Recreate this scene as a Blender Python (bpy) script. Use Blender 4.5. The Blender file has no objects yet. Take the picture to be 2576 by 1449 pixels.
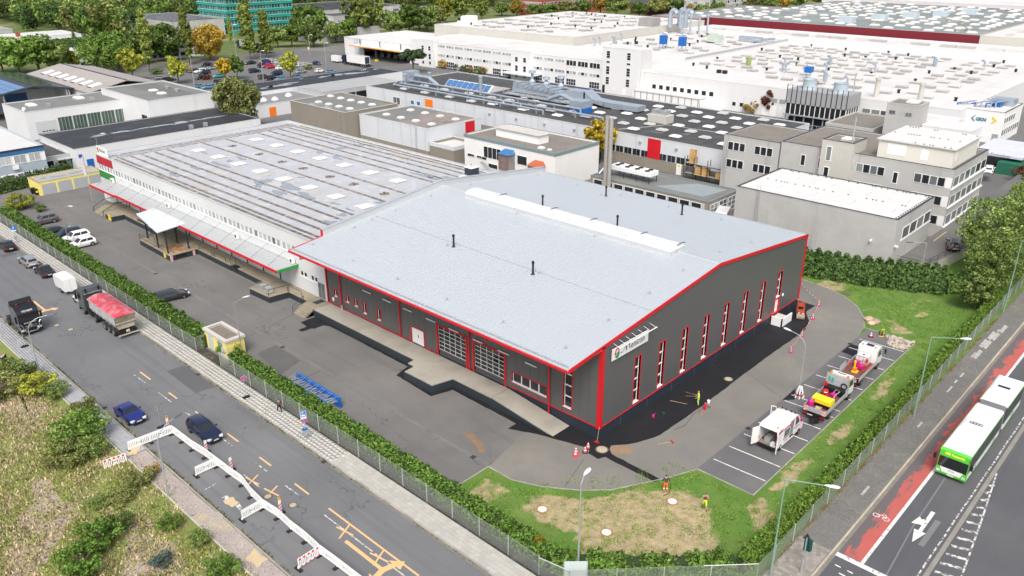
import bpy,math,random
import numpy as np
from mathutils import Matrix,Vector
random.seed(7);RNG=np.random.default_rng(11)
S=bpy.context.scene;COL=S.collection
# ------------------------------------------------------------------ camera, sky, sun, exposure
IW,IH,FPX=2576.0,1449.0,2043.57
YAW,PITCH,ROLL,CAMZ=0.757891,0.406217,-0.0032617,45.0
def _axes():
 cy,sy,cp,sp=math.cos(YAW),math.sin(YAW),math.cos(PITCH),math.sin(PITCH)
 f=np.array([cy*cp,sy*cp,-sp]);r=np.array([sy,-cy,0.]);u=np.cross(r,f)
 c,s=math.cos(ROLL),math.sin(ROLL)
 return c*r+s*u,-s*r+c*u,f
CR,CU,CF=_axes()
cam=bpy.data.cameras.new('camera');co=bpy.data.objects.new('camera',cam);COL.objects.link(co)
cam.sensor_width=36;cam.lens=FPX/IW*36;cam.clip_start=.5;cam.clip_end=6000
co.matrix_world=Matrix(((CR[0],CU[0],-CF[0],0),(CR[1],CU[1],-CF[1],0),(CR[2],CU[2],-CF[2],CAMZ),(0,0,0,1)))
S.camera=co
SUN_EL,SUN_AZ=math.radians(52),math.radians(220)     # azimuth measured from +x towards +y
w=bpy.data.worlds.new('World');S.world=w;w.use_nodes=True
nt=w.node_tree;nt.nodes.clear()
sky=nt.nodes.new('ShaderNodeTexSky');sky.sky_type='NISHITA';sky.sun_disc=False
sky.sun_elevation=SUN_EL;sky.sun_rotation=math.radians(90)-SUN_AZ;sky.air_density=1.0;sky.dust_density=5.0;sky.ozone_density=1.0
hs=nt.nodes.new('ShaderNodeHueSaturation');hs.inputs['Saturation'].default_value=.6
bg=nt.nodes.new('ShaderNodeBackground');bg.inputs['Strength'].default_value=.15
wo=nt.nodes.new('ShaderNodeOutputWorld')
nt.links.new(sky.outputs[0],hs.inputs['Color']);nt.links.new(hs.outputs[0],bg.inputs[0]);nt.links.new(bg.outputs[0],wo.inputs[0])
sl=bpy.data.lights.new('sun','SUN');sl.energy=1.4;sl.angle=math.radians(25);sl.color=(1,.965,.91)
so=bpy.data.objects.new('sun',sl);COL.objects.link(so)
sd=Vector((math.cos(SUN_AZ)*math.cos(SUN_EL),math.sin(SUN_AZ)*math.cos(SUN_EL),math.sin(SUN_EL)))
so.rotation_euler=sd.to_track_quat('Z','Y').to_euler();so.location=(0,0,120)
S.view_settings.view_transform='Standard';S.view_settings.look='None';S.view_settings.exposure=.5;S.view_settings.gamma=1
S.view_settings.use_curve_mapping=False

# ------------------------------------------------------------------ surveying: photo reading -> point on a level plane
def q(c,r,x,y,z=0.):
 px,py=644*c+x/4.,362.25*r+y/4.
 d=CR*((px-IW/2)/FPX)-CU*((py-IH/2)/FPX)+CF
 t=(z-CAMZ)/d[2]
 return(d[0]*t,d[1]*t,z)
def dq(px,py,z=0.):return q(0,0,px*4,py*4,z)

# ------------------------------------------------------------------ materials
MATS={}
def M(name,c,rough=.65,var=.1,s=.4,fine=.06,fs=9,metal=0.,spec=.4,bump=0.,bs=25,c2=None,th=(.5,.62),s2=.15,c3=None,th3=(.58,.66),s3=.6,rnd=0.,isl=0.,transl=0.,alpha=1.,coat=0.,det=5,streak=None,dist=0.,worn=None,crack=None):
 if name in MATS:return MATS[name]
 m=bpy.data.materials.new(name);m.use_nodes=True;t=m.node_tree;N=t.nodes;L=t.links
 b=N['Principled BSDF'];out=N['Material Output']
 b.inputs['Roughness'].default_value=rough;b.inputs['Metallic'].default_value=metal
 b.inputs['Specular IOR Level'].default_value=spec
 if coat:b.inputs['Coat Weight'].default_value=coat;b.inputs['Coat Roughness'].default_value=.05
 tc=N.new('ShaderNodeTexCoord')
 def noise(sc,de=det,src=None):
  n=N.new('ShaderNodeTexNoise');n.inputs['Scale'].default_value=sc;n.inputs['Detail'].default_value=de;n.inputs['Roughness'].default_value=.6
  n.inputs['Distortion'].default_value=dist
  L.new(src or tc.outputs['Object'],n.inputs['Vector']);return n.outputs['Fac']
 def ramp(src,lo,hi):
  n=N.new('ShaderNodeMapRange');n.inputs[1].default_value=lo;n.inputs[2].default_value=hi;n.clamp=True;L.new(src,n.inputs[0]);return n.outputs[0]
 def mix(fac,a,bb,mode='MIX'):
  n=N.new('ShaderNodeMix');n.data_type='RGBA';n.blend_type=mode
  for i,v in((0,fac),(6,a),(7,bb)):
   if hasattr(v,'node'):L.new(v,n.inputs[i])
   elif i==0:n.inputs[0].default_value=v
   else:n.inputs[i].default_value=(*v[:3],1)
  return n.outputs[2]
 cur=c
 if c2:cur=mix(ramp(noise(s2),*th),cur,c2)
 if c3:cur=mix(ramp(noise(s3),*th3),cur,c3)
 if streak:
  mp=N.new('ShaderNodeMapping');mp.inputs['Scale'].default_value=streak[1];L.new(tc.outputs['Object'],mp.inputs[0])
  cur=mix(ramp(noise(1.,3,mp.outputs[0]),*streak[2]),cur,streak[0])
 if crack:
  vo=N.new('ShaderNodeTexVoronoi');vo.feature='DISTANCE_TO_EDGE';vo.inputs['Scale'].default_value=crack[1];nz=N.new('ShaderNodeTexNoise');nz.inputs['Scale'].default_value=.7;nz.inputs['Detail'].default_value=4;mv=N.new('ShaderNodeMix');mv.data_type='VECTOR';mv.inputs[0].default_value=.06
  L.new(tc.outputs['Object'],nz.inputs['Vector']);L.new(tc.outputs['Object'],mv.inputs[4]);vs=N.new('ShaderNodeVectorMath');vs.operation='SCALE';vs.inputs['Scale'].default_value=60;L.new(nz.outputs['Color'],vs.inputs[0]);L.new(vs.outputs[0],mv.inputs[5]);L.new(mv.outputs[1],vo.inputs['Vector'])
  mu=N.new('ShaderNodeMath');mu.operation='MULTIPLY';L.new(ramp(vo.outputs['Distance'],crack[2],crack[2]*.3),mu.inputs[0]);L.new(ramp(noise(.09),.5,.56),mu.inputs[1]);cur=mix(mu.outputs[0],cur,crack[0])
 if worn:        # bare soil where the surface carries that attribute, with a ragged edge
  at_=N.new('ShaderNodeAttribute');at_.attribute_name='worn';ad=N.new('ShaderNodeMath');ad.operation='MULTIPLY_ADD';L.new(noise(.9),ad.inputs[0]);ad.inputs[1].default_value=1.5;L.new(at_.outputs['Fac'],ad.inputs[2])
  cur=mix(ramp(ad.outputs[0],1.13,1.38),cur,mix(ramp(noise(1.6),.4,.62),worn[0],worn[1]))
 def scaleval(fac_src,amt):
  n=N.new('ShaderNodeMapRange');n.inputs[1].default_value=.2;n.inputs[2].default_value=.8;n.inputs[3].default_value=1-amt;n.inputs[4].default_value=1+amt
  n.clamp=False;L.new(fac_src,n.inputs[0]);return n.outputs[0]
 def mulc(cur,val):
  cb=N.new('ShaderNodeCombineColor');[L.new(val,cb.inputs[i])for i in range(3)]
  return mix(1.,cur,cb.outputs[0],'MULTIPLY')
 if var:cur=mulc(cur,scaleval(noise(s),var))
 if fine:cur=mulc(cur,scaleval(noise(fs,2),fine))
 if rnd:
  oi=N.new('ShaderNodeObjectInfo');cur=mulc(cur,scaleval(oi.outputs['Random'],rnd))
 if isl:
  ge=N.new('ShaderNodeNewGeometry');cur=mulc(cur,scaleval(ge.outputs['Random Per Island'],isl))
 if hasattr(cur,'node'):L.new(cur,b.inputs['Base Color'])
 else:b.inputs['Base Color'].default_value=(*cur,1)
 if bump:
  bn=N.new('ShaderNodeBump');bn.inputs['Strength'].default_value=bump;bn.inputs['Distance'].default_value=.05
  L.new(noise(bs,3),bn.inputs['Height']);L.new(bn.outputs[0],b.inputs['Normal'])
 if transl:
  tr=N.new('ShaderNodeBsdfTranslucent');ms=N.new('ShaderNodeMixShader');ms.inputs[0].default_value=transl
  if hasattr(cur,'node'):L.new(cur,tr.inputs[0])
  else:tr.inputs[0].default_value=(*cur,1)
  L.new(b.outputs[0],ms.inputs[1]);L.new(tr.outputs[0],ms.inputs[2]);L.new(ms.outputs[0],out.inputs[0])
 MATS[name]=m;return m
def E_(name,c,st):
 if name in MATS:return MATS[name]
 m=M(name,c,var=0,fine=0);b=m.node_tree.nodes['Principled BSDF'];b.inputs['Emission Color'].default_value=(*c,1);b.inputs['Emission Strength'].default_value=st;return m
asph=M('asphalt_road',(.146,.15,.155),.85,.12,.12,.16,14,c2=(.172,.172,.172),th=(.5,.7),s2=.05,bump=.25,bs=60,crack=((.07,.07,.072),.11,.006),streak=((.122,.125,.13),(.9,.025,1),(.5,.75)))
asph_y=M('asphalt_yard',(.15,.146,.14),.86,.12,.15,.15,14,c2=(.185,.176,.163),th=(.5,.72),s2=.07,c3=(.122,.119,.117),th3=(.58,.75),s3=.11,bump=.25,bs=60,crack=((.085,.083,.08),.08,.005),streak=((.13,.126,.122),(.5,.04,1),(.52,.72)))
asph_d=M('asphalt_drive',(.185,.176,.16),.86,.14,.2,.13,14,c2=(.225,.21,.18),th=(.48,.72),s2=.12,c3=(.15,.145,.138),th3=(.56,.75),s3=.2,bump=.25,bs=60)
asph_n=M('asphalt_new',(.0115,.0118,.0145),.75,.16,.25,.25,16,spec=.35,c2=(.017,.017,.02),th=(.5,.7),s2=.3,bump=.3,bs=60)
asph_r=M('asphalt_right',(.092,.093,.1),.84,.14,.12,.16,14,c2=(.112,.112,.116),th=(.5,.7),s2=.08,bump=.25,bs=60,streak=((.075,.077,.086),(.025,.9,1),(.5,.75)))
asph_patch=M('asphalt_patch',(.1,.1,.105),.82,.1,.3,.14,14)
asph_far=M('asphalt_far',(.14,.138,.135),.86,.15,.06,.1,6,c2=(.19,.18,.165),th=(.5,.65),s2=.03)
concrete=M('concrete_slab',(.37,.345,.295),.8,.1,.35,.07,10,c2=(.31,.285,.24),th=(.5,.7),s2=.3)
concrete_old=M('concrete_old',(.3,.26,.19),.85,.13,.3,.1,8,c2=(.23,.2,.15),th=(.5,.65),s2=.4)
conc_wall=M('concrete_wall',(.455,.45,.435),.85,.08,.25,.07,7,c2=(.4,.393,.38),th=(.5,.7),s2=.12,streak=((.26,.25,.24),(.35,.35,.03),(.6,.78)))
conc_lite=M('concrete_light',(.5,.485,.44),.8,.06,.3,.04,7)
kerb_m=M('kerb_stone',(.33,.31,.28),.85,.15,.6,.12,9,rnd=.1)
dockpaint=M('dock_paint',(.028,.036,.044),.55,.1,.4,.08,8)
navy=M('plinth_navy',(.022,.03,.045),.6,.1,.3,.08,8)
hallgrey=M('hall_panel',(.125,.127,.128),.42,.05,.25,.02,9,spec=.5,metal=.25)
red=M('red_trim',(.56,.012,.02),.4,.05,.5,.02,9)
white=M('white_paint',(.8,.8,.79),.5,.04,.4,.02,6)
whitewall=M('white_wall',(.68,.69,.69),.75,.05,.15,.03,5,streak=((.58,.58,.57),(.5,.5,.04),(.6,.85)))
greywall=M('grey_render',(.42,.43,.43),.8,.05,.2,.05,9)
bluewall=M('bluegrey_wall',(.36,.42,.48),.8,.05,.2,.04,9)
clad=M('cladding_white',(.6,.625,.65),.5,.05,.3,.03,6,streak=((.47,.48,.49),(.9,.9,.05),(.55,.8)))
roofsheet=M('roof_sheet',(.49,.522,.548),.42,.015,.1,.01,7,metal=.25)
roofrib=M('roof_rib',(.43,.46,.485),.5,0,1,0,1)
flash=M('flashing',(.62,.64,.645),.35,.04,.3,.02,7,metal=.4)
polycarb=M('skylight_white',(.8,.81,.81),.3,.03,.5,0,1)
dome_m=M('dome_acrylic',(.68,.68,.685),.25,.04,.8,0,1,spec=.6)
dirtydome=M('dome_dirty',(.47,.46,.45),.35,.15,.8,.05,4,spec=.6)
bitroof=M('bitumen_silver',(.41,.42,.445),.55,.07,.35,.05,6,c2=(.405,.39,.375),th=(.53,.68),s2=.16,c3=(.48,.49,.51),th3=(.52,.62),s3=.4,dist=1.2)
bitdark=M('bitumen_dark',(.062,.063,.064),.8,.16,.25,.1,6,c2=(.09,.09,.088),th=(.5,.68),s2=.3,streak=((.045,.045,.047),(.04,.9,1),(.52,.7)))
bitblack=M('bitumen_black',(.028,.029,.033),.6,.2,.2,.1,5,c2=(.05,.05,.05),th=(.5,.7),s2=.3)
bitgreen=M('bitumen_green',(.17,.175,.165),.85,.12,.25,.08,6,c2=(.21,.205,.185),th=(.5,.7),s2=.2)
bitbrown=M('bitumen_brown',(.25,.215,.19),.85,.15,.25,.1,6,c2=(.18,.165,.15),th=(.5,.62),s2=.3)
gravel_roof=M('gravel_roof',(.2,.18,.155),.95,.15,.3,.4,7,bump=.6,bs=14)
whiteroof=M('white_roof',(.6,.58,.565),.7,.04,.1,.03,4,c2=(.51,.49,.47),th=(.52,.72),s2=.08)
fargrey=M('far_grey_roof',(.2,.225,.22),.85,.12,.06,.06,2,c2=(.25,.27,.262),th=(.48,.62),s2=.03)
darkredm=M('dark_red_band',(.2,.02,.03),.6,.08,.1,0,1)
pebble=M('pebble_wall',(.25,.225,.185),.9,.08,.3,.3,9,bump=.3,bs=16)
slabm=M('roof_slab',(.17,.148,.125),.9,.12,.5,.12,6,rnd=.22,isl=.25)
water=M('puddle_water',(.24,.27,.3),.015,0,1,0,1,spec=1.0)
glass=M('glass_dark',(.02,.024,.028),.06,.3,.5,0,1,spec=.6)
glass2=M('glass_blind',(.38,.4,.41),.15,.2,.25,0,1,spec=.6,rnd=.2)
glass3=M('glass_grey',(.16,.18,.185),.08,.3,.3,0,1,spec=.7,rnd=.35)
glass_t=M('glass_teal',(.03,.12,.115),.08,.3,.2,0,1,spec=.8,rnd=.3)
teal=M('teal_band',(.02,.36,.3),.25,.06,.1,0,1)
solar=M('solar_cell',(.012,.017,.032),.12,.1,.5,0,1,spec=.8)
solarb=M('solar_blue',(.05,.16,.36),.12,.12,.5,0,1,spec=.8)
steel=M('galvanised',(.48,.5,.51),.4,.1,1.5,.04,9,metal=.5)
steeld=M('steel_dark',(.03,.035,.042),.45,.1,1,0,1)
duct=M('duct_metal',(.42,.48,.54),.4,.1,.5,.05,5,metal=.5)
black=M('black_plastic',(.012,.012,.013),.5,.1,2,0,1)
rubber=M('rubber',(.02,.02,.021),.8,.15,4,0,1)
chrome=M('rim_metal',(.45,.45,.46),.3,.05,4,0,1,metal=.8)
greenm=M('green_paint',(.02,.3,.045),.5,.05,.5,0,1)
yellowm=M('yellow_paint',(.8,.6,.02),.45,.06,1,.03,9)
yellowwall=M('yellow_wall',(.78,.66,.2),.75,.05,.5,.04,9)
orangem=M('orange_marking',(.72,.43,.2),.8,.1,1.5,.12,14)
orange=M('orange_paint',(.85,.2,.02),.5,.05,2,0,1)
bluem=M('blue_paint',(.01,.12,.42),.45,.06,1,.04,8)
signblue=M('sign_blue',(.015,.17,.55),.4,0,1,0,1)
signred=M('sign_red',(.65,.01,.025),.4,0,1,0,1)
purple=M('magenta_paint',(.5,.015,.2),.4,.05,2,0,1)
wood=M('pallet_wood',(.5,.31,.13),.8,.15,1.5,.1,8,rnd=.12,isl=.2)
woodl=M('tool_wood',(.5,.36,.18),.7,.1,3,0,1)
rust=M('rusty_steel',(.26,.13,.055),.75,.2,.8,.15,8,c2=(.4,.28,.17),th=(.45,.6),s2=1.2)
skin=M('skin',(.5,.27,.18),.6,.05,8,0,1)
hair=M('hair_dark',(.025,.018,.014),.7,.1,20,0,1)
mark=M('marking_white',(.72,.7,.65),.8,.08,1,.15,12,c2=(.24,.235,.23),th=(.56,.66),s2=2.2)
mark_w=M('marking_worn',(.62,.6,.56),.8,.1,1,.15,12,c2=(.13,.13,.13),th=(.46,.56),s2=2.6)
mark_y=M('marking_yellow',(.62,.47,.18),.8,.1,1,.1,12)
redlane=M('bike_lane_red',(.44,.1,.085),.85,.12,.5,.12,12,c2=(.15,.1,.095),th=(.54,.63),s2=.35,c3=(.34,.085,.075),th3=(.55,.65),s3=.9)
reddark=M('bike_lane_worn',(.14,.1,.098),.86,.12,.5,.14,12,c2=(.38,.11,.09),th=(.6,.66),s2=.45)
paver=M('paver_concrete',(.4,.385,.35),.88,.05,.5,.05,8,rnd=.05,isl=.05)
paver_d=M('paver_dark',(.17,.165,.155),.88,.08,.4,.06,8,rnd=.06,isl=.07,c2=(.2,.19,.165),th=(.5,.7),s2=.4)
paver_l=M('paver_left',(.33,.335,.345),.88,.05,.5,.05,8,rnd=.04,isl=.04)
jointm=M('joint_sand',(.19,.175,.145),.95,.15,1.5,.2,9,c2=(.12,.135,.05),th=(.55,.65),s2=.5)
gravelm=M('dark_gravel',(.045,.042,.04),.95,.2,.5,.5,10,bump=.6,bs=30,c2=(.1,.085,.07),th=(.55,.7),s2=.5)
ballast=M('crushed_stone',(.36,.31,.28),.95,.15,.4,.45,9,bump=.6,bs=24,c2=(.43,.36,.24),th=(.58,.68),s2=.25)
sandm=M('sand',(.52,.41,.25),.95,.1,1,.12,12)
lawn=M('lawn_green',(.09,.18,.026),.95,.2,.5,.26,7,worn=((.4,.31,.19),(.27,.235,.11)),c2=(.13,.2,.04),th=(.45,.65),s2=.35,c3=(.3,.27,.12),th3=(.6,.72),s3=.3,bump=.5,bs=18)
lawn_dry=M('lawn_dry',(.36,.27,.165),.95,.16,.6,.28,7,c2=(.14,.185,.045),th=(.52,.64),s2=.55,c3=(.47,.38,.25),th3=(.52,.66),s3=.8,bump=.5,bs=18,dist=.6)
field_m=M('field_grass',(.19,.215,.06),.95,.18,.3,.25,6,c2=(.26,.22,.12),th=(.57,.7),s2=.16,c3=(.14,.19,.045),th3=(.52,.66),s3=.3,bump=.5,bs=14)
mulch=M('field_mulch',(.34,.275,.22),.95,.2,.5,.4,7,c2=(.34,.265,.18),th=(.5,.64),s2=.3,c3=(.16,.19,.06),th3=(.56,.66),s3=.4,bump=.5,bs=14)
far_grass=M('far_grass',(.1,.14,.035),.95,.25,.1,.2,2,c2=(.2,.18,.09),th=(.52,.66),s2=.05)
rockm=M('broken_asphalt',(.4,.34,.28),.9,.15,2,.15,9,isl=.3)
boulder=M('boulder',(.48,.35,.26),.9,.15,1.5,.15,9,rnd=.15)
def leafm(name,c,isl=.45,rnd=.2):return M(name,c,.6,.18,.25,0,1,spec=.25,isl=isl,rnd=rnd,transl=.28)
lf_green=leafm('leaf_green',(.15,.245,.045));lf_mid=leafm('leaf_mid',(.18,.25,.065));lf_dark=leafm('leaf_dark',(.08,.14,.04));lf_yel=leafm('leaf_yellowgreen',(.33,.35,.05))
lf_gold=leafm('leaf_gold',(.42,.31,.03));lf_ochre=leafm('leaf_ochre',(.38,.27,.045));lf_pine=leafm('leaf_pine',(.075,.125,.05));lf_pop=leafm('leaf_poplar',(.25,.31,.07))
lf_blue=leafm('leaf_spruce',(.1,.15,.13));lf_purp=leafm('leaf_purple',(.05,.022,.03));lf_redb=leafm('leaf_redbrown',(.2,.06,.03));lf_hedge=leafm('leaf_hedge',(.12,.215,.035),.5,.1);lf_thuja=leafm('leaf_thuja',(.16,.27,.04),.5,.1)
lf_olive=leafm('leaf_olive',(.22,.24,.075));lf_thujad=leafm('leaf_thuja_dark',(.09,.165,.04),.5,.1);lf_straw=leafm('leaf_straw',(.36,.27,.1))
bark=M('bark',(.11,.085,.06),.9,.2,2,.15,10)
twig=M('dead_twig',(.2,.15,.13),.9,.2,2,0,10)

# ------------------------------------------------------------------ mesh building
class MB:
 def __init__(s):s.v=[];s.f=[];s.mi=[];s.mats=[]
 def mat(s,m):
  if m not in s.mats:s.mats.append(m)
  return s.mats.index(m)
 def face(s,pts,m):
  n=len(s.v);s.v+=[tuple(p)for p in pts];s.f.append(tuple(range(n,n+len(pts))));s.mi.append(s.mat(m));return s
 def raw(s,v,f,m):
  n=len(s.v);i=s.mat(m);s.v+=[tuple(p)for p in v];s.f+=[tuple(k+n for k in ff)for ff in f];s.mi+=[i]*len(f);return s
 def box(s,x0,y0,z0,x1,y1,z1,m,top=None):
  v=[(x0,y0,z0),(x1,y0,z0),(x1,y1,z0),(x0,y1,z0),(x0,y0,z1),(x1,y0,z1),(x1,y1,z1),(x0,y1,z1)]
  s.raw(v,[(0,3,2,1),(0,1,5,4),(1,2,6,5),(2,3,7,6),(3,0,4,7)],m);n=len(s.v)
  s.f.append((n-4,n-3,n-2,n-1));s.mi.append(s.mat(top or m));return s
 def cbox(s,cx,cy,cz,sx,sy,sz,m,rz=0,rx=0,ry=0):
  R=Matrix.Rotation(rz,3,'Z')@Matrix.Rotation(ry,3,'Y')@Matrix.Rotation(rx,3,'X')
  v=[Vector((cx,cy,cz))+R@Vector((a*sx/2,b*sy/2,c*sz/2))for c in(-1,1)for a,b in((-1,-1),(1,-1),(1,1),(-1,1))]
  return s.raw(v,[(0,3,2,1),(0,1,5,4),(1,2,6,5),(2,3,7,6),(3,0,4,7),(4,5,6,7)],m)
 def prism(s,poly,z0,z1,m,top=None):
  a=sum(p[0]*poly[(i+1)%len(poly)][1]-poly[(i+1)%len(poly)][0]*p[1]for i,p in enumerate(poly))
  if a<0:poly=poly[::-1]
  n=len(poly);b=len(s.v);i=s.mat(m);zt=z1 if callable(z1)else(lambda x,y:z1)
  s.v+=[(p[0],p[1],z0)for p in poly]+[(p[0],p[1],zt(p[0],p[1]))for p in poly]
  for k in range(n):s.f.append((b+k,b+(k+1)%n,b+n+(k+1)%n,b+n+k));s.mi.append(i)
  s.f.append(tuple(range(b+n,b+2*n)));s.mi.append(s.mat(top or m));s.f.append(tuple(range(b+n-1,b-1,-1)));s.mi.append(i);return s
 def extr(s,poly,axis,a,b,m):       # 2D polygon in the plane across an axis, extruded along it
  def P(u,w,t):return(t,u,w)if axis=='x' else((u,t,w)if axis=='y' else(u,w,t))
  n=len(poly);k0=len(s.v);i=s.mat(m)
  s.v+=[P(u,w,a)for u,w in poly]+[P(u,w,b)for u,w in poly]
  for k in range(n):s.f.append((k0+k,k0+(k+1)%n,k0+n+(k+1)%n,k0+n+k));s.mi.append(i)
  s.f.append(tuple(range(k0,k0+n)));s.f.append(tuple(range(k0+2*n-1,k0+n-1,-1)));s.mi+=[i,i];return s
 def tube(s,p,p2,r,m,n=6,r2=None,cap=True):
  p,p2=Vector(p),Vector(p2);d=(p2-p).normalized();a=d.orthogonal().normalized();b=d.cross(a);r2=r if r2 is None else r2
  k0=len(s.v);i=s.mat(m)
  for c,rr in((p,r),(p2,r2)):
   for k in range(n):t=2*math.pi*k/n;s.v.append(tuple(c+(a*math.cos(t)+b*math.sin(t))*rr))
  for k in range(n):s.f.append((k0+k,k0+(k+1)%n,k0+n+(k+1)%n,k0+n+k));s.mi.append(i)
  if cap:s.f.append(tuple(range(k0+n-1,k0-1,-1)));s.f.append(tuple(range(k0+n,k0+2*n)));s.mi+=[i,i]
  return s
 def path(s,pts,r,m,n=6):
  for a,b in zip(pts,pts[1:]):s.tube(a,b,r,m,n)
  return s
 def lathe(s,prof,m,c=(0,0,0),n=12,axis='z'):
  k0=len(s.v);i=s.mat(m)
  for r,z in prof:
   for k in range(n):
    t=2*math.pi*k/n;x,y=r*math.cos(t),r*math.sin(t)
    s.v.append((c[0]+x,c[1]+y,c[2]+z)if axis=='z' else((c[0]+x,c[1]+z,c[2]+y)if axis=='y' else(c[0]+z,c[1]+x,c[2]+y)))
  for j in range(len(prof)-1):
   for k in range(n):s.f.append((k0+j*n+k,k0+j*n+(k+1)%n,k0+(j+1)*n+(k+1)%n,k0+(j+1)*n+k));s.mi.append(i)
  s.f.append(tuple(range(k0+n-1,k0-1,-1)));s.f.append(tuple(range(k0+(len(prof)-1)*n,k0+len(prof)*n)));s.mi+=[i,i];return s
 def mesh(s,name,smooth=False):
  me=bpy.data.meshes.new(name);me.from_pydata(s.v,[],s.f)
  for m in s.mats:me.materials.append(m)
  if len(s.mats)>1:me.polygons.foreach_set('material_index',s.mi)
  if smooth:me.polygons.foreach_set('use_smooth',[True]*len(s.f))
  me.update();return me
def ob(name,mb,parent=None,loc=(0,0,0),rz=0,smooth=False,**tags):
 me=mb if(mb is None or isinstance(mb,bpy.types.Mesh))else mb.mesh(name,smooth)
 o=bpy.data.objects.new(name,me);COL.objects.link(o);o.location=loc;o.rotation_euler=(0,0,rz)
 if parent:o.parent=parent
 for k,v in tags.items():o['category' if k=='cat' else k]=v
 return o
def thing(name,label,cat,loc=(0,0,0),rz=0,group=None):
 o=ob(name,None,None,loc,rz,label=label,cat=cat)
 if group:o['group']=group
 return o
KIDS={}
def kids(o):return[c for c in bpy.data.objects if c.parent==o]
def copy_tree(src,loc,rz,label=None,group=None):
 r=src.copy();COL.objects.link(r);r.location=loc;r.rotation_euler=(0,0,rz)
 if label:r['label']=label
 if group:r['group']=group
 for ch in src.children:
  c=ch.copy();COL.objects.link(c);c.parent=r
  for g in ch.children:d=g.copy();COL.objects.link(d);d.parent=c
 return r
def paint(o,m,slot=0):                      # one object's own colour on shared mesh data
 o.material_slots[slot].link='OBJECT';o.material_slots[slot].material=m
def npmesh(name,v,quads,m,smooth=False):
 me=bpy.data.meshes.new(name);nv,nf=len(v),len(quads)
 me.vertices.add(nv);me.vertices.foreach_set('co',np.asarray(v,np.float32).ravel())
 me.loops.add(nf*4);me.loops.foreach_set('vertex_index',np.asarray(quads,np.int32).ravel())
 me.polygons.add(nf);me.polygons.foreach_set('loop_start',np.arange(0,nf*4,4,dtype=np.int32));me.polygons.foreach_set('loop_total',np.full(nf,4,np.int32))
 me.materials.append(m);me.update(calc_edges=True);return me
def sheet(name,poly,z,m,parent=None,thick=0,**tags):
 mb=MB()
 if thick:mb.prism(poly,z-thick,z,m)
 else:
  a=sum(p[0]*poly[(i+1)%len(poly)][1]-poly[(i+1)%len(poly)][0]*p[1]for i,p in enumerate(poly))
  mb.face([(p[0],p[1],z)for p in(poly if a>0 else poly[::-1])],m)
 return ob(name,mb,parent,**tags)
def rect(x0,y0,x1,y1):return[(x0,y0),(x1,y0),(x1,y1),(x0,y1)]
def leafquads(c,nrm,size,rng,asp=.6):
 n=len(c);t=rng.normal(size=(n,3));t-=(t*nrm).sum(1)[:,None]*nrm;t/=np.linalg.norm(t,axis=1)[:,None]+1e-9
 b=np.cross(nrm,t);s=(size*rng.uniform(.6,1.3,n))[:,None]
 v=np.stack([c-t*s,c-b*s*asp,c+t*s,c+b*s*asp],1).reshape(-1,3)
 return v,np.arange(4*n).reshape(-1,4)
def blobs(centres,radii,per,size,rng,flat=.8,up=.25):
 C=np.repeat(np.asarray(centres),per,0);Rr=np.repeat(np.asarray(radii),per)
 d=rng.normal(size=(len(C),3));d[:,2]+=up;d/=np.linalg.norm(d,axis=1)[:,None]
 p=C+d*(Rr*rng.uniform(.72,1.08,len(C)))[:,None]*np.array([1,1,flat])
 nn=d+rng.normal(size=d.shape)*.55;nn/=np.linalg.norm(nn,axis=1)[:,None]
 return leafquads(p,nn,size,rng)

def ragged(pts,amp,step,seed):
 r=random.Random(seed);out=[]
 for a,b in zip(pts,pts[1:]+pts[:1]):
  n=max(2,int(math.dist(a,b)/step))
  for i in range(n):
   t=i/n;out.append((a[0]+(b[0]-a[0])*t+r.uniform(-amp,amp),a[1]+(b[1]-a[1])*t+r.uniform(-amp,amp)))
 return out
# ================================================================== GROUND, ROADS, PAVEMENTS
sheet('ground',rect(-3000,-3000,3500,3500),-.02,asph_far,kind='structure')
sheet('ground',rect(-400,-400,21.6,900),.0,field_m,kind='structure')
sheet('ground',rect(111.5,19.6,330,33),.0,lawn,kind='structure')
for nm,p,m in(('ground',rect(60,330,420,900),far_grass),('ground',rect(420,180,900,900),far_grass),('ground',rect(-300,258,60,900),far_grass),('ground',rect(112,8,420,33),far_grass)):
 sheet(nm,p,-.012,m,kind='structure')
road=sheet('road',rect(23.6,-200,34.2,700),.004,asph,kind='structure')
yard=sheet('yard',[(37.3,44.7),(44.2,44.7),(52.2,46.5),(56,46),(56,170),(66,184),(66,190),(36.9,190),(36.9,45)],.008,asph_y,kind='structure')
DRV=[(44,44.68),(44,41.8),(45.1,39.1),(47.1,36.2),(49,34.3),(51.5,32.9),(54.2,31.5),(56.9,30.35),(93.6,30.4),(96.9,30.9),(99.8,32.1),(102.6,34),(104.9,36.9),(105.9,39.8),(106.7,43.9),(107,60),(92,60),(92,39.98),(56,40),(56,46.02),(52.2,46.48)]
drive=sheet('driveway',DRV,.010,asph_d,kind='structure')
def edging(root,pts,name='edging_stone',w=.1,h=.05,L=1.0,m=kerb_m):
 mesh=MB().box(0,-w/2,-.1,.985,w/2,h,m).mesh(name)
 for a,b in zip(pts,pts[1:]):
  d=math.dist(a,b);n=max(1,round(d/L));an=math.atan2(b[1]-a[1],b[0]-a[0])
  for i in range(n):
   o=ob(name,mesh,root,(a[0]+(b[0]-a[0])*i/n,a[1]+(b[1]-a[1])*i/n,random.uniform(-.006,.006)),an+random.uniform(-.006,.006));o.scale=(d/n/1.0,1,1)
edging(drive,DRV[0:8]+[(56.9,24.75),(96.95,24.75),(96.95,30.3)]+DRV[9:15]);edging(drive,[(37.6,44.72),(44,44.72)])
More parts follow.
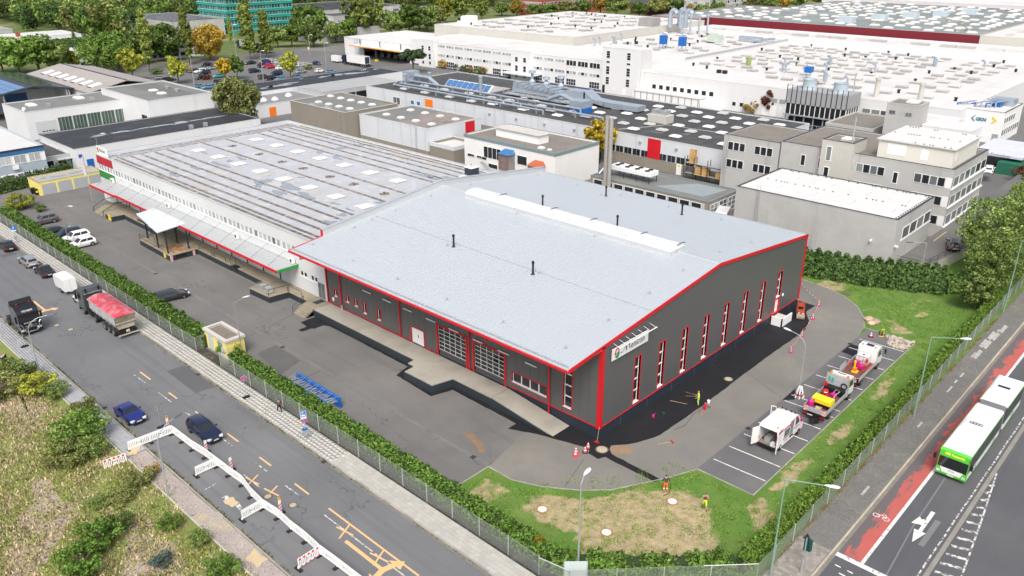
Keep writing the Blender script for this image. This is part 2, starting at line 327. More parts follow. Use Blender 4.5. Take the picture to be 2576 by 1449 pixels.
bay=sheet('parking_bay',rect(56.9,24.8,96.9,30.42),.014,M('asphalt_bay',(.125,.125,.128),.86,.14,.2,.14,14,c2=(.15,.147,.142),th=(.5,.7),s2=.15,bump=.25,bs=60),kind='structure')
def line(root,a,b,w,z,m,name='marking'):
 d=Vector((b[0]-a[0],b[1]-a[1]));d.normalize();n=Vector((-d.y,d.x))*w/2
 return sheet(name,[(a[0]+n.x,a[1]+n.y),(a[0]-n.x,a[1]-n.y),(b[0]-n.x,b[1]-n.y),(b[0]+n.x,b[1]+n.y)],z,m,root)
for c,r,x,y in[(3,2,925,515),(3,2,825,602),(3,2,725,690),(3,2,612,783),(3,2,500,880),(3,2,380,978),(3,2,255,1082),(3,2,185,1140)]:
 p=q(c,r,x,y);line(bay,(p[0],30.1),(p[0]+.25,24.95),.12,.018,mark)
x0=q(3,2,185,1140)[0]
for k in range(1,6):line(bay,(x0-2.88*k,30.1),(x0-2.88*k+.2,24.95),.12,.018,mark)
for p in([(88.6,30.3),(91.4,30.3),(91.3,28.2),(90.2,28.4),(88.5,28.9)],[(73.6,30.3),(76.6,30.4),(75.9,29.6),(74.6,29.4)]):
 sheet('asphalt_patch',p,.0165,asph_n,bay)
# fresh asphalt round the hall, with the trench to the lawn
N1=[(49.8,47.8),(51.1,45),(51.6,43.3),(52.7,39.7),(52,39.3),(51.9,38),(52.6,37.7),(52.55,32.1),(53.25,32),(53.4,37.6),(53.9,38.2),(54.5,38.5),(55.3,37.8),(56.5,37),(58.7,36.15),(60,36),(68.6,35.9),(81.6,36.1),(89.3,36),(91.6,36.1),(92.9,36.45),(94.2,36.9),(95,37.4),(96.5,38.3),(99.1,38.3),(99.1,42),(56,42),(56,47.8)]
sheet('asphalt_patch',ragged(N1,.05,.7,77),.016,asph_n,drive)
N2=[(51.8,84.1),(49.5,84.1),(49.3,82.4),(48,82.4),(48.1,81.6),(49.4,81.5),(49.6,81.2),(50.9,81.2),(51.3,80.4),(51.35,77.2),(51.3,69.4),(51.25,65),(49.1,64.4),(48.7,58.1),(51.2,57.4),(51.1,49.7),(51.0,45.2),(52,45.2),(52,84.1)]
sheet('asphalt_patch',ragged(N2,.04,.6,78),.013,asph_n,yard)
tanm=M('stained_asphalt',(.25,.18,.115),.88,.2,.8,.15,10)
sheet('stain',[(53.4,37.55),(53.95,38.15),(54.5,38.45),(55.5,37.5),(55.6,36.6),(55.0,36.2),(54.1,36.5)],.0125,tanm,drive)
sheet('stain',[(46.2,50.6),(46.9,50.1),(46.4,48),(45.4,46.4),(45.0,46.9),(45.7,48.4)],.0115,M('rust_stain',(.22,.145,.09),.88,.25,.8,.15,10),yard)
seam=M('seam_light',(.17,.165,.155),.88,.15,.5,.15,12,c2=(.13,.13,.13),th=(.5,.7),s2=.4)
for a,b in(((44.45,150),(44.25,86)),((44.25,86),(44.15,56)),((44.15,56),(44.1,45))):line(yard,a,b,.42,.012,seam,'drain_strip')
line(yard,(38.5,71),(43.9,71.6),.12,.0115,M('crack_dark',(.09,.088,.086),.9),'seam');line(yard,(39,84.5),(51,87),.1,.0115,MATS['crack_dark'],'seam');line(drive,(51,39),(46.5,37.6),.06,.0125,MATS['crack_dark'],'seam');line(drive,(74,30.6),(76.5,36),.05,.0125,MATS['crack_dark'],'seam')
sheet('asphalt_patch',[(40.2,74),(43.7,75.2),(43.9,80.8),(41.2,80.5)],.011,M('asphalt_mid',(.108,.106,.104),.86,.12,.4,.15,14),yard)
sheet('asphalt_patch',[(37.8,91.2),(40.5,92.4),(41.4,89),(38.6,87.8)],.011,asph_patch,yard)
def grate(x,y,z,root,s=.5):
 mb=MB().box(x-s/2,y-s/2,z-.02,x+s/2,y+s/2,z+.006,M('iron_dark',(.05,.045,.042),.7,.2,3))
 for k in range(5):mb.box(x-s/2+.05+k*(s-.1)/4-.015,y-s/2+.04,z+.006,x-s/2+.05+k*(s-.1)/4+.015,y+s/2-.04,z+.02,MATS['iron_dark'])
 ob('drain_grate',mb,root)
for a in((0,1,1567,1305),(1,2,268,596),(1,3,2185,253)):p=q(*a);grate(p[0],p[1],.012,yard)
for a in((3,2,825,563),(2,2,2378,1413)):p=q(*a);grate(p[0],p[1],.014,drive)
for a in((0,2,1995,870),(1,3,685,298),(0,2,1050,1208)):p=q(*a);grate(p[0],p[1],.006,road)
coverm=M('manhole_cover',(.42,.36,.27),.8,.15,2,.15,9);ringm=M('manhole_ring',(.12,.1,.08),.85,.2,3)
whitecov=M('manhole_white',(.7,.66,.58),.8,.08,2,.08,9)
def manhole(x,y,z,root,m=coverm,r=.36):
 mb=MB().lathe([(r+.13,0),(r+.13,.012),(r,.014)],ringm,(x,y,z),20);mb.lathe([(r,.0),(r,.02),(r*.9,.026)],m,(x,y,z),20);ob('manhole_cover',mb,root)
for a in((2,2,2178,918),(2,3,905,178)):p=q(*a);manhole(p[0],p[1],.016,drive,coverm,.52 if a[3]==178 else .4)
for a in((0,2,570,376),(0,2,710,418),(1,3,120,650),(1,3,372,736)):p=q(*a);manhole(p[0],p[1],.006,road,coverm,.3)
p=q(1,2,388,745);manhole(p[0],p[1],.012,yard,ringm,.3)
for a,lb in(((2,3,305,780),'white manhole cover in the dry lawn closest to the street hedge'),((2,3,950,1012),'white manhole cover ringed with brick red in the middle of the dry lawn'),((2,3,1613,700),'white manhole cover in the lawn between the two walking workers'),((3,2,790,60),'small dark manhole cover in the green lawn beyond the curved driveway')):
 p=q(*a);mb=MB().lathe([(.52,0),(.52,.03),(.42,.04)],M('brick_ring',(.36,.16,.1),.9,.15,3)if 'dark' not in lb else ringm,(p[0],p[1],0),20).lathe([(.4,0),(.4,.05),(.36,.06)],whitecov if 'dark' not in lb else ringm,(p[0],p[1],0),20)
 ob('manhole_cover',mb,None,label=lb,cat='manhole',group='manholes in the lawn')
# dry, worn part of the lawn
drypoly=[q(2,3,*p)[:2]for p in((110,760),(200,650),(330,620),(520,650),(760,690),(1150,600),(1400,585),(1600,600),(1760,610),(1930,690),(2000,850),(2030,1050),(2130,1270),(1900,1340),(1600,1300),(1200,1330),(700,1290),(720,1150),(640,1000),(440,960),(290,880))]
WORN=[drypoly,[(103.5,40.5),(105.5,42),(109,40.6),(109.5,38.2),(106.5,37.6)],[(97.5,27.5),(99.5,29),(101,27.4),(99.4,26)],[(104.5,27.4),(106,27.6),(107.5,26.2),(105.6,26.4)],[(69,23.2),(71,23.8),(75,23.2),(72,22.5)],[(58.5,24),(63,24.4),(66,23.4),(61,22.8)],[(52.5,22.2),(55,24.4),(57,24.0),(56,22)],[(80,23.5),(84,24),(87,23.4),(82,22.8)],[(39.5,43),(42.8,43.6),(42.6,41),(40,41)]]
gx,gy=np.meshgrid(np.arange(36.4,111.6,.25),np.arange(19.4,62,.3),indexing='ij');nx_,ny_=gx.shape;PX=np.stack([gx.ravel(),gy.ravel()],1);wv=np.zeros(len(PX))
def polydist(P,poly):
 A=np.array(poly);Bb=np.roll(A,-1,0);ins=np.zeros(len(P),bool);dm=np.full(len(P),1e9)
 for a,b in zip(A,Bb):
  ins ^=((a[1]>P[:,1])!=(b[1]>P[:,1]))&(P[:,0]<(b[0]-a[0])*(P[:,1]-a[1])/(b[1]-a[1]+1e-12)+a[0]);ab=b-a;t=np.clip(((P-a)@ab)/(ab@ab),0,1);dm=np.minimum(dm,np.linalg.norm(P-a-t[:,None]*ab,axis=1))
 return np.where(ins,dm,-dm)
for k_,pl in enumerate(WORN):wv=np.maximum(wv,np.clip(.5+polydist(PX,pl)/(1.6 if k_==0 else 1.2),0,.78 if k_==0 else .66))
ii=np.arange(nx_*ny_).reshape(nx_,ny_);qd=np.stack([ii[:-1,:-1],ii[1:,:-1],ii[1:,1:],ii[:-1,1:]],-1).reshape(-1,4)
lw=npmesh('ground',np.column_stack([PX,np.zeros(len(PX))]),qd,lawn);lw.attributes.new('worn','FLOAT','POINT').data.foreach_set('value',wv.astype(np.float32));ob('ground',lw,kind='structure')
# ---- street on the left: pavements, kerbs, markings
def paving(root,x0,y0,x1,y1,z,a,b,m,near,gap=.012,keep=lambda x,y:True,skip=0.):
 # rows run along the longer side b, running bond; the nearest to `near` are pieces of their own
 cells=[];nx=round((x1-x0)/a);ax=(x1-x0)/nx;ny=round((y1-y0)/b);by=(y1-y0)/ny
 for i in range(nx):
  for j in range(-1,ny):
   yy=y0+j*by+(by/2 if i%2 else 0);ya,yb=max(yy,y0),min(yy+by,y1)
   if yb-ya>.05 and keep(x0+i*ax,ya)and random.random()>=skip:cells.append((x0+i*ax+gap/2,ya+gap/2,x0+(i+1)*ax-gap/2,yb-gap/2))
 cells.sort(key=lambda c:math.hypot(c[0]-near[0],c[1]-near[1]))
 big={}
 for c in cells[:300]:
  k=(round(c[2]-c[0],3),round(c[3]-c[1],3))
  if k not in big:big[k]=MB().box(0,0,-.06,k[0],k[1],0,m).mesh('paver')
  o=ob('paver',big[k],root,(c[0],c[1],z+random.uniform(-.004,.004)))
 rest=cells[300:]
 if rest:
  n=len(rest);C=np.array(rest);zz=z+RNG.uniform(-.004,.004,n);zb=np.full(n,z-.05)
  def P(i,j,zz):return np.stack([C[:,i],C[:,j],zz],1)
  V=np.stack([P(0,1,zb),P(2,1,zb),P(2,3,zb),P(0,3,zb),P(0,1,zz),P(2,1,zz),P(2,3,zz),P(0,3,zz)],1).reshape(-1,3)
  Fq=np.array([(4,5,6,7),(0,1,5,4),(1,2,6,5),(2,3,7,6),(3,0,4,7)]);quads=(np.arange(n)[:,None,None]*8+Fq[None]).reshape(-1,4)
  ob('paver',npmesh('paver',V,quads,m),root,kind='stuff')
sw=sheet('sidewalk',rect(34.35,-60,36.45,300),.095,jointm,thick=.15,kind='structure')
paving(sw,34.36,26,36.44,158,.125,.416,.5,paver,(35,30))
swl=sheet('sidewalk',rect(21.6,70.6,23.42,300),.095,jointm,thick=.15,kind='structure')
paving(swl,21.7,70.6,23.4,118,.125,.28,.42,paver_l,(22,70))
bed=sheet('gravel_bed',ragged(rect(21.55,-20,23.4,70.6),.05,2,3),.03,ballast,kind='structure')
sheet('sand_patch',ragged([(21.8,71),(22.9,72.6),(23.2,71.6),(22.4,70.2)],.15,.4,9),.131,sandm,swl);sheet('sand_patch',ragged([(22.2,50.2),(23.2,50.6),(23.3,48.9),(22.3,48.6)],.15,.4,10),.036,sandm,bed)
kb=ob('kerb',MB().box(34.2,-60,-.1,34.35,29.9,.125,kerb_m),kind='structure');km=MB().box(0,0,-.1,.15,.985,.125,kerb_m).mesh('kerb_stone')
for k in range(130):ob('kerb_stone',km,kb,(34.2,30+k,random.uniform(-.008,.004)),random.uniform(-.004,.004))
gut=M('gutter_stone',(.2,.18,.15),.9,.2,1,.2,8,c2=(.13,.15,.05),th=(.6,.7),s2=.8)
sheet('gutter',rect(33.95,-60,34.2,160),.0075,gut,road);sheet('gutter',rect(23.6,-60,23.85,160),.0075,gut,road)
kb2=ob('kerb',MB().box(23.42,-60,-.1,23.6,43.9,.12,kerb_m),kind='structure')
for k in range(76):ob('kerb_stone',km,kb2,(23.43,44+k,random.uniform(-.02,.0)),random.uniform(-.006,.006))
kb3=ob('kerb',MB().box(21.5,-60,-.1,21.6,43.9,.1,conc_lite),kind='structure');km3=MB().box(0,0,-.1,.1,.985,.13,conc_lite).mesh('edging_stone')
for k in range(74):ob('edging_stone',km3,kb3,(21.5,44+k,random.uniform(-.02,.0)),random.uniform(-.006,.006))
gs=sheet('gravel_strip',rect(36.45,25,37.7,165),.03,gravelm,kind='structure')
sheet('asphalt_patch',[(31.9,84.2),(34,84.1),(34,76.9),(31.8,77.2)],.008,asph_patch,road)
sheet('asphalt_patch',[q(0,1,*p)[:2]for p in((0,1125),(130,1085),(170,1110),(50,1140))],.0082,asph_patch,road);sheet('asphalt_patch',[q(1,2,*p)[:2]for p in((0,1400),(110,1340),(180,1370),(30,1440))],.0082,M('asphalt_pale',(.15,.14,.13),.86,.12,.5,.14,12),road)
def dash(a,b,w,m):line(road,q(*a)[:2],q(*b)[:2],w,.0095,m)
for a,b in(((0,2,1410,845),(0,2,1515,922)),((0,2,1698,1053),(0,2,1782,1113)),((0,2,1965,1242),(0,2,2020,1280)),((0,3,2288,16),(0,3,2400,98)),((1,3,35,254),(1,3,152,340)),((1,3,390,520),(1,3,532,627)),((1,3,732,768),(1,3,1640,1449))):dash(a,b,.17,orangem)
for a,b in(((0,2,1348,872),(0,2,1462,955)),((0,2,1592,1050),(0,2,1724,1148)),((0,2,1868,1252),(0,2,1925,1290)),((0,3,2232,62),(0,3,2340,142)),((1,3,0,315),(1,3,110,397)),((1,3,292,537),(1,3,430,637)),((1,3,685,832),(1,3,1495,1449)),((1,3,-120,430),(1,3,40,560))):dash(a,b,.12,mark_w)
def cross(c,r,x,y,L=.95):
 px,py,_=q(c,r,x,y)
 for an in(.45,1.75):line(road,(px-L*math.cos(an),py-L*math.sin(an)),(px+L*math.cos(an),py+L*math.sin(an)),.15,.0105+.001*(an>1),orangem)
cross(1,3,893,998);cross(1,3,1237,1262);cross(1,3,155,605);cross(0,3,2536,492)
def arrow2(px,py,L,s,m,flip=1):      # straight shaft with two curved heads
 line(road,(px,py+L),(px,py),.3*s,.0098,m)
 for sg in(-1,1):sheet('marking',[(px+sg*.15*s,py+.4*s),(px+sg*.9*s,py+.2*s),(px+sg*.9*s,py+.65*s),(px+sg*1.7*s,py-.35*s),(px+sg*.9*s,py-.75*s),(px+sg*.9*s,py-.3*s),(px,py-.1*s),(px,py+.2*s)],.0102,m,road)
p=q(1,3,1290,1400);arrow2(p[0],p[1],5,1.05,orangem);p=q(0,2,460,230);arrow2(p[0],p[1],4.6,.9,orangem)
p=q(0,3,2380,740);sheet('marking',ragged([(p[0]-.3,p[1]+2),(p[0]+.1,p[1]+2),(p[0]+.4,p[1]),(p[0]-.1,p[1]-1)],.1,.4,4),.0099,mark_w,road);sheet('sand_patch',ragged([(p[0]-.5,p[1]+1.4),(p[0]+.4,p[1]+1.2),(p[0]+.3,p[1]+.2),(p[0]-.4,p[1]+.1)],.1,.4,5),.012,sandm,road)
dash((0,3,2065,580),(0,3,2168,522),.1,mark_w)
# ---- street on the right
roadr=sheet('road',rect(23,-60,900,16.58),.0055,asph_r,kind='structure')
swr=sheet('sidewalk',rect(40,16.72,500,19.5),.095,jointm,thick=.15,kind='structure')
paving(swr,54.6,16.8,130,19.35,.125,.22,.16,paver_d,(55,17),.016,skip=.012);paving(swr,44.5,16.8,54.6,19.35,.126,.34,.34,M('paver_corner',(.26,.24,.21),.88,.1,.5,.12,8,isl=.15,rnd=.12),(50,17))
litem=M('paver_light',(.4,.385,.36),.88,.08,1,.1,8,rnd=.08);lp=MB().box(-.2,-.1,-.05,.2,.1,0,litem).mesh('paver')
for cx,cy,nn in((91.7,18.3,3),(89.9,18.35,2),(87.2,18.3,4),(78,18.2,3),(63.5,18,4),(97.5,18.4,16),(101,18.3,24),(104,18.2,24),(107,18.1,14)):
 for k in range(nn):ob('paver',lp,swr,(cx+(k%6)*.42+(k//6%2)*.2,cy+(k//6)*.22-.2,.134))
kr=ob('kerb',MB().box(130,16.58,-.1,500,16.72,.125,kerb_m),kind='structure');km2=MB().box(0,0,-.1,.985,.15,.125,M('kerb_pale',(.43,.38,.31),.88,.15,.6,.12,9,rnd=.1)).mesh('kerb_stone')
for k in range(86):ob('kerb_stone',km2,kr,(44+k,16.57,random.uniform(-.006,.004)))
sheet('gutter',rect(40,16.3,400,16.57),.0095,gut,roadr)
def bike_red():      # worn red surfacing: patchy towards the kerb
 m=M('bike_red',(.42,.1,.085),.85,.1,.5,.12,12);t=m.node_tree;N=t.nodes;L=t.links;b=N['Principled BSDF'];src=b.inputs['Base Color'].links[0].from_socket
 tc=N.new('ShaderNodeTexCoord');mp=N.new('ShaderNodeMapping');mp.inputs['Scale'].default_value=(.35,1.1,1);n=N.new('ShaderNodeTexNoise');n.inputs['Scale'].default_value=1.3;n.inputs['Detail'].default_value=7;n.inputs['Roughness'].default_value=.65;sx=N.new('ShaderNodeSeparateXYZ')
 L.new(tc.outputs['Object'],mp.inputs[0]);L.new(mp.outputs[0],n.inputs['Vector']);L.new(tc.outputs['Object'],sx.inputs[0]);a=N.new('ShaderNodeMath');a.operation='MULTIPLY_ADD';L.new(n.outputs['Fac'],a.inputs[0]);a.inputs[1].default_value=3.4;L.new(sx.outputs['Y'],a.inputs[2])
 r=N.new('ShaderNodeMapRange');r.inputs[1].default_value=17.1;r.inputs[2].default_value=17.3;L.new(a.outputs[0],r.inputs[0]);mx=N.new('ShaderNodeMix');mx.data_type='RGBA';mx.inputs[7].default_value=(.125,.105,.105,1);L.new(r.outputs[0],mx.inputs[0]);L.new(src,mx.inputs[6]);L.new(mx.outputs[2],b.inputs['Base Color']);return m
sheet('bike_lane',rect(55,14.55,155,16.3),.0095,bike_red(),roadr)
line(roadr,(55,14.42),(160,14.42),.26,.0125,mark)
line(roadr,(54.7,16.35),(54.7,10.9),.5,.013,mark)
for k in range(4):line(roadr,(53.4,15.9-k*.95),(53.4,15.45-k*.95),.12,.0125,mark);line(roadr,(52.7,15.3-k*.95),(52.7,14.8-k*.95),.12,.0125,mark)
med=M('median_stone',(.24,.225,.2),.9,.18,.6,.18,9)
ob('median_kerb',MB().box(56,10.15,0,400,10.5,.035,med),roadr)
for k in range(52):line(roadr,(56.5+k*1.15,10.78),(57.4+k*1.15,10.78+.03*math.sin(k)),.13,.0125,mark_w)
line(roadr,(58.8,8.3),(67.4,9.2),.14,.0125,mark_w);line(roadr,(67.4,9.2),(75,10.1),.14,.0125,mark_w);line(roadr,(50,7.3),(58.8,8.3),.14,.0125,mark_w)
for k in range(14):
 x=55.5+k*1.32;ye=8.0+(x-55.5)*.104;line(roadr,(x-.2,10.0),(x+.25,ye),.3,.0122,mark_w)
arr=[(65.3,12.3),(65.3,12.62),(63.9,12.62),(63.6,12.85),(63.9,13.1),(62.6,13.35),(62.9,12.6),(62.0,12.58),(62.0,12.9),(60.2,12.45),(62.0,12.0),(62.0,12.3)]
sheet('marking',arr,.0125,mark,roadr)
sheet('asphalt_patch',rect(60.2,11.55,64.4,12.0),.0118,M('asphalt_lite',(.17,.17,.175),.86,.1,.5,.12,12),roadr)
line(roadr,(71,13.3),(62,13.05),.12,.0115,MATS['asphalt_lite'],'seam');line(roadr,(62,13.05),(54.9,12.55),.12,.0115,MATS['asphalt_lite'],'seam')
for cx,cy in((61.6,15.85),(61.6,15.05)):     # bicycle symbol
 mb=MB();pts=[(cx+.26*math.cos(t*.5236),cy+.26*math.sin(t*.5236))for t in range(13)]
 for a,b in zip(pts,pts[1:]):
  d=Vector((b[0]-a[0],b[1]-a[1])).normalized();n=Vector((-d.y,d.x))*.03;mb.face([(a[0]+n.x,a[1]+n.y,.0135),(a[0]-n.x,a[1]-n.y,.0135),(b[0]-n.x,b[1]-n.y,.0135),(b[0]+n.x,b[1]+n.y,.0135)],mark)
 ob('marking',mb,roadr)
for a,b in(((61.6,15.85),(61.9,15.5)),((61.6,15.05),(62.1,15.2)),((61.9,15.5),(61.6,15.05)),((61.9,15.5),(62.15,15.25))):line(roadr,a,b,.05,.014,mark)
for x,y in((46.6,17.6),(48.3,16.95)):ob('inspection_cover',MB().box(x-.45,y-.3,.1,x+.45,y+.3,.137,M('cover_brown',(.25,.2,.16),.85,.1,2)).box(x-.3,y-.2,.137,x+.3,y+.2,.142,ringm),swr)
# ================================================================== THE GREY HALL
def _ray(c,r,x,y):
 px,py=644*c+x/4.,362.25*r+y/4.;return CR*((px-IW/2)/FPX)-CU*((py-IH/2)/FPX)+CF
def qX(c,r,x,y,X):d=_ray(c,r,x,y);t=X/d[0];return(X,d[1]*t,CAMZ+d[2]*t)
def qY(c,r,x,y,Y):d=_ray(c,r,x,y);t=Y/d[1];return(d[0]*t,Y,CAMZ+d[2]*t)
HX0,HX1,HY0,HY1,RX,RZ,SL=54.5,97.3,40.0,84.9,75.2,12.5,.1092
def rz_(x):return RZ-SL*abs(x-RX)
def qroof(c,r,x,y):
 z=11.
 for _ in range(12):p=q(c,r,x,y,z);z=rz_(p[0])
 return p[0],p[1],rz_(p[0])
def fbox(mb,face,plane,u0,u1,z0,z1,d0,d1,m):     # d: distance out of the wall
 if face=='-y':mb.box(u0,plane-d1,z0,u1,plane-d0,z1,m)
 elif face=='+y':mb.box(u0,plane+d0,z0,u1,plane+d1,z1,m)
 elif face=='-x':mb.box(plane-d1,u0,z0,plane-d0,u1,z1,m)
 else:mb.box(plane+d0,u0,z0,plane+d1,u1,z1,m)
 return mb
def holed(mb,face,plane,u0,u1,z0,top,holes,thick,m,brk=()):
 T=top if callable(top)else(lambda u:top)
 us=sorted(set([u0,u1]+[b for b in brk if u0<b<u1]+[h[k]for h in holes for k in(0,1)if u0<h[k]<u1]))
 ax='y' if face[1]=='y' else 'x';a,b=(plane,plane+thick)if face[0]=='-' else(plane-thick,plane)
 for ua,ub in zip(us,us[1:]):
  mid=(ua+ub)/2;zs=z0;segs=[]
  for h in sorted([h for h in holes if h[0]<mid<h[1]],key=lambda h:h[2]):
   if h[2]>zs+.01:segs.append((zs,h[2]))
   zs=h[3]
  for s0,s1 in segs:mb.extr([(ua,s0),(ub,s0),(ub,s1),(ua,s1)],ax,a,b,m)
  mb.extr([(ua,zs),(ub,zs),(ub,T(ub)),(ua,T(ua))],ax,a,b,m)
 return mb
def reveal_window(root,face,plane,u0,u1,z0,z1,rows=1,cols=1,surround=red,frame=white,depth=.22,sill=True,pm=glass,sw=.09,name='window'):
 mb=MB();s=sw
 for a,b,c,d in((u0-s,u1+s,z1,z1+s),(u0-s,u1+s,z0-s,z0),(u0-s,u0,z0,z1),(u1,u1+s,z0,z1)):fbox(mb,face,plane,a,b,c,d,-depth,.045,surround)
 wdw=ob(name,mb,root)
 f=MB();t=.065
 for a,b,c,d in((u0,u1,z1-t,z1),(u0,u1,z0,z0+t),(u0,u0+t,z0+t,z1-t),(u1-t,u1,z0+t,z1-t)):fbox(f,face,plane,a,b,c,d,-depth,-depth+.07,frame)
 for k in range(1,rows):zz=z0+(z1-z0)*k/rows;fbox(f,face,plane,u0+t,u1-t,zz-.06,zz+.06,-depth,-depth+.075,frame)
 for k in range(1,cols):uu=u0+(u1-u0)*k/cols;fbox(f,face,plane,uu-.05,uu+.05,z0+t,z1-t,-depth,-depth+.072,frame)
 ob('frame',f,wdw)
 for i in range(rows):
  for j in range(cols):ob('pane',fbox(MB(),face,plane,u0+(u1-u0)*j/cols+.03,u0+(u1-u0)*(j+1)/cols-.03,z0+(z1-z0)*i/rows+.03,z0+(z1-z0)*(i+1)/rows-.03,-depth-.02,-depth+.015,pm),wdw)
 if sill:ob('sill',fbox(MB(),face,plane,u0,u1,z0,z0+.05,-depth+.075,.07,white),wdw)
 return wdw
hall=thing('industrial_hall','large dark grey hall with red trim and pale metal roof','hall',(75,62,0))
def H(name,mb,**k):
 o=ob(name,mb,hall,smooth=k.pop('smooth',False),**k);o.location=(-75,-62,0);return o
def H2(o):o.location=(-75,-62,0);return o
GW=[(60.45+4.345*k,1.58,6.85)for k in range(7)]
holesG=[(x-.5,x+.5,a,b)for x,a,b in GW]+[(90.35,91.45,3.42,6.85),(90.35,91.45,1.0,3.2)]
H('gable_wall',holed(MB(),'-y',HY0,HX0+.01,HX1,1.32,lambda u:rz_(u)-.12,holesG,.3,hallgrey,(RX,)))
H('plinth',MB().box(HX0+.06,HY0+.06,-.1,HX1-.06,HY0+.4,1.25,navy));H('plinth',MB().box(HX0+.06,HY0+.4,-.1,HX0+.4,52,1.25,navy))
H('back_wall',MB().box(HX1-.3,HY0+.3,0,HX1,HY1,9.9,hallgrey))
H('base_trim',MB().box(HX0+.2,HY0-.05,1.22,HX1,HY0+.3,1.32,red));H('base_trim',MB().box(HX0-.05,HY0+.05,1.22,HX0+.25,51.9,1.318,red));H('base_trim',MB().box(HX0-.05,63.6,1.0,HX0+.25,65.5,1.1,red));H('base_trim',MB().box(HX0-.05,68.2,1.0,HX0+.25,HY1,1.1,red))
H('plinth',MB().box(HX0+.05,52,.9,HX0+.3,HY1,1.0,navy))
H('corner_post',MB().extr([(HX0-.12,HY0-.12),(HX0+.3,HY0-.12),(HX0+.3,HY0+.0),(HX0,HY0+.3),(HX0-.12,HY0+.3)],'z',1.2,10.1,red));H('corner_post',MB().box(HX1-.12,HY0-.1,1.2,HX1+.1,HY0+.2,10.0,red));H('corner_post',MB().box(HX0-.1,HY1-.05,.95,HX0+.1,HY1+.15,10.0,red))
for x,a,b in GW:H2(reveal_window(hall,'-y',HY0,x-.5,x+.5,a,b,4,1,depth=.26))
H2(reveal_window(hall,'-y',HY0,90.35,91.45,3.42,6.85,3,1,depth=.26))
d=ob('door',MB().box(90.4,HY0+.1,1.0,91.4,HY0+.16,3.15,white),hall);H2(d);ob('door_frame',MB().box(90.26,HY0-.04,.95,90.38,HY0+.2,3.25,red).box(91.42,HY0-.04,.95,91.54,HY0+.2,3.25,red).box(90.38,HY0-.04,3.14,91.42,HY0+.2,3.26,red),d);ob('handle',MB().tube((91.3,HY0+.05,2.0),(91.15,HY0+.05,2.0),.02,steeld),d)
p=qY(3,2,143,66,HY0);H('wall_lamp',MB().lathe([(.2,0),(.22,.06),(.15,.13)],white,(p[0],HY0-.13,p[2]),12,'y'));p=qY(3,2,20,252,HY0);H('wall_hydrant',MB().tube((p[0]-.2,HY0-.15,p[2]-.1),(p[0]+.2,HY0-.15,p[2]+.1),.09,red,8).tube((p[0],HY0,p[2]),(p[0],HY0-.2,p[2]),.06,red,8))
polegrey0=M('rod_grey',(.16,.17,.18),.5)
for k in range(9):x=58+4.6*k;H('lightning_rod',MB().tube((x,HY0-.03,0),(x,HY0-.03,1.45),.011,polegrey0,5))
# street side: panels one by one round the openings
FW=[(82.75,83.4,2.25,3.2),(80.2,80.88,2.2,3.2),(78.4,79.08,2.2,3.2),(76.6,77.28,1.75,3.25),(73.75,74.45,1.75,3.25)]
gates=[(58.6,63.2,.97,4.75),(52.7,57.3,.97,4.75)]
holesF=[(a,b,c,d)for a,b,c,d in FW]+[(65.75,67.95,.97,3.0),(46.75,51.6,1.95,3.15),(43.5,44.55,1.9,6.9)]+gates
eaveZ=rz_(HX0)-.12
H('street_wall',holed(MB(),'-x',HX0+.07,HY0+.3,HY1,1.32,eaveZ,holesF,.2,steeld));H('street_wall',holed(MB(),'-x',HX0+.075,52,HY1,.97,1.33,[(58.6,63.2,.9,1.4),(52.7,57.3,.9,1.4),(65.75,67.95,.9,1.4)],.19,steeld))
pw=1.087;n=int(round((HY1-HY0-.3)/pw))
for k in range(n):
 a,b=HY0+.3+k*pw+.012,HY0+.3+(k+1)*pw-.012;z0=1.32 if b<52.2 else 1.1
 H('facade_panel',holed(MB(),'-x',HX0,a,b,z0,eaveZ,[h for h in holesF if h[1]>a and h[0]<b],.07,hallgrey))
for a,b,c,e in FW:H2(reveal_window(hall,'-x',HX0,a,b,c,e,1,1,depth=.2))
H2(reveal_window(hall,'-x',HX0,46.75,51.6,1.95,3.15,1,4,depth=.2));H2(reveal_window(hall,'-x',HX0,43.5,44.55,1.9,6.9,4,1,depth=.2))
d=ob('door',MB().box(HX0+.06,65.75,.97,HX0+.12,66.84,3.0,white).box(HX0+.06,66.86,.97,HX0+.12,67.95,3.0,white),hall);H2(d)
ob('door_frame',MB().box(HX0-.06,65.6,.95,HX0+.15,65.75,3.12,red).box(HX0-.06,67.95,.95,HX0+.15,68.1,3.12,red).box(HX0-.06,65.75,3.0,HX0+.15,67.95,3.12,red),d);ob('handle',MB().box(HX0+.0,66.75,1.9,HX0+.06,66.83,2.2,black),d)
barm=M('gate_bar',(.62,.63,.62),.4,.03,1,0,1);pane_mesh=None
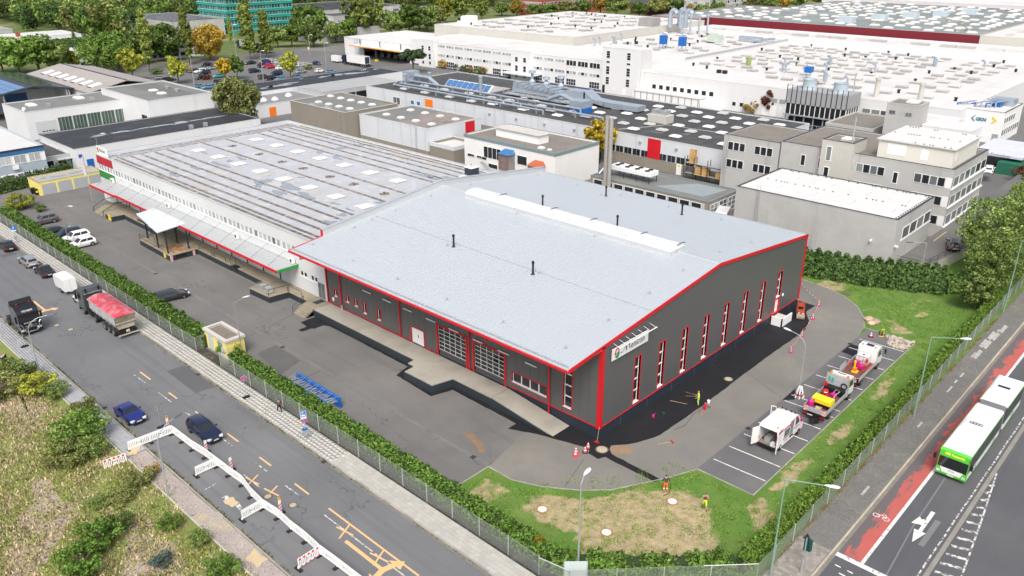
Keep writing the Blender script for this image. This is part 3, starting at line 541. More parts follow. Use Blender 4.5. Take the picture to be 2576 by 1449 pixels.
for a,b,c,e in gates:
 g=ob('gate',MB().box(HX0-.1,a-.22,.95,HX0+.2,a,e+.16,red).box(HX0-.1,b,.95,HX0+.2,b+.22,e+.16,red).box(HX0-.1,a,e,HX0+.2,b,e+.16,red),hall);H2(g)
 ob('bottom_panel',MB().box(HX0+.1,a,.97,HX0+.15,b,1.75,hallgrey),g)
 for k in range(3):ob('panel_groove',MB().box(HX0+.085,a+.02,1.13+k*.2,HX0+.1,b-.02,1.15+k*.2,steeld),g)
 R_,C_=6,5;hz=(e-1.75)/R_;wy=(b-a)/C_
 if pane_mesh is None:pane_mesh=MB().box(0,.03,.03,.03,wy-.03,hz-.03,glass).mesh('pane')
 for i in range(R_):
  for j in range(C_):ob('pane',pane_mesh,g,(HX0+.11,a+j*wy,1.75+i*hz))
 gb=MB()
 for i in range(R_+1):gb.box(HX0+.07,a,1.72+i*hz,HX0+.109,b,1.78+i*hz,barm)
 for j in range(C_+1):gb.box(HX0+.078,a+j*wy-.03,1.78,HX0+.108,a+j*wy+.03,e-.03,barm)
 ob('grille',gb,g)
for y in(81.85,69.95,58.0,46.35):H('downpipe',MB().tube((HX0-.12,y,.3 if y<50 else 1.0),(HX0-.12,y,9.2),.09,red,8).tube((HX0-.12,y,9.2),(49.6,y,9.45),.09,red,8))
for(y0,y1)in((76.97,75.38),(73.0,71.4),(69.12,67.58),(65.1,63.5),(61.2,59.7),(57.35,55.89),(53.58,51.98),(49.65,48.07)):H('strip_lamp',MB().tube((HX0-.12,y0,5.02),(HX0-.12,y1,5.02),.06,white,8).box(HX0-.1,min(y0,y1)+.2,5.0,HX0,min(y0,y1)+.3,5.05,steel).box(HX0-.1,max(y0,y1)-.3,5.0,HX0,max(y0,y1)-.2,5.05,steel))
for y in(83.6,80.3,70.2,57.8):H('floodlight',MB().box(HX0-.35,y-.15,8.55,HX0-.05,y+.15,8.85,steel))
H('notice',MB().box(HX0-.02,83.6,1.45,HX0,84.0,1.95,white))
# roof
xe0,xe1=49.5,97.45
H('roof',MB().extr([(xe0,rz_(xe0)),(RX,RZ),(xe1,rz_(xe1)),(xe1,rz_(xe1)-.14),(RX,RZ-.14),(xe0,rz_(xe0)-.14)],'y',HY0-.02,HY1-.2,roofsheet))
rib_f=MB().extr([(HY0-.02,0),(HY0+.02,0),(HY0+.01,.03),(HY0-.01,.03)],'x',0,1,roofrib).mesh('roof_rib')
def ribobj(y,x0,x1):
 o=ob('roof_rib',rib_f,hall);d=x1-x0;o.location=(x0-75,y-HY0-62,rz_(x0)-.002);o.rotation_euler=(0,-math.atan2(rz_(x1)-rz_(x0),d),0);o.scale=(math.hypot(d,rz_(x1)-rz_(x0)),1,1)
for k in range(111):
 y=HY0+.25+k*.401;ribobj(y,xe0+.05,RX-.16)
 if 1:ribobj(y,RX+.16,xe1-.05)
H('ridge_cap',MB().extr([(RX-.3,RZ-.02),(RX,RZ+.07),(RX+.3,RZ-.02),(RX,RZ-.05)],'y',HY0,HY1-.2,flash))
for s_,(xa,xb)in enumerate(((xe0,RX),(RX,xe1))):H('verge',MB().extr([(xa,rz_(xa)-.3),(xb,rz_(xb)-.3),(xb,rz_(xb)+.07),(xa,rz_(xa)+.07)],'y',HY0-.12,HY0-.025,red))
H('verge',MB().extr([(xe0,rz_(xe0)-.25),(HX0,rz_(HX0)-.25),(HX0,rz_(HX0)+.07),(xe0,rz_(xe0)+.07)],'y',HY1-.19,HY1-.1,red))
H('gutter',MB().extr([(xe0-.2,9.45),(xe0+.02,9.45),(xe0+.02,9.6),(xe0-.05,9.66),(xe0-.2,9.66)],'y',HY0-.1,HY1-.1,red));H('gutter',MB().box(xe1,HY0,rz_(xe1)-.2,xe1+.18,HY1-.2,rz_(xe1)-.02,red))
H('snow_guard',MB().tube((xe0+.25,HY0+.2,9.86),(xe0+.25,HY1-.4,9.86),.025,steel,5).tube((xe0+.25,HY0+.2,9.95),(xe0+.25,HY1-.4,9.95),.025,steel,5));H('snow_guard',MB().tube((xe1-.3,HY0+.2,10.2),(xe1-.3,HY1-.4,10.2),.03,steel,5))
gb_=MB().box(-.02,-.02,-.1,.02,.02,.16,steel).mesh('guard_bracket')
for k in range(38):ob('guard_bracket',gb_,hall,(xe0+.25-75,HY0+.6+k*1.17-62,9.82))
H('soffit',MB().extr([(xe0+.03,9.42),(HX0,rz_(HX0)-.45),(HX0,rz_(HX0)-.2),(xe0+.03,9.55)],'y',HY0-.02,HY1-.2,M('soffit_grey',(.45,.46,.46),.5,.04,.5)))
for y in(82.5,64.8,50.5,47.6):H('eave_bracket',MB().path([(xe0+.0,y,9.35),(xe0+.0,y,9.05),(xe0+.7,y,9.05),(xe0+.7,y,9.4)],.07,red,6))
pz=.8
for xa,xb in((HX0,RX),(RX,xe1)):H('parapet',MB().extr([(xa,rz_(xa)-.3),(xb,rz_(xb)-.3),(xb,rz_(xb)+pz),(xa,rz_(xa)+pz)],'y',HY1-.19,HY1+.25,flash));H('coping',MB().extr([(xa,rz_(xa)+pz),(xb,rz_(xb)+pz),(xb,rz_(xb)+pz+.05),(xa,rz_(xa)+pz+.05)],'y',HY1-.27,HY1+.33,M('coping_metal',(.5,.53,.55),.35,.04,.5,metal=.4)))
H('end_wall',MB().extr([(HX0,.9),(HX1,.9),(HX1,rz_(HX1)-.31),(RX,RZ-.31),(HX0,rz_(HX0)-.31)],'y',HY1-.18,HY1+.02,hallgrey));H('parapet_end',MB().box(HX0-.06,HY1-.2,rz_(HX0)-.3,HX0,HY1+.26,rz_(HX0)+pz,red))
# ridge rooflight
sk=ob('ridge_skylight',MB().box(73.75,45.4,12.15,73.88,78.7,12.85,flash).box(76.52,45.4,12.15,76.65,78.7,12.85,flash).box(73.88,45.4,12.2,76.52,45.55,12.84,flash).box(73.88,78.55,12.2,76.52,78.7,12.84,flash),hall);H2(sk)
va=[(75.2+1.36*math.cos(t*math.pi/12),12.82+.5*math.sin(t*math.pi/12))for t in range(13)]
mbv=MB();
for a,b in zip(va,va[1:]):mbv.face([(a[0],45.5,a[1]),(a[0],78.6,a[1]),(b[0],78.6,b[1]),(b[0],45.5,b[1])][::-1],polycarb)
mbv.face([(x,45.5,z)for x,z in va],polycarb);mbv.face([(x,78.6,z)for x,z in va][::-1],polycarb)
ob('vault',mbv,sk,smooth=False)
arch=MB()
for a,b in zip(va,va[1:]):arch.tube((a[0]+.0,0,a[1]+.015),(b[0],0,b[1]+.015),.022,flash,4)
am=arch.mesh('arch_rib')
for k in range(30):ob('arch_rib',am,sk,(0,46.0+k*1.1,0))
for a in((1,1,2290,500),(2,1,215,640),(2,1,570,740),(2,1,1085,895),(2,1,1465,995)):
 p=q(*a,13.5);wd=2.6 if a[2]==570 else 1.5
 fl=ob('vent_flap',MB().box(73.95,p[1]-wd/2,12.9,75.1,p[1]+wd/2,13.3,polycarb).box(73.85,p[1]-wd/2-.08,13.3,75.2,p[1]+wd/2+.08,13.36,polycarb),sk)
 arc=MB()
 for t in range(4,9):arc.tube((va[t-1][0]+.5,p[1]-wd/2-1.0,va[t-1][1]+.04),(va[t][0]+.5,p[1]-wd/2-1.0,va[t][1]+.04),.05,steeld,5)
 ob('dark_arch',arc,sk)
for a in((2,1,308,625),(2,1,945,525),(2,1,1058,835),(2,1,1708,712),(2,1,211,1310),(1,1,1990,1033)):
 p=qroof(*a);H('vent_pipe',MB().lathe([(.3,-.05),(.16,.08),(.115,.12),(.115,1.25),(.16,1.25),(.16,1.5),(.1,1.55)],black,(p[0],p[1],p[2]),10))
am2=MB().box(-.3,-.03,.02,.3,.03,.05,steel).box(-.03,-.25,.02,.03,.25,.05,steel).lathe([(.03,.04),(.03,.3),(.06,.32)],steel,n=6).mesh('roof_anchor')
for a in((1,1,580,1015),(1,1,995,842),(1,1,1405,672),(1,1,1760,525),(1,1,980,1180),(1,1,1427,1360),(1,1,1930,1022),(1,1,1170,765),(2,1,835,930),(2,1,52,705),(2,1,1725,1275),(2,1,280,1298),(2,1,895,513),(2,1,1095,520),(2,1,1575,635),(2,1,2105,765),(2,1,2090,1090),(2,1,2405,990),(2,1,1665,1092),(1,2,1925,118),(1,2,2490,347),(2,2,975,328),(2,2,1385,55),(2,2,545,605),(2,1,655,412),(2,1,260,318),(1,1,2155,410)):
 p=qroof(*a);ob('roof_anchor',am2,hall,(p[0]-75,p[1]-62,p[2]))
for x in(62.4,):H('lightning_wire',MB().extr([(HY0,0),(HY1,0),(HY1,.02),(HY0,.02)],'x',x-.012,x+.012,steel));hall.children[-1].location.z=0
for o in[c for c in hall.children if c.name.startswith('lightning_wire')]:o.location=(-75,-62,rz_(62.4)+.05)
wh=MB().box(-.03,-.2,0,.03,.2,.06,steel).mesh('wire_holder')
for k in range(36):ob('wire_holder',wh,hall,(62.4-75,HY0+.8+k*1.23-62,rz_(62.4)))
# sign
BENCH=bpy.data.scenes.new('bench')        # an empty side scene, only to turn curves and skins into meshes quickly
def baked(o):
 BENCH.collection.objects.link(o);BENCH.view_layers[0].update();dg=BENCH.view_layers[0].depsgraph
 me=bpy.data.meshes.new_from_object(o.evaluated_get(dg));bpy.data.objects.remove(o);return me
def text_mesh(body,size,m,shear=0.,ext=.004,spacing=1.0,bold=0.,align='LEFT'):
 cu=bpy.data.curves.new('lettering','FONT');cu.body=body;cu.size=size;cu.shear=shear;cu.extrude=ext;cu.space_character=spacing;cu.offset=bold;cu.align_x=align;cu.resolution_u=4
 o=bpy.data.objects.new('lettering',cu);me=baked(o);me.materials.clear();me.materials.append(m);return me
inkm=M('ink_dark',(.02,.018,.04),.5,0,1,0,1)
def logo(root,loc,rx,rz,s,face,y):
 # oval of two halves parted by a white swash
 def el(a0,a1,n=14,k=1.):return[(math.cos(a0+(a1-a0)*i/n)*.36*k,math.sin(a0+(a1-a0)*i/n)*.5*k)for i in range(n+1)]
 sw_=[(-.36,-.12),(-.22,-.2),(-.05,-.05),(.06,.14),(.2,.2),(.33,.1)]
 top=el(math.radians(10),math.radians(195));bot=el(math.radians(205),math.radians(360))
 for pts,m in((top+[(x,z+.05)for x,z in sw_][1:-1],signred),(bot+[(x,z-.05)for x,z in sw_[::-1]][1:-1],M('logo_green',(.0,.3,.1),.4,0,1,0,1))):
  f=[(loc[0]+x*s,loc[1]+z*s)for x,z in pts];mb=MB()
  mb.extr([(a,b)for a,b in f],'y' if face=='-y' else 'x',y-.012,y,m);ob('emblem',mb,root)
 mb=MB();mb.extr([(loc[0]+a*s,loc[1]+b*s)for a,b in((-.16,.2),(-.02,.33),(.1,.36),(.02,.12),(-.1,.0))],'y' if face=='-y' else 'x',y-.02,y-.01,white);ob('emblem',mb,root)
sg=thing('hall_sign','white sign board reading Menicon with red and green oval on the grey gable','sign',(58.7,39.85,8.2))
def sgp(name,mb):o=ob(name,mb,sg);o.location=(-58.7,-39.85,-8.2);return o
sgp('board',MB().box(55.75,39.78,8.2,61.68,39.85,9.45,M('sign_white',(.72,.73,.72),.4,.02,1,0,1)))
lg=bpy.data.objects.new('tmp',None)
class _R:pass
logo_root=sg
n0=len(sg.children)
logo(sg,(56.55,8.82),0,0,1.1,'-y',39.78)
for o in sg.children:
 if o.name.startswith('emblem'):o.location=(-58.7,-39.85,-8.2)
tm=text_mesh('enicon',.92,inkm,shear=.18,ext=.006,spacing=1.02)
o=ob('lettering',tm,sg,(58.72-58.7,-.078,8.52-8.2));o.rotation_euler=(math.pi/2,0,0);o.scale=(.92,1.1,1)
mm=MB()      # swash capital M
def ribbon(pts,w0,mb,m,y):
 for i,(a,b)in enumerate(zip(pts,pts[1:])):
  d=Vector((b[0]-a[0],b[1]-a[1])).normalized();n=Vector((-d.y,d.x));wa,wb=w0[i]/2,w0[i+1]/2
  mb.face([(a[0]+n.x*wa,y,a[1]+n.y*wa),(a[0]-n.x*wa,y,a[1]-n.y*wa),(b[0]-n.x*wb,y,b[1]-n.y*wb),(b[0]+n.x*wb,y,b[1]+n.y*wb)],m)
ribbon([(57.12,8.72),(57.2,8.6),(57.38,8.58),(57.6,8.75),(57.85,9.2)],[.11,.08,.05,.04,.04],mm,inkm,39.772);ribbon([(57.85,9.22),(57.95,9.1),(58.05,8.56)],[.1,.13,.13],mm,inkm,39.771);ribbon([(58.05,8.58),(58.3,9.05),(58.4,9.22)],[.04,.04,.04],mm,inkm,39.772);ribbon([(58.4,9.22),(58.5,9.08),(58.6,8.56)],[.1,.13,.12],mm,inkm,39.771)
sgp('lettering',mm)
sgp('light_bar',MB().tube((56.0,39.2,9.72),(62.25,39.2,9.72),.05,white,8))
for k in range(7):sgp('bracket',MB().tube((56.1+k*1.0,40.0,9.95),(56.1+k*1.0,39.2,9.72),.02,white,5))
# landing by the gable door
ld=thing('door_landing','light concrete landing with upstand at the gable door','landing',(91,39,0));
def ldp(n_,mb):o=ob(n_,mb,ld);o.location=(-91,-39,0)
ldp('slab',MB().box(90.0,38.65,0,91.7,39.95,.95,conc_lite));ldp('upstand',MB().box(89.85,38.5,0,89.99,39.94,1.15,white));ldp('upstand',MB().extr([(89.85,0),(92.6,0),(92.6,1.15),(89.85,1.15)],'y',38.5,38.64,white));ldp('step',MB().box(91.7,38.65,0,92.15,39.95,.62,conc_lite));ldp('step',MB().box(92.15,38.65,0,92.6,39.95,.31,conc_lite))
# loading dock with ramp
dk=thing('loading_dock','long concrete loading dock with dark sides and ramp along grey hall','loading dock',(52,64,0))
def dp(n_,mb):o=ob(n_,mb,dk);o.location=(-52,-64,0);return o
DK=[(54.45,84.4),(51.7,84.4),(51.7,64.4),(50.7,64.3),(50.66,63.2),(49.2,63.1),(49.25,58.5),(51.75,57.9),(51.75,52.0),(54.45,52.0)]
dp('base',MB().prism(DK,-.05,.86,dockpaint));
def grow(poly,d):
 out=[];n=len(poly)
 for i in range(n):
  a,b,c=Vector(poly[i-1]),Vector(poly[i]),Vector(poly[(i+1)%n]);e1,e2=(b-a).normalized(),(c-b).normalized()
  n1,n2=Vector((e1.y,-e1.x)),Vector((e2.y,-e2.x));m_=(n1+n2);m_=m_/max(.2,m_.dot(n1));out.append(tuple(b-m_*d))
 return out
dp('deck',MB().prism(grow(DK,.06),.86,.965,concrete))
dp('ramp',MB().extr([(52.0,.965),(43.6,.03),(43.6,-.05),(52.0,-.05)],'x',51.85,54.4,concrete));dp('ramp_side',MB().extr([(52.02,.86),(52.02,-.04),(43.9,-.04),(43.9,-.03)],'x',51.74,51.845,dockpaint));dp('bin',MB().lathe([(.14,.97),(.14,1.7)],steel,(54.1,81.4,0),8))
dj=M('deck_joint',(.24,.22,.19),.9,.1,1)
for y in(80,75.5,71,66.5,61,56.2):dp('deck_joint',MB().box(51.72 if y>64 or y<58 else 49.3,y-.012,.965,54.4,y+.012,.968,dj))
# steps between the docks
stp=thing('dock_steps','sandy stone steps between the two loading docks','steps',(52,86,0))
for k in range(5):o=ob('step',MB().box(50.35+k*.33,84.5,0,52.1,87.0,.19*(k+1)-.004*k,concrete_old),stp);o.location=(-52,-86,0)
o=ob('landing',MB().box(52.1,84.45,0,54.45,87.2,.955,concrete_old).box(52.9,85.4,.955,54.3,86.4,.962,steeld),stp);o.location=(-52,-86,0)
o=ob('handrail',MB().path([(50.3,87.05,0),(50.3,87.05,1.0),(52.1,87.05,1.95),(52.1,87.05,.95)],.035,steeld).path([(50.35,87.05,.55),(52.1,87.05,1.5)],.02,steeld),stp);o.location=(-52,-86,0)
# ================================================================== THE OLD WHITE HALL
old=thing('warehouse','long pale warehouse with silvery slab-striped flat roof beside the grey hall','warehouse',(75,120,0))
def O(name,mb,**k):o=ob(name,mb,old,**k);o.location=(-75,-120,0);return o
OX1,OY1,OZ=95.2,157.3,8.75
oldwall=M('old_render',(.6,.615,.62),.85,.04,.15,.05,9)
WZ0,WZ1=5.95,7.0
ys=[];y=88.3;k=0
while y<156.2:
 ys.append((y,y+.92));k+=1;y+=1.17 if k%6 else 1.42
OH=[(a,b,WZ0,WZ1)for a,b in ys];low=[(91.3,91.9,3.0,3.6),(92.0,92.6,3.0,3.6),(89.6,90.3,3.05,3.75),(90.45,91.15,3.05,3.75),(87.1,87.8,3.05,3.75),(87.95,88.6,3.05,3.75)][2:]
O('wall',holed(MB(),'-x',HX0,85.2,OY1,0,OZ,OH+low,.25,oldwall));O('wall',MB().box(HX0+.25,OY1-.25,0,OX1,OY1,OZ,oldwall));O('wall',MB().box(OX1-.25,85.2,0,OX1,OY1-.25,OZ,whitewall))
fm=MB().box(-.0,0,0,.06,.92,.05,white).box(0,0,WZ1-WZ0-.05,.06,.92,WZ1-WZ0,white).box(0,0,.05,.06,.05,WZ1-WZ0-.05,white).box(0,.87,.05,.06,.92,WZ1-WZ0-.05,white).mesh('window');pm_=MB().box(.02,.03,.03,.05,.89,WZ1-WZ0-.03,glass2).mesh('pane');pmd=MB().box(.02,.03,.03,.05,.89,WZ1-WZ0-.03,glass3).mesh('pane')
for a,b in ys:
 w_=ob('window',fm,old,(HX0+.02-75,a-120,WZ0));ob('pane',pmd if random.random()<.22 else pm_,w_)
for a,b,c,e in low:w_=O('window',MB().box(HX0+.04,a,c,HX0+.1,b,c+.05,white).box(HX0+.04,a,e-.05,HX0+.1,b,e,white).box(HX0+.04,a,c+.05,HX0+.1,a+.05,e-.05,white).box(HX0+.04,b-.05,c+.05,HX0+.1,b,e-.05,white));ob('pane',MB().box(HX0+.08,a+.03,c+.03,HX0+.12,b-.03,e-.03,glass),w_)
O('window_sill',MB().box(HX0-.07,87.5,WZ0-.09,HX0,OY1,WZ0-.01,white));O('window_sill',MB().box(HX0-.05,87.0,2.94,HX0,91.3,3.02,white))
O('colour_panel',MB().box(HX0-.05,150.4,7.08,HX0-.002,OY1,8.55,M('panel_red',(.42,.02,.035),.6,.05,.4)));O('colour_panel',MB().box(HX0-.05,150.4,4.5,HX0-.002,OY1,5.85,M('panel_green',(.03,.22,.045),.6,.05,.4)))
O('roof',MB().box(HX0+.25,85.2,8.3,OX1-.25,OY1-.25,8.5,bitroof))
O('coping',MB().box(HX0-.06,87.2,OZ,HX0+.3,OY1+.05,OZ+.05,flash).box(OX1-.3,85.2,OZ,OX1+.06,OY1+.05,OZ+.05,flash).box(HX0+.3,OY1-.3,OZ,OX1-.3,OY1+.05,OZ+.049,flash))
# ballast slabs in stripes
xs=[55.55,56.5,58.5,60.4,62.9,65.4,72.55,77.4,84.6,87.1,89.6,91.6,93.3,94.45];sl_=[]
for x in xs:
 y=87.2 if x<60 else 88
 while y<151.6:
  if random.random()>.015:sl_.append((x+random.uniform(-.02,.02),y,random.uniform(-.05,.05),0))
  y+=.43
for yy in(152.2,153.4,154.4):
 x=56.4
 while x<94:
  if random.random()>.03:sl_.append((x,yy+random.uniform(-.03,.03),random.uniform(-.06,.06),1))
  x+=.52
sl_.sort(key=lambda s:math.hypot(s[0],s[1]));sm_=MB().box(-.25,-.18,0,.25,.18,.05,slabm).mesh('roof_slab')
for s in sl_[:300]:ob('roof_slab',sm_,old,(s[0]-75,s[1]-120,8.5),s[2]+(math.pi/2 if s[3]else 0))
rs=MB()
for s in sl_[300:]:rs.cbox(s[0],s[1],8.525,.5,.36,.05,slabm,s[2]+(math.pi/2 if s[3]else 0))
O('roof_slab',rs,kind='stuff')
def pin(x,y):
 for k in range(6):
  a=k*math.pi/3+random.uniform(-.2,.2);ob('roof_slab',pn,old,(x+.55*math.cos(a)-75,y+.55*math.sin(a)-120,8.52),a+random.uniform(-.2,.2)).rotation_euler=(random.uniform(-.1,.1),random.uniform(-.1,.1),a)
 ob('roof_drain',MB().lathe([(.2,0),(.15,.1)],black,n=8),old,(x-75,y-120,8.5))
pn=MB().box(-.25,-.25,0,.25,.25,.05,slabm).mesh('roof_slab')
for x,y in((75.2,145),(75.2,135.4),(75.1,127.4),(75.1,120.8),(75.1,112.9),(75.1,106.2),(75.1,98.4)):pin(x,y)
skm=MB().box(-1.0,-.95,0,1.0,.95,.22,conc_lite).box(-1.07,-1.02,.22,1.07,1.02,.3,polycarb)
skyl=M('skylight_grey',(.62,.63,.64),.35,.03,.5)
skm.raw([(-1,-.95,.3),(1,-.95,.3),(1,.95,.3),(-1,.95,.3),(-.6,-.55,.5),(.6,-.55,.5),(.6,.55,.5),(-.6,.55,.5)],[(0,1,5,4),(1,2,6,5),(2,3,7,6),(3,0,4,7),(4,5,6,7)],skyl);skm=skm.mesh('skylight')
for x in(68.7,80.8):
 for k in range(8):
  y=94.9+7.27*k;ob('skylight',skm,old,(x-75,y-120,8.5),random.uniform(-.01,.01))
ob('skylight',MB().box(-.5,-.4,0,.5,.4,.3,polycarb),old,(89.8-75,96.2-120,8.5))
bx=O('roof_chimney',MB().box(91.4,95.7,8.5,93.1,97.4,9.75,M('slate_dark',(.03,.04,.06),.5,.1,2)));ob('cap',MB().box(91.3,95.6,9.75,93.2,97.5,9.86,white).lathe([(.15,9.86),(.15,10.3),(.2,10.3)],steel,(92.1,96.5,0),8).lathe([(.12,9.86),(.12,10.15)],steel,(92.7,96.5,0),8),bx)
def puddle(root,pts_or,z,loc0,seed=0):
 return sheet('puddle',pts_or,z,water,root)
def blobpoly(cx,cy,rx,ry,seed,n=18,rot=0):
 r=random.Random(seed);out=[];ph=[r.uniform(0,6.28)for _ in range(3)]
 for i in range(n):
  t=2*math.pi*i/n;k=1+.3*math.sin(2*t+ph[0])+.2*math.sin(3*t+ph[1])+.14*math.sin(5*t+ph[2]);out.append((cx+rx*k*math.cos(t),cy+ry*k*math.sin(t)))
 return out
i=0
for c,r,x,y,rx,ry in((1,1,340,430,.9,3.6),(1,1,500,520,.8,2.4),(1,1,230,490,.6,2.4),(1,1,110,370,.8,1.4),(1,1,790,600,.5,.8),(1,1,940,660,.4,.9),(1,1,1250,590,.5,.9),(1,1,870,715,.5,1.1),(1,1,760,790,.7,1.4),(1,1,1680,315,.7,2.4),(1,1,1800,350,.6,1.6),(1,1,1950,340,.6,1.6),(1,1,860,40,.7,1.6),(1,1,640,85,.5,1.3),(1,1,815,140,.6,1.6),(1,1,1020,10,.7,1.8),(1,1,450,335,.4,.6),(1,1,980,400,.8,.8),(0,1,2210,205,.7,2.6),(0,1,2430,145,.6,1.6),(0,1,2310,170,.5,1),(0,1,1960,240,.5,1.6),(0,1,1750,310,.6,1.8),(0,1,1650,330,.25,2.6),(0,1,1560,40,3.2,.35),(0,1,2060,90,.4,.9),(1,1,40,400,.6,1.4),(1,1,20,425,.5,1.3)):
 p=q(c,r,x,y,8.5);i+=1;o=puddle(old,blobpoly(p[0],p[1],rx,ry,i),8.506,0);o.location=(-75,-120,0)
stainm=M('roof_stain',(.36,.3,.24),.8,.2,.6,.1,6,c2=(.5,.5,.5),th=(.45,.6),s2=.7)
for c,r,x,y,rx,ry in((1,1,350,380,.7,.9),(1,1,900,490,.4,1.2),(1,1,1310,520,.5,.8),(1,1,660,40,.5,1.2),(1,1,950,120,.5,1.2),(1,1,1280,270,.4,1),(0,1,1720,70,.5,1.2),(0,1,1880,330,.5,1.2),(0,1,2060,470,.4,1.5),(1,1,740,580,.5,1.2),(1,1,1500,150,.7,1.6),(1,1,1370,100,.4,.6),(0,1,2290,340,.4,1.3),(1,1,130,315,.3,.6)):
 p=q(c,r,x,y,8.5);i+=1;o=sheet('stain',blobpoly(p[0],p[1],rx,ry,i),8.5035,stainm,old);o.location=(-75,-120,0)
rs2=thing('roof_sign','small white roof sign reading Menicon above the red and green wall panels','sign',(54.8,155,8.8))
def rp(n_,mb):o=ob(n_,mb,rs2);o.location=(-54.8,-155,-8.8);return o
rp('board',MB().box(54.75,152.6,8.82,54.9,157.2,10.3,M('sign_white',(.72,.73,.72))))
for o in():pass
mb=MB();
def xlogo(cy,cz,s):
 for a0,a1,m in((10,195,signred),(205,360,MATS['logo_green'])):
  pts=[(cy-math.cos(math.radians(a0+(a1-a0)*i/12))*.36*s,cz+math.sin(math.radians(a0+(a1-a0)*i/12))*.5*s)for i in range(13)]
  rp('emblem',MB().extr(pts,'x',54.73,54.75,m))
xlogo(156.6,9.55,1.0)
o=ob('lettering',text_mesh('Menicon',.75,inkm,shear=.18),rs2,(54.74-54.8,156.0-155,9.35-8.8));o.rotation_euler=(math.pi/2,0,-math.pi/2);o.scale=(.95,1.1,1)
# canopy over the old dock
cnm=M('canopy_sheet',(.47,.485,.49),.45,.06,.3,.04,5,metal=.25)
cn=O('canopy',MB().prism([(54.48,91.5),(51.2,91.5),(51.15,142),(50.9,143),(50.8,152.9),(54.48,153.3)],4.3,4.5,cnm))
for k in range(62):o=ob('canopy_rib',MB().box(51.2,91.9+k*1.0,4.5,54.45,91.93+k*1.0,4.53,cnm),cn)
ob('canopy_edge',MB().box(51.08,91.4,4.2,51.2,142,4.56,red),cn);ob('canopy_edge',MB().prism([(51.08,142),(50.82,143),(50.72,153.0),(50.84,153.0),(50.94,143),(51.2,142)],4.2,4.56,red),cn);ob('canopy_end',MB().box(51.2,91.38,4.2,54.48,91.48,4.58,greenm),cn)
O('wall_trim',MB().box(HX0-.06,91.5,4.5,HX0,153.3,4.62,steel))
for k in range(14):y=94+k*4.4;O('tie_rod',MB().tube((51.4,y,4.55),(HX0,y+.3,5.85),.018,steeld,4))
for a in((0,1,1130,365),(0,1,1690,612),(0,1,2380,920),(1,1,360,1165)):
 p=qX(*a,HX0-.35);ac=O('air_conditioner',MB().box(HX0-.55,p[1]-.45,4.6,HX0-.15,p[1]+.45,5.3,white));ob('fan_grille',MB().lathe([(.26,0),(.26,.02)],steeld,(HX0-.57,p[1],4.95),12,'x'),ac)
# lower wall under canopy: pale panels and dark door posts, roller doors
for y0 in range(0,12):
 y=94+y0*4.5;O('dock_door',MB().box(HX0-.03,y,.95,HX0-.005,y+2.3,3.6,M('dock_door',(.5,.52,.53),.5,.06,1)));O('door_post',MB().box(HX0-.1,y+2.3,.95,HX0,y+2.55,4.25,navy))
d=O('door',MB().box(HX0-.04,85.5,.96,HX0,87.1,3.3,steel));ob('pane',MB().box(HX0-.06,85.6,1.1,HX0-.04,86.25,3.2,glass3).box(HX0-.06,86.35,1.1,HX0-.04,87.0,3.2,glass3),d)
# old dock
od=thing('loading_dock','old loading dock with dark edge under the white canopy','loading dock',(52,115,0))
def D(n_,mb):o=ob(n_,mb,od);o.location=(-52,-115,0);return o
ODK=[(54.45,87.2),(52.8,87.2),(52.8,91.8),(50.0,92.2),(49.8,96.9),(52.4,97.4),(52.4,104.5),(53.2,104.6),(53.2,106.6),(52.35,106.6),(52.35,116.8),(48.0,116.9),(48.1,127.6),(51.9,128.4),(51.85,141.5),(52.0,142.4),(49.8,142.6),(49.9,145.6),(52.4,146.4),(54.45,146.4)]
D('base',MB().prism(ODK,-.05,.87,dockpaint));D('deck',MB().prism(grow(ODK,.07),.87,.955,concrete_old));D('dock_leveller',MB().box(48.9,117.2,.955,51.3,121.2,.963,rust));D('dark_joint',MB().box(51.5,117.2,.955,51.6,128,.962,steeld))
D('leveller_mouth',MB().box(48.8,116.84,.3,51.2,116.9,.8,black));
for x in(48.2,51.75):D('warning_plate',MB().box(x-.18,116.78,.05,x+.18,116.88,.9,white))
for x in(48.2,51.75):
 for k in range(3):D('warning_stripe',MB().extr([(x-.18,.1+k*.28),(x+.18,.24+k*.28),(x+.18,.38+k*.28),(x-.18,.24+k*.28)],'y',116.77,116.779,signred))
D('yellow_buffer',MB().box(49.75,143.0,.1,49.82,144.0,1.0,yellowm));D('yellow_buffer',MB().box(47.93,118.3,.2,48.0,118.9,.95,yellowm))
D('handrail',MB().path([(52.38,116.2,.95),(52.38,116.2,1.75),(52.38,112.2,1.75),(52.38,112.2,.95)],.04,steeld).path([(52.38,111.4,.95),(52.38,111.4,1.75),(52.38,108.0,1.75),(52.38,108.0,.95)],.04,steeld));D('handrail',MB().path([(48.1,127.4,.95),(48.1,127.4,1.9),(48.1,119,1.9)],.04,steeld).path([(48.1,127.4,1.4),(48.1,119,1.4)],.03,steeld))
for k in range(5):D('step',MB().box(52.4,104.6+k*.36,0,53.2,104.95+k*.36,.17*(k+1),steeld))
D('handrail',MB().path([(53.2,104.5,.2),(53.2,104.5,1.2),(53.2,106.6,2.0),(53.2,106.6,.95),(53.2,106.6,2.0),(52.35,106.6,2.0),(52.35,106.6,.95)],.03,steeld));D('handrail',MB().path([(50.0,92.3,.95),(50.0,92.3,1.9),(52.7,91.9,1.9),(52.7,91.9,.95)],.035,steeld).path([(52.75,91.7,.95),(52.75,91.7,1.9),(52.75,88.5,1.9),(52.75,88.5,.95)],.035,steeld))
cg=thing('wire_crate','galvanised wire crates standing on the old dock corner','crate',(50.8,94.2,.95))
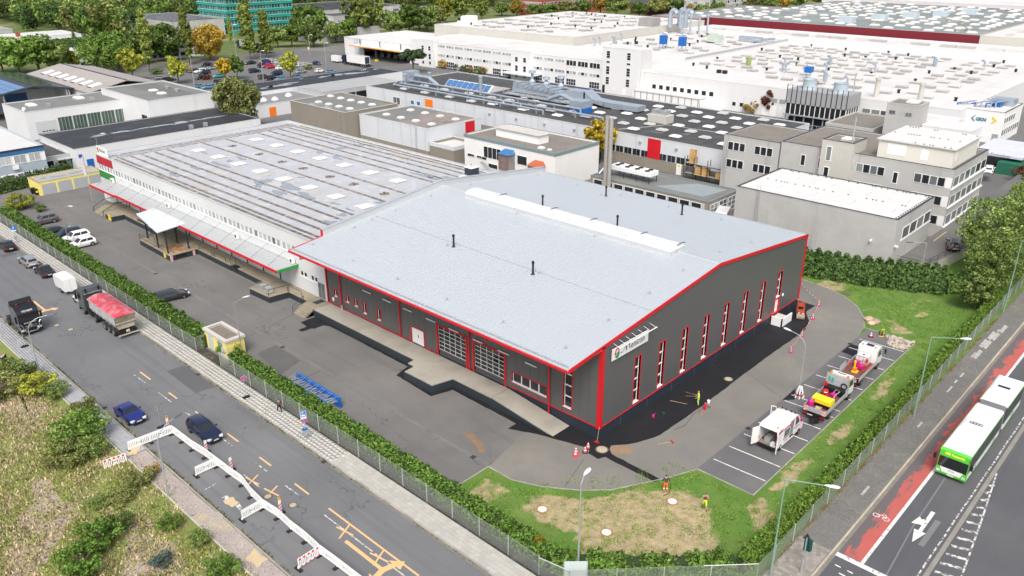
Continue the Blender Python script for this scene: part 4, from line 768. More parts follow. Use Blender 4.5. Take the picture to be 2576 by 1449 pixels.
for k in range(2):
 mb=MB()
 for i in range(9):mb.box(-.55,-.6+i*.15-.01,.1,-.53,-.6+i*.15+.01,1.0,steel);mb.box(.53,-.6+i*.15-.01,.1,.55,-.6+i*.15+.01,1.0,steel)
 mb.box(-.55,-.6,.1,.55,.6,.16,steel).box(-.56,-.62,.98,.56,-.58,1.02,steel).box(-.56,.58,.98,.56,.62,1.02,steel).box(-.4,-.5,.16,.4,.5,.75,M('crate_load',(.35,.36,.35),.8,.2,2))
 ob('crate_body',mb,cg,(0,-.65+1.3*k,0))
# sheltered dock roof on posts
sh=thing('dock_shelter','white sheet-metal roof on dark posts over the dock bridge','canopy',(50,122,0))
def Sx(n_,mb):o=ob(n_,mb,sh);o.location=(-50,-122,0);return o
def pl(x,y):return 4.15+(53.0-x)*.1+0*y
C4=[q(0,1,*p,z)for p,z in(((1370,710),4.65),((1570,645),4.35),((1895,795),4.35),((1580,900),4.65))]
Sx('roof',MB().raw([C4[0],C4[1],C4[2],C4[3]]+[(a,b,c+.12)for a,b,c in C4],[(0,1,2,3)[::-1],(4,5,6,7),(0,1,5,4),(1,2,6,5),(2,3,7,6),(3,0,4,7)],M('shelter_sheet',(.7,.73,.75),.4,.04,.4,metal=.2)))
A,B,Cc,Dd=[Vector(p)+Vector((0,0,.12))for p in C4]
for k in range(1,10):t=k/10;Sx('roof_rib',MB().tube(A.lerp(Dd,t),B.lerp(Cc,t),.03,roofrib,4))
for x,y in((48.3,118),(51.5,117.8),(48.45,121.6),(51.5,121.6),(49.3,127.2),(52,127)):Sx('post',MB().box(x-.1,y-.1,.95,x+.1,y+.1,4.3+(52-x)*.08,steeld))
Sx('beam',MB().box(48.2,117.9,4.2,48.4,127.3,4.42,steeld));Sx('beam',MB().box(51.45,117.7,4.1,51.6,127.2,4.3,steeld));Sx('brace',MB().tube((48.4,121.6,1.2),(49.3,127.2,3.8),.03,steeld).tube((49.3,127.2,1.2),(48.4,121.6,3.8),.03,steeld))
# entrance steps at the far end
es=thing('entrance_steps','wide stone entrance steps with dark railings at the warehouse end','steps',(51,148.5,0))
for k in range(6):o=ob('step',MB().box(49.9+k*.36,146.4,0,54.4,150.8,.16*(k+1),concrete_old),es);o.location=(-51,-148.5,0)
for y in(146.5,150.7):o=ob('handrail',MB().path([(49.9,y,.1),(49.9,y,1.0),(52.0,y,1.95),(54.2,y,1.95),(54.2,y,.95)],.06,steeld),es);o.location=(-51,-148.5,0)
# ================================================================== OTHER BUILDINGS
class B:
 cache={}
 def __init__(s,name,label,x0,y0,x1,y1,h,wall,roof,par=.25,cope=flash,cat='building',z0=0.,group=None):
  s.x0,s.y0,s.x1,s.y1,s.h,s.z0=x0,y0,x1,y1,h,z0;s.c=((x0+x1)/2,(y0+y1)/2,z0)
  s.r=thing(name,label,cat,s.c,group=group)
  if wall:s.add('wall',MB().box(x0,y0,z0-.1,x1,y1,h-par-.02,wall))
  if roof:
   s.add('roof',MB().box(x0+.2,y0+.2,h-par-.02,x1-.2,y1-.2,h-par,roof));m=MB();t=.28
   for a in((x0-.03,y0-.03,x1+.03,y0+t),(x0-.03,y1-t,x1+.03,y1+.03),(x0-.03,y0+t,x0+t,y1-t),(x1-t,y0+t,x1+.03,y1-t)):m.box(a[0],a[1],h-par-.021,a[2],a[3],h,wall or cope);m.box(a[0]-.02,a[1]-.02,h,a[2]+.02,a[3]+.02,h+.04,cope)
   s.add('parapet',m)
  s.rz=h-par
 def add(s,name,mb,parent=None,**k):
  o=ob(name,mb,parent or s.r,**k)
  if parent is None:o.location=(-s.c[0],-s.c[1],-s.c[2])
  return o
 def put(s,name,mesh,x,y,z,rz=0):return ob(name,mesh,s.r,(x-s.c[0],y-s.c[1],z-s.c[2]),rz)
 def win(s,face,u0,u1,z0,z1,pane=glass3,frame=white,cols=1,plane=None,t=.07,rows=1):
  w,h=round(u1-u0,2),round(z1-z0,2);k=(face,w,h,pane.name,frame.name,cols,rows,t)
  if k not in B.cache:
   f=MB();F=lambda a,b,c,d,e0,e1,m,mb:fbox(mb,face,0,a,b,c,d,e0,e1,m)
   for a,b,c,d in((0,w,0,t),(0,w,h-t,h),(0,t,t,h-t),(w-t,w,t,h-t)):F(a,b,c,d,.0,.07,frame,f)
   for i in range(1,cols):F(w*i/cols-t/2,w*i/cols+t/2,t,h-t,0,.065,frame,f)
   for i in range(1,rows):F(t,w-t,h*i/rows-t/2,h*i/rows+t/2,0,.063,frame,f)
   p=MB();F(t*.5,w-t*.5,t*.5,h-t*.5,0,.025,pane,p);B.cache[k]=(f.mesh('window'),p.mesh('pane'))
  f,p=B.cache[k];pl=plane if plane is not None else{'-x':s.x0,'+x':s.x1,'-y':s.y0,'+y':s.y1}[face]
  loc=(pl,u0,z0)if face[1]=='x' else(u0,pl,z0)
  o=s.put('window',f,*loc);ob('pane',p,o);return o
 def slab(s,face,name,u0,u1,z0,z1,m,d=.05,plane=None):
  pl=plane if plane is not None else{'-x':s.x0,'+x':s.x1,'-y':s.y0,'+y':s.y1}[face]
  return s.add(name,fbox(MB(),face,pl,u0,u1,z0,z1,.001,d,m))
def domemesh(w,l,h,m,curb=.2,cm=None):
 mb=MB().box(-w/2-.08,-l/2-.08,0,w/2+.08,l/2+.08,curb,cm or conc_lite);n=5;rows=[]
 prof=[(1,0),(.9,.55),(.6,.9),(0.2,1)]
 for k,zz in prof:rows.append([(-w/2*k,-l/2*k,curb+h*zz),(w/2*k,-l/2*k,curb+h*zz),(w/2*k,l/2*k,curb+h*zz),(-w/2*k,l/2*k,curb+h*zz)])
 for a,b in zip(rows,rows[1:]):
  for i in range(4):mb.face([a[i],a[(i+1)%4],b[(i+1)%4],b[i]],m)
 mb.face(rows[-1],m);return mb.mesh('skylight_dome')
dome12=domemesh(1.3,1.3,.35,dome_m);domeL=domemesh(1.6,2.4,.45,dirtydome,.2,bitdark);domeLw=domemesh(1.6,2.4,.45,dome_m,.2,bitdark);domeW=domemesh(1.7,2.3,.4,polycarb,.3,whiteroof);domeF=domemesh(2.0,3.4,.5,dome_m,.3,conc_lite)
# ---- left edge
b=B('garage_block','low yellow garage block with four grey doors behind the yard',47,168.6,59,174.4,2.55,yellowwall,M('garage_roof',(.36,.34,.31),.8,.12,.4,.1,6,c2=(.26,.24,.21),th=(.5,.65),s2=.4),.12,concrete_old,'garage')
for k in range(4):b.slab('-y','garage_door',47.5+k*2.9,50.0+k*2.9,.02,2.1,M('garage_door',(.36,.38,.4),.6,.05,1),.03)
b.add('puddle',MB().face([(x,y,2.445)for x,y in blobpoly(50.5,171.6,1.9,1.1,61)],water));b.add('puddle',MB().face([(x,y,2.445)for x,y in blobpoly(55,171.8,1.4,.8,62)],water))
b=B('office_block','blue-banded two-storey office at the left edge behind the garages',18,180.3,52.8,207,7.0,bluewall,M('roof_pale',(.55,.55,.53),.7,.08,.2),.25)
b.slab('-y','fascia',18,52.8,5.9,6.6,M('fascia_blue',(.03,.13,.32),.5,.05,1),.12);b.slab('-y','fascia',18,52.8,6.6,7.02,steeld,.1)
b.slab('-y','wall_band',18,52.8,4.0,5.9,white,.03);b.slab('-y','wall_band',18,52.8,.9,2.3,white,.03)
for k in range(12):
 x=20+k*2.7
 b.win('-y',x,x+2.2,4.15,5.8,glass2,white,2,180.26);b.win('-y',x,x+2.2,1.0,2.2,glass3,white,2,180.26)
b.slab('-y','air_conditioner',46.5,47.5,3.1,3.8,white,.4)
b=B('link_building','low grey connecting wing with dark roof beside the blue-banded office',52.9,184,58.5,200,3.6,greywall,bitdark,.15)
for k in range(2):b.win('-y',53.4+k*2.5,55.2+k*2.5,.8,2.8,glass,white,1)
b=B('flat_building','white flat building with black roof holding a long puddle',58.6,181,102,201.5,5.0,whitewall,bitblack,.12,steeld)
for k in range(7):b.add('puddle',MB().face([(x,y,4.886)for x,y in blobpoly(68+k*4.6,190.8+.2*math.sin(k),2.5,.75+.3*math.sin(k*2.1),70+k)],water))
for k in range(4):b.add('roof_seam',MB().box(59,184.5+k*4,4.88,101.8,184.55+k*4,4.9,M('seam_grey',(.07,.07,.075),.7)))
b.slab('-y','door',60.6,62.0,.0,2.4,bluem,.06);b.slab('-y','door',64.5,65.6,.1,2.6,bluem,.06);b.slab('-x','door',183.5,185,0,2.5,bluem,.06)
b.win('-x',187.5,190.5,.8,3.8,glass3,white,2);b.win('-x',191.5,194.5,.8,3.8,glass3,white,2);b.slab('-y','notice',59.2,59.9,3.0,3.7,bluem,.04);b.add('entrance_canopy',MB().box(55.8,183,2.7,59.6,186,2.85,M('canopy_glass',(.5,.53,.53),.25,.05,1)).tube((56,183.2,0),(56,183.2,2.7),.06,steeld).tube((56,185.8,0),(56,185.8,2.7),.06,steeld))
for x in(84.5,88):b.add('roof_vent',MB().box(x,181.6,4.9,x+.8,182.4,5.8,steel))
b=B('workshop','white workshop with tall green-grey glazing and a grey roller gate',62.2,220.5,87,237,6.9,whitewall,bitgreen,.15)
b.slab('-y','roof_strip',62.4,87,6.7,6.72,bitdark,.0);b.slab('-y','gate',64.0,68.8,.0,4.2,M('gate_grey',(.52,.54,.55),.5,.04,1),.06)
for k in range(4):b.slab('-y','gate_window',65.2+k*.75,65.75+k*.75,1.6,1.85,glass,.08)
gg=M('glass_green',(.05,.09,.07),.12,.25,.5,spec=.6,streak=((.12,.17,.14),(2.5,.1,.05),(.45,.7)))
for k in range(5):b.win('-y',69.2+k*3.5,72.5+k*3.5,1.2,4.6,gg,steel,4,t=.09)
b.add('container',MB().box(69,215.5,0,76.5,218,1.5,rust));
for x,y,z,m in((66.5,229,6.75,0),(78.5,230.5,6.75,0)):b.put('skylight',domemesh(1.8,3.2,.4,polycarb,.3),x,y,z)
for x,y in((69.5,226),(80.5,226.8)):b.put('roof_vent',MB().box(-.5,-.4,0,.5,.4,.6,steel).mesh('roof_vent'),x,y,6.75)
sd_=thing('satellite_dish','white satellite dish on the workshop roof corner','dish',(62.6,221.5,6.9));ob('reflector',MB().lathe([(.05,0),(.35,.08),(.5,.2)],polycarb,(0,0,.5),12,'y'),sd_);ob('mast',MB().tube((0,.1,-.2),(0,.1,.5),.04,steel),sd_)
b=B('white_box_hall','tall plain white box hall with grey-green roof on the left',85.2,204.2,102.4,232.4,8.5,whitewall,bitgreen,.2)
b.slab('-x','doorway',206,209,0,4.6,glass,.03);b.add('roof_patch',MB().face([(92,206,8.305),(99,206,8.305),(99,231,8.305),(92,231,8.305)],M('bitumen_green2',(.14,.145,.135),.85,.12,.25)))
for x,y,w_ in((93,218,1),(92.5,212,1),(97.5,219.5,0),(97.3,213.5,0)):b.put('skylight' if w_ else 'roof_vent',domemesh(1.8,1.8,.3,polycarb,.3)if w_ else MB().lathe([(.6,0),(.6,.4),(.75,.4),(.75,.6)],steel,n=8).mesh('roof_vent'),x,y,8.3)
# solar hall: open-fronted gabled shed
sh2=thing('solar_shed','open shed with solar panels on its gabled roof at left edge','shed',(70,265,0))
def SS(n_,mb):o=ob(n_,mb,sh2);o.location=(-70,-265,0);return o
def zr(x):return 8.3-.16*abs(x-74)
SS('roof',MB().extr([(60,zr(60)),(74,zr(74)),(84.5,zr(84.5)),(84.5,zr(84.5)-.3),(74,zr(74)-.3),(60,zr(60)-.3)],'y',250,292,steeld));SS('wall',MB().box(61,262,0,83.5,262.3,5.8,whitewall));SS('wall',MB().box(83.2,251,0,83.5,291,6.2,whitewall));SS('wall',MB().box(61,251,0,61.3,291,5.6,whitewall));SS('blue_gate',MB().box(70,261.8,0,75.5,261.98,5.2,M('fascia_blue',(.03,.13,.32))));SS('post',MB().tube((66.5,250.5,0),(66.5,250.5,7),.2,steel));SS('post',MB().tube((82.5,250.5,0),(82.5,250.5,6.6),.2,steel))
spm=MB().box(0,0,0,1.9,3.9,.05,solar).mesh('solar_panel');spb=MB().box(0,0,0,1.9,3.9,.05,solarb).mesh('solar_panel')
for i in range(12):
 for j in range(10):
  x=60.5+i*2.0
  if abs(x-73.2)<1.2 or x>82:continue
  xs_=x if x<74 else x;o=ob('solar_panel',spb if(x<72)else spm,sh2,(x-70,251+j*4.05-265,zr(x)+.04));o.rotation_euler=(0,-math.atan(.16)if x<74 else math.atan(.16),0)
gh=thing('gabled_hall','brown-grey gabled hall with a row of pale roof lights','hall',(92,262,0))
def GH(n_,mb):o=ob(n_,mb,gh);o.location=(-92,-262,0);return o
def zg(x):return 8.6-.2*abs(x-95.5)
rfm=M('fibre_roof',(.33,.3,.28),.85,.1,.15,.06,3);GH('roof',MB().extr([(84.5,zg(84.5)),(95.5,zg(95.5)),(106,zg(106)),(106,zg(106)-.2),(95.5,zg(95.5)-.2),(84.5,zg(84.5)-.2)],'y',240,290,rfm));GH('wall',MB().box(85,240.5,0,105.5,289.5,6.2,whitewall));GH('ridge_cap',MB().extr([(95.2,8.55),(95.5,8.75),(95.8,8.55)],'y',240,290,steeld))
for k in range(7):o=ob('roof_light',MB().box(-1.6,-1.2,0,1.6,1.2,.25,polycarb).box(-1.9,-1.3,-.05,-1.6,1.3,.12,steeld),gh,(88.8-92,246+k*6-262,zg(88.8)+.02));o.rotation_euler=(0,-math.atan(.2),0)
# ---- far left
b=B('low_hall','long low white hall with pale roof in front of the woods',90,427,152.5,452,4.0,whitewall,M('roof_pale',(.55,.55,.53)),.1)
for k in range(14):b.win('-y',120+k*2.3,121.8+k*2.3,1.0,2.6,glass3,white)
b.put('roof_chimney',MB().box(-.8,-.8,0,.8,.8,2,M('brick_red',(.28,.07,.05),.9,.1,2)).mesh('roof_chimney'),128,436,3.9)
b=B('low_hall','low brown-roofed shed behind the long white hall',88,470,136,490,4.6,greywall,M('fibre_roof',(.33,.3,.28)),.1)
b=B('office_block','white two-storey office with blue frames behind the car park trees',117,338,168,352,6.3,whitewall,M('roof_pale',(.55,.55,.53)),.3)
for k in range(16):b.win('-y',118.5+k*3.05,120.6+k*3.05,3.9,5.2,glass,bluem);b.win('-y',118.5+k*3.05,120.6+k*3.05,.9,2.3,glass,bluem)
for k in range(3):b.win('-x',340+k*3.6,342+k*3.6,3.9,5.2,glass,white);b.win('-x',340+k*3.6,342+k*3.6,.9,2.3,glass,white)
for k in range(14):b.put('solar_panel',spm,119+k*2.2,343,6.3).rotation_euler=(.3,0,0)
gt=B('glass_tower','green glass office tower with teal bands at the top of the view',219,409,258.5,440,27,None,bitdark,.4,teal)
gt.add('core',MB().box(219.4,409.4,0,258.1,439.6,26.5,glass_t))
for f in range(8):
 z=.4+f*3.35;gt.add('floor_band',MB().box(218.9,408.9,z-.5,258.6,440.1,z+.55,teal));gt.add('sun_louvre',MB().box(218.7,408.7,z+.62,258.8,440.3,z+.72,M('louvre_pale',(.3,.6,.56),.4)))
 for k in range(22):
  u=219.6+k*1.75
  gt.win('-y',u,u+1.55,z+.75,z+2.8,glass3 if(k*7+f*3)%5==0 else glass_t,M('frame_teal',(.35,.55,.5),.4),1,409.38,.1)
 for k in range(17):
  u=409.7+k*1.75;gt.win('-x',u,u+1.55,z+.75,z+2.8,glass3 if(k*5+f)%4==0 else glass_t,MATS['frame_teal'],1,219.38,.1)
b=B('solar_roof_hall','flat concrete hall covered with solar panels left of the glass tower',188,407,216,463,8.0,conc_wall,bitdark,.2)
for i in range(11):
 for j in range(6):o=ob('solar_array',MB().box(-1.1,-3.6,0,1.1,3.6,.08,M('solar_pale',(.42,.45,.5),.15,.1,.4,spec=.8)),b.r,(190+i*2.3-b.c[0],413+j*9-b.c[1],8.05));o.rotation_euler=(0,.12,0)
b=B('solar_roof_hall','flat concrete hall covered with solar panels right of the glass tower',260,402,330,458,8.6,conc_wall,bitdark,.2)
for i in range(14):
 for j in range(6):o=ob('solar_array',MB().box(-1.8,-3.6,0,1.8,3.6,.08,MATS['solar_pale']),b.r,(263+i*4.9-b.c[0],407+j*9-b.c[1],8.7));o.rotation_euler=(0,.12,0)
b=B('concrete_office','grey two-storey concrete office with white window bands behind poplars',254.5,366,330,384,8.8,conc_wall,bitdark,.4)
for zz in(1.2,4.9):
 b.slab('-y','dark_band',256,328,zz-.4,zz,steeld,.06);b.slab('-x','dark_band',367,383,zz-.4,zz,steeld,.06)
 for k in range(30):b.win('-y',257+k*2.35,258.9+k*2.35,zz+.1,zz+1.9,glass3,white,2,t=.12)
 for k in range(6):b.win('-x',367+k*2.6,369.2+k*2.6,zz+.1,zz+1.9,glass3,white,2,t=.12)
for x in(292,298,306):b.put('roof_unit',MB().box(-1.2,-1,0,1.2,1,1.8,conc_lite).mesh('roof_unit'),x,374,8.4)
b=B('concrete_hall','low beige concrete hall wing below the two-storey office',226,338,262,365.8,5.6,conc_wall,bitdark,.3)
# ---- middle: between car park and old hall
b=B('flat_building','black-roofed flat building with sky-reflecting puddles near the car park',118,217,176.5,232.3,4.5,whitewall,bitblack,.1,steeld)
for x,y,rx,ry in((132,222.5,4,1.3),(137,224,3.6,1.1),(128,222,2,.8),(158,227.5,3.2,1.4),(163,226,4.5,1.5),(152,227,2,.9),(170,230,2.2,.6),(174,228,1.6,.6),(145,229,1,.4)):b.add('puddle',MB().face([(px,py,4.405)for px,py in blobpoly(x,y,rx,ry,int(x))],water))
for x,y in((130,222),(155,226)):b.put('roof_vent',MB().lathe([(.6,0),(.6,.5),(.4,.7)],black,n=8).mesh('roof_vent'),x,y,4.4)
b.slab('-y','window_band',118.5,137,1.6,2.4,glass3,.05)
b=B('open_annex','grey flat annex with an open dark front behind the pebble box',134,200.3,161.3,213.6,5.0,greywall,M('roof_midgrey',(.34,.34,.34),.8,.1,.2),.1)
b.slab('-y','shade_sheet',138,160.5,.3,3.7,black,.03)  # flat black sheet paints the shade inside the open front
for k in range(5):b.slab('-y','post',140+k*4.6,140.3+k*4.6,.2,3.8,steel,.3)
b=B('low_service_building','low service building with white roof domes and an orange door',96,203,133.9,216.8,3.5,whitewall,M('roof_grey2',(.2,.205,.205),.85,.1,.2),.12)
for x,y in((119,208),(122,207),(128,209.5)):b.put('roof_dome',MB().lathe([(1.1,0),(1.1,.25),(.9,.6),(.5,.95),(.1,1.1)],dome_m,n=10).mesh('roof_dome',True),x,y,3.38)
b.slab('-y','door',117.5,119.6,0,2.5,orange,.05)
b=B('pebble_box','windowless brown pebble-dash box building with six roof domes',113.3,161.6,129.4,185,7.2,pebble,bitgreen,.25,conc_lite)
for i in range(2):
 for j in range(5 if i else 4):b.put('skylight_dome',dome12,117.2+i*7,165+j*4.4+(i*.3),6.95)
b.add('puddle',MB().face([(x,y,6.957)for x,y in blobpoly(114.9,171,.7,2.6,90)],water));b.add('puddle',MB().face([(x,y,6.957)for x,y in blobpoly(115.2,178,.5,2,91)],water))
def ladder(bb,x,y,z1,m=steel,ax='y'):
 mb=MB();dx,dy=(0,.45)if ax=='y' else(.45,0)
 mb.tube((x,y,0),(x,y,z1+1),.03,m,4).tube((x+dx,y+dy,0),(x+dx,y+dy,z1+1),.03,m,4)
 for k in range(int(z1/.35)):mb.tube((x,y,.3+k*.35),(x+dx,y+dy,.3+k*.35),.02,m,4)
 bb.add('ladder',mb)
ladder(b,113.1,163.5,7.3)
b=B('white_box_building','white clad box building with red stripe and brown-stained dome roof',116.8,136.2,133.5,160.8,6.5,clad,bitgreen,.25,conc_lite)
b.add('roof_patch',MB().face([(x,y,6.256)for x,y in ragged([(117.2,136.6),(133,136.6),(133,149),(126,150),(124,147.5),(117.2,148)],.3,1,3)],bitbrown))
for i in range(2):
 for j in range(4):b.put('skylight_dome',dome12,121+i*7.5,139.5+j*5.4,6.25)
b.slab('-y','red_stripe',128.4,131.4,1.4,6.2,red,.05);b.slab('-x','pebble_base',136.2,160.8,0,1.5,pebble,.06);b.slab('-y','pebble_base',116.8,133.5,0,1.4,pebble,.06);ladder(b,116.6,139.6,6.6)
an=B('entrance_annex','small white entrance annex with ribbed fascia between white boxes',117.2,128.2,124.5,136,3.6,pebble,M('roof_pale',(.55,.55,.53)),.6,clad);an.slab('-y','fascia',117.2,124.5,2.8,3.6,clad,.06);an.slab('-x','fascia',128.2,136,2.8,3.6,clad,.06);an.slab('-y','door',121.5,122.6,0,2.2,white,.05);an.slab('-y','red_fascia',122.9,124.2,2.8,3.6,orange,.07)
# long dark-roofed hall
lh=B('long_hall','long hall with dark domed roof, white cladding and pebble base',142.6,76.6,178.5,192,6.6,clad,bitdark,.15,conc_lite)
lh.slab('-x','pebble_base',76.6,192,0,2.2,pebble,.08);lh.slab('-y','pebble_base',142.6,178.5,0,2.2,pebble,.08)
for k in range(22):lh.win('-x',84+k*2.2,86.0+k*2.2,2.25,3.7,glass,steel,2)
lh.slab('-x','red_stripe',92.2,95.4,2.3,6.45,red,.1)
for y0,t in((112,1),(109.3,0),(86.8,1)):lh.slab('-x','door',y0,y0+1.2,0,2.3,white,.12);lh.slab('-x','number_plate',y0+.3,y0+.9,1.7,2.1,yellowm,.14)
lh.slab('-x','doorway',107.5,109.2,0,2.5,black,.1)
for x,y,dirty in[(147+6.2*i+(j%2)*3.1,80.5+5.4*j,(i*3+j*5)%4)for i in range(5)for j in range(13)]+[(146+7*i,152+9*j,1)for i in range(2)for j in range(4)]:
 if 150>y>118 and x>168:continue
 lh.put('skylight_dome',domeLw if dirty in(0,2)else domeL,x+random.uniform(-.4,.4),y+random.uniform(-.4,.4),6.45,random.uniform(-.03,.03))
patchm=M('bitumen_patch',(.12,.125,.12),.8,.1,.5)
for k in range(22):x,y=random.uniform(145,176),random.uniform(78,140);lh.add('roof_patch',MB().face([(a,c,6.455+.0005*k)for a,c in rect(x,y,x+random.uniform(.8,2.2),y+random.uniform(1,3.5))],patchm))
for k in range(5):lh.add('roof_seam',MB().box(143+.2,84+k*14,6.452,178.2,84.12+k*14,6.475,steeld))
lh.add('roof_cable',MB().path([(145,105,6.5),(153,101,6.5),(156,100,6.5),(156.5,92,6.5),(158,78,6.5)],.06,conc_lite,4))
u=lh.add('cooling_unit',MB().box(156.5,100.2,6.45,159.5,105.2,8.2,conc_lite));ob('vent_hood',MB().box(157,100.8,8.2,159,102.2,9.2,steel),u);ob('vent_hood',MB().box(157,103.2,8.2,159,104.6,9.2,steel),u)
for xx,y0,y1,zz in((146.2,128,184,7.4),(148.6,112,184,7.5),(150.4,120,182,8.2)):
 pp=lh.add('duct_pipe',MB().tube((xx,y0,zz),(xx,y1,zz),.24,duct,8).tube((xx,y0,zz),(xx,y0,6.4),.24,duct,8).tube((xx,y1,zz),(xx+3,y1+2,zz+.2),.24,duct,8))
 for k in range(int((y1-y0)/6)):ob('pipe_stand',MB().box(xx-.3,y0+2+k*6,6.4,xx+.3,y0+2.1+k*6,zz,steel),pp)
ah=lh.add('air_handler',MB().box(161,134,7.3,165.5,152,8.6,duct).box(162,128,7.4,165.6,134,9.6,duct).extr([(128.5,10),(128.5,7.6),(122,6.9),(122,8.0),(125.5,8.2)],'x',162,165.5,duct).box(162,112,6.8,165.5,122.2,8.0,duct));ob('platform',MB().box(158.5,127,6.9,168,153,7.1,steel),ah)
for k in range(9):ob('unit_box',MB().box(160.2+.1*k%2,135.2+k*1.9,8.6,163.5,136.6+k*1.9,9.1+.35*(k%3),duct),ah)
for k,(y,hh_)in enumerate(((138,2.4),(143,1.6),(148,2.8))):ob('exhaust',MB().lathe([(.9,9.3),(.9,10),(.4,10.6),(.4,9.3+hh_),(1.0,9.4+hh_),(.9,10+hh_)],duct,(164.5,y,0),10),ah)
ob('handrail',MB().path([(158.5,127,8.1),(158.5,153,8.1)],.05,steel).path([(158.5,127,7.6),(158.5,153,7.6)],.04,steel),ah)
for k in range(14):ob('rail_post',MB().box(158.45,127+k*2,7.1,158.55,127.1+k*2,8.1,steel),ah)
sr=lh.add('sawtooth_rooflight',MB().extr([(158,6.4),(160.2,8.2),(167,6.6)],'y',158,176,whiteroof))
for k in range(8):o=ob('pane',MB().box(-.02,-.9,-1.05,.03,.9,1.05,solarb),sr,(158.95,159.6+k*2.15,7.45));o.rotation_euler=(0,math.radians(50),0)
for x,y,r_,hh_ in((155,158,.5,4.6),(152,186,.5,2.6),(158,182,.45,2.8)):lh.add('roof_stack',MB().lathe([(r_,6.4),(r_,6.4+hh_),(r_*1.4,6.5+hh_),(r_*1.3,6.9+hh_)],duct,(x,y,0),10))
cy=lh.add('duct_bend',MB().path([(156,176,6.6),(156,180,8.5),(156,186,8.5),(159,188,8.5)],.55,duct,8).box(154.5,187,6.6,158.5,190,9.6,duct));lh.add('dust_filter',MB().box(152.5,121,6.5,156,125,7.8,MATS['blue_paint']).box(152.3,121,7.8,156.2,125,9.4,duct).path([(154,125,9),(154,129,10),(154,133,8.5)],.5,duct,8))
for k in range(5):lh.add('opened_hatch',MB().cbox(150.5+random.uniform(-1,1),136+k*3.2,7.0,1.2,1.8,.1,white if k%2 else wood,.3,.5,.2))
lh.slab('-x','door',163.5,166.5,2.0,6.0,orange,.05);lh.win('-x',168.5,170,3.8,5,solarb,white);lh.win('-x',171,172.5,3.8,5,solarb,white);lh.win('-x',177,180,3.0,5,glass3,white,2)
for k in range(7):lh.slab('-x','wall_lamp',88+k*9,88.5+k*9,5.2,5.5,steel,.4)
lh.slab('-y','wall_lamp',149,149.6,5.2,5.6,steel,.4)
# white office with terracotta bays
wo_=B('small_office','white office with gravel roof, grey band and terracotta glazed bays',116.8,99,130.5,124.3,7.2,M('office_cream',(.76,.75,.72),.8,.05,.3),gravel_roof,.3,M('band_greygreen',(.2,.25,.26),.7,.05,1))
wo_.slab('-x','fascia',98.9,124.4,6.6,7.2,MATS['band_greygreen'],.08);wo_.slab('-y','fascia',116.8,130.5,6.6,7.2,MATS['band_greygreen'],.08)
wo_.add('roof_unit',MB().box(121,107,6.9,124,119,8.6,white).box(120.7,106.7,8.6,124.3,119.3,8.75,conc_lite));wo_.add('roof_hatch',MB().box(118.5,104,6.9,119.6,105.1,7.2,white).box(118.6,102,6.9,119.3,102.7,7.15,white))
for u0,u1,z0,z1,c_ in((121.2,123.4,2.6,3.3,1),(117.6,120.6,2.6,3.3,2),(106.3,109.0,3.4,5.3,1),(113.5,118.5,3.2,5.6,4),(114.5,117.2,1.2,2.2,1)):wo_.win('-x',u0,u1,z0,z1,glass,white,c_)
terra=M('terracotta_frame',(.42,.11,.05),.6,.08,1)
for(yb,z0,z1)in((111.0,2.2,5.2),(103.0,.2,4.2)):
 by=wo_.add('bay_window',MB().box(114.9,yb-1.4,z0-.15,116.8,yb+1.4,z0,terra).box(114.9,yb-1.4,z1,116.8,yb+1.4,z1+.12,terra));hh_=.9
 ob('bay_roof',MB().raw([(114.7,yb-1.6,z1+.12),(116.8,yb-1.6,z1+.12),(116.8,yb+1.6,z1+.12),(114.7,yb+1.6,z1+.12),(116.2,yb-1.0,z1+hh_),(116.8,yb-1.0,z1+hh_),(116.8,yb+1.0,z1+hh_),(116.2,yb+1.0,z1+hh_)],[(0,1,5,4),(1,2,6,5),(2,3,7,6),(3,0,4,7),(4,5,6,7)],solarb if yb>110 else terra),by)
 for k in range(4):ob('mullion',MB().box(114.9,yb-1.4+k*.9,z0,115.0,yb-1.3+k*.9,z1,terra),by)
 for k in range(3):ob('pane',MB().box(114.94,yb-1.3+k*.9,z0,114.97,yb-.5+k*.9,z1,glass3),by)
 ob('side_pane',MB().box(115,yb-1.39,z0,116.8,yb-1.36,z1,glass3),by);ob('mid_rail',MB().box(114.88,yb-1.42,(z0+z1)/2-.05,116.8,yb+1.42,(z0+z1)/2+.05,terra),by)
st_=wo_.add('outside_stair',MB().extr([(113,.2),(117.5,2.6),(117.5,2.8),(113,.4)],'x',114.6,115.6,steel));ob('handrail',MB().path([(114.6,113,1.2),(114.6,117.5,3.6),(114.6,120,3.6)],.04,steel),st_)
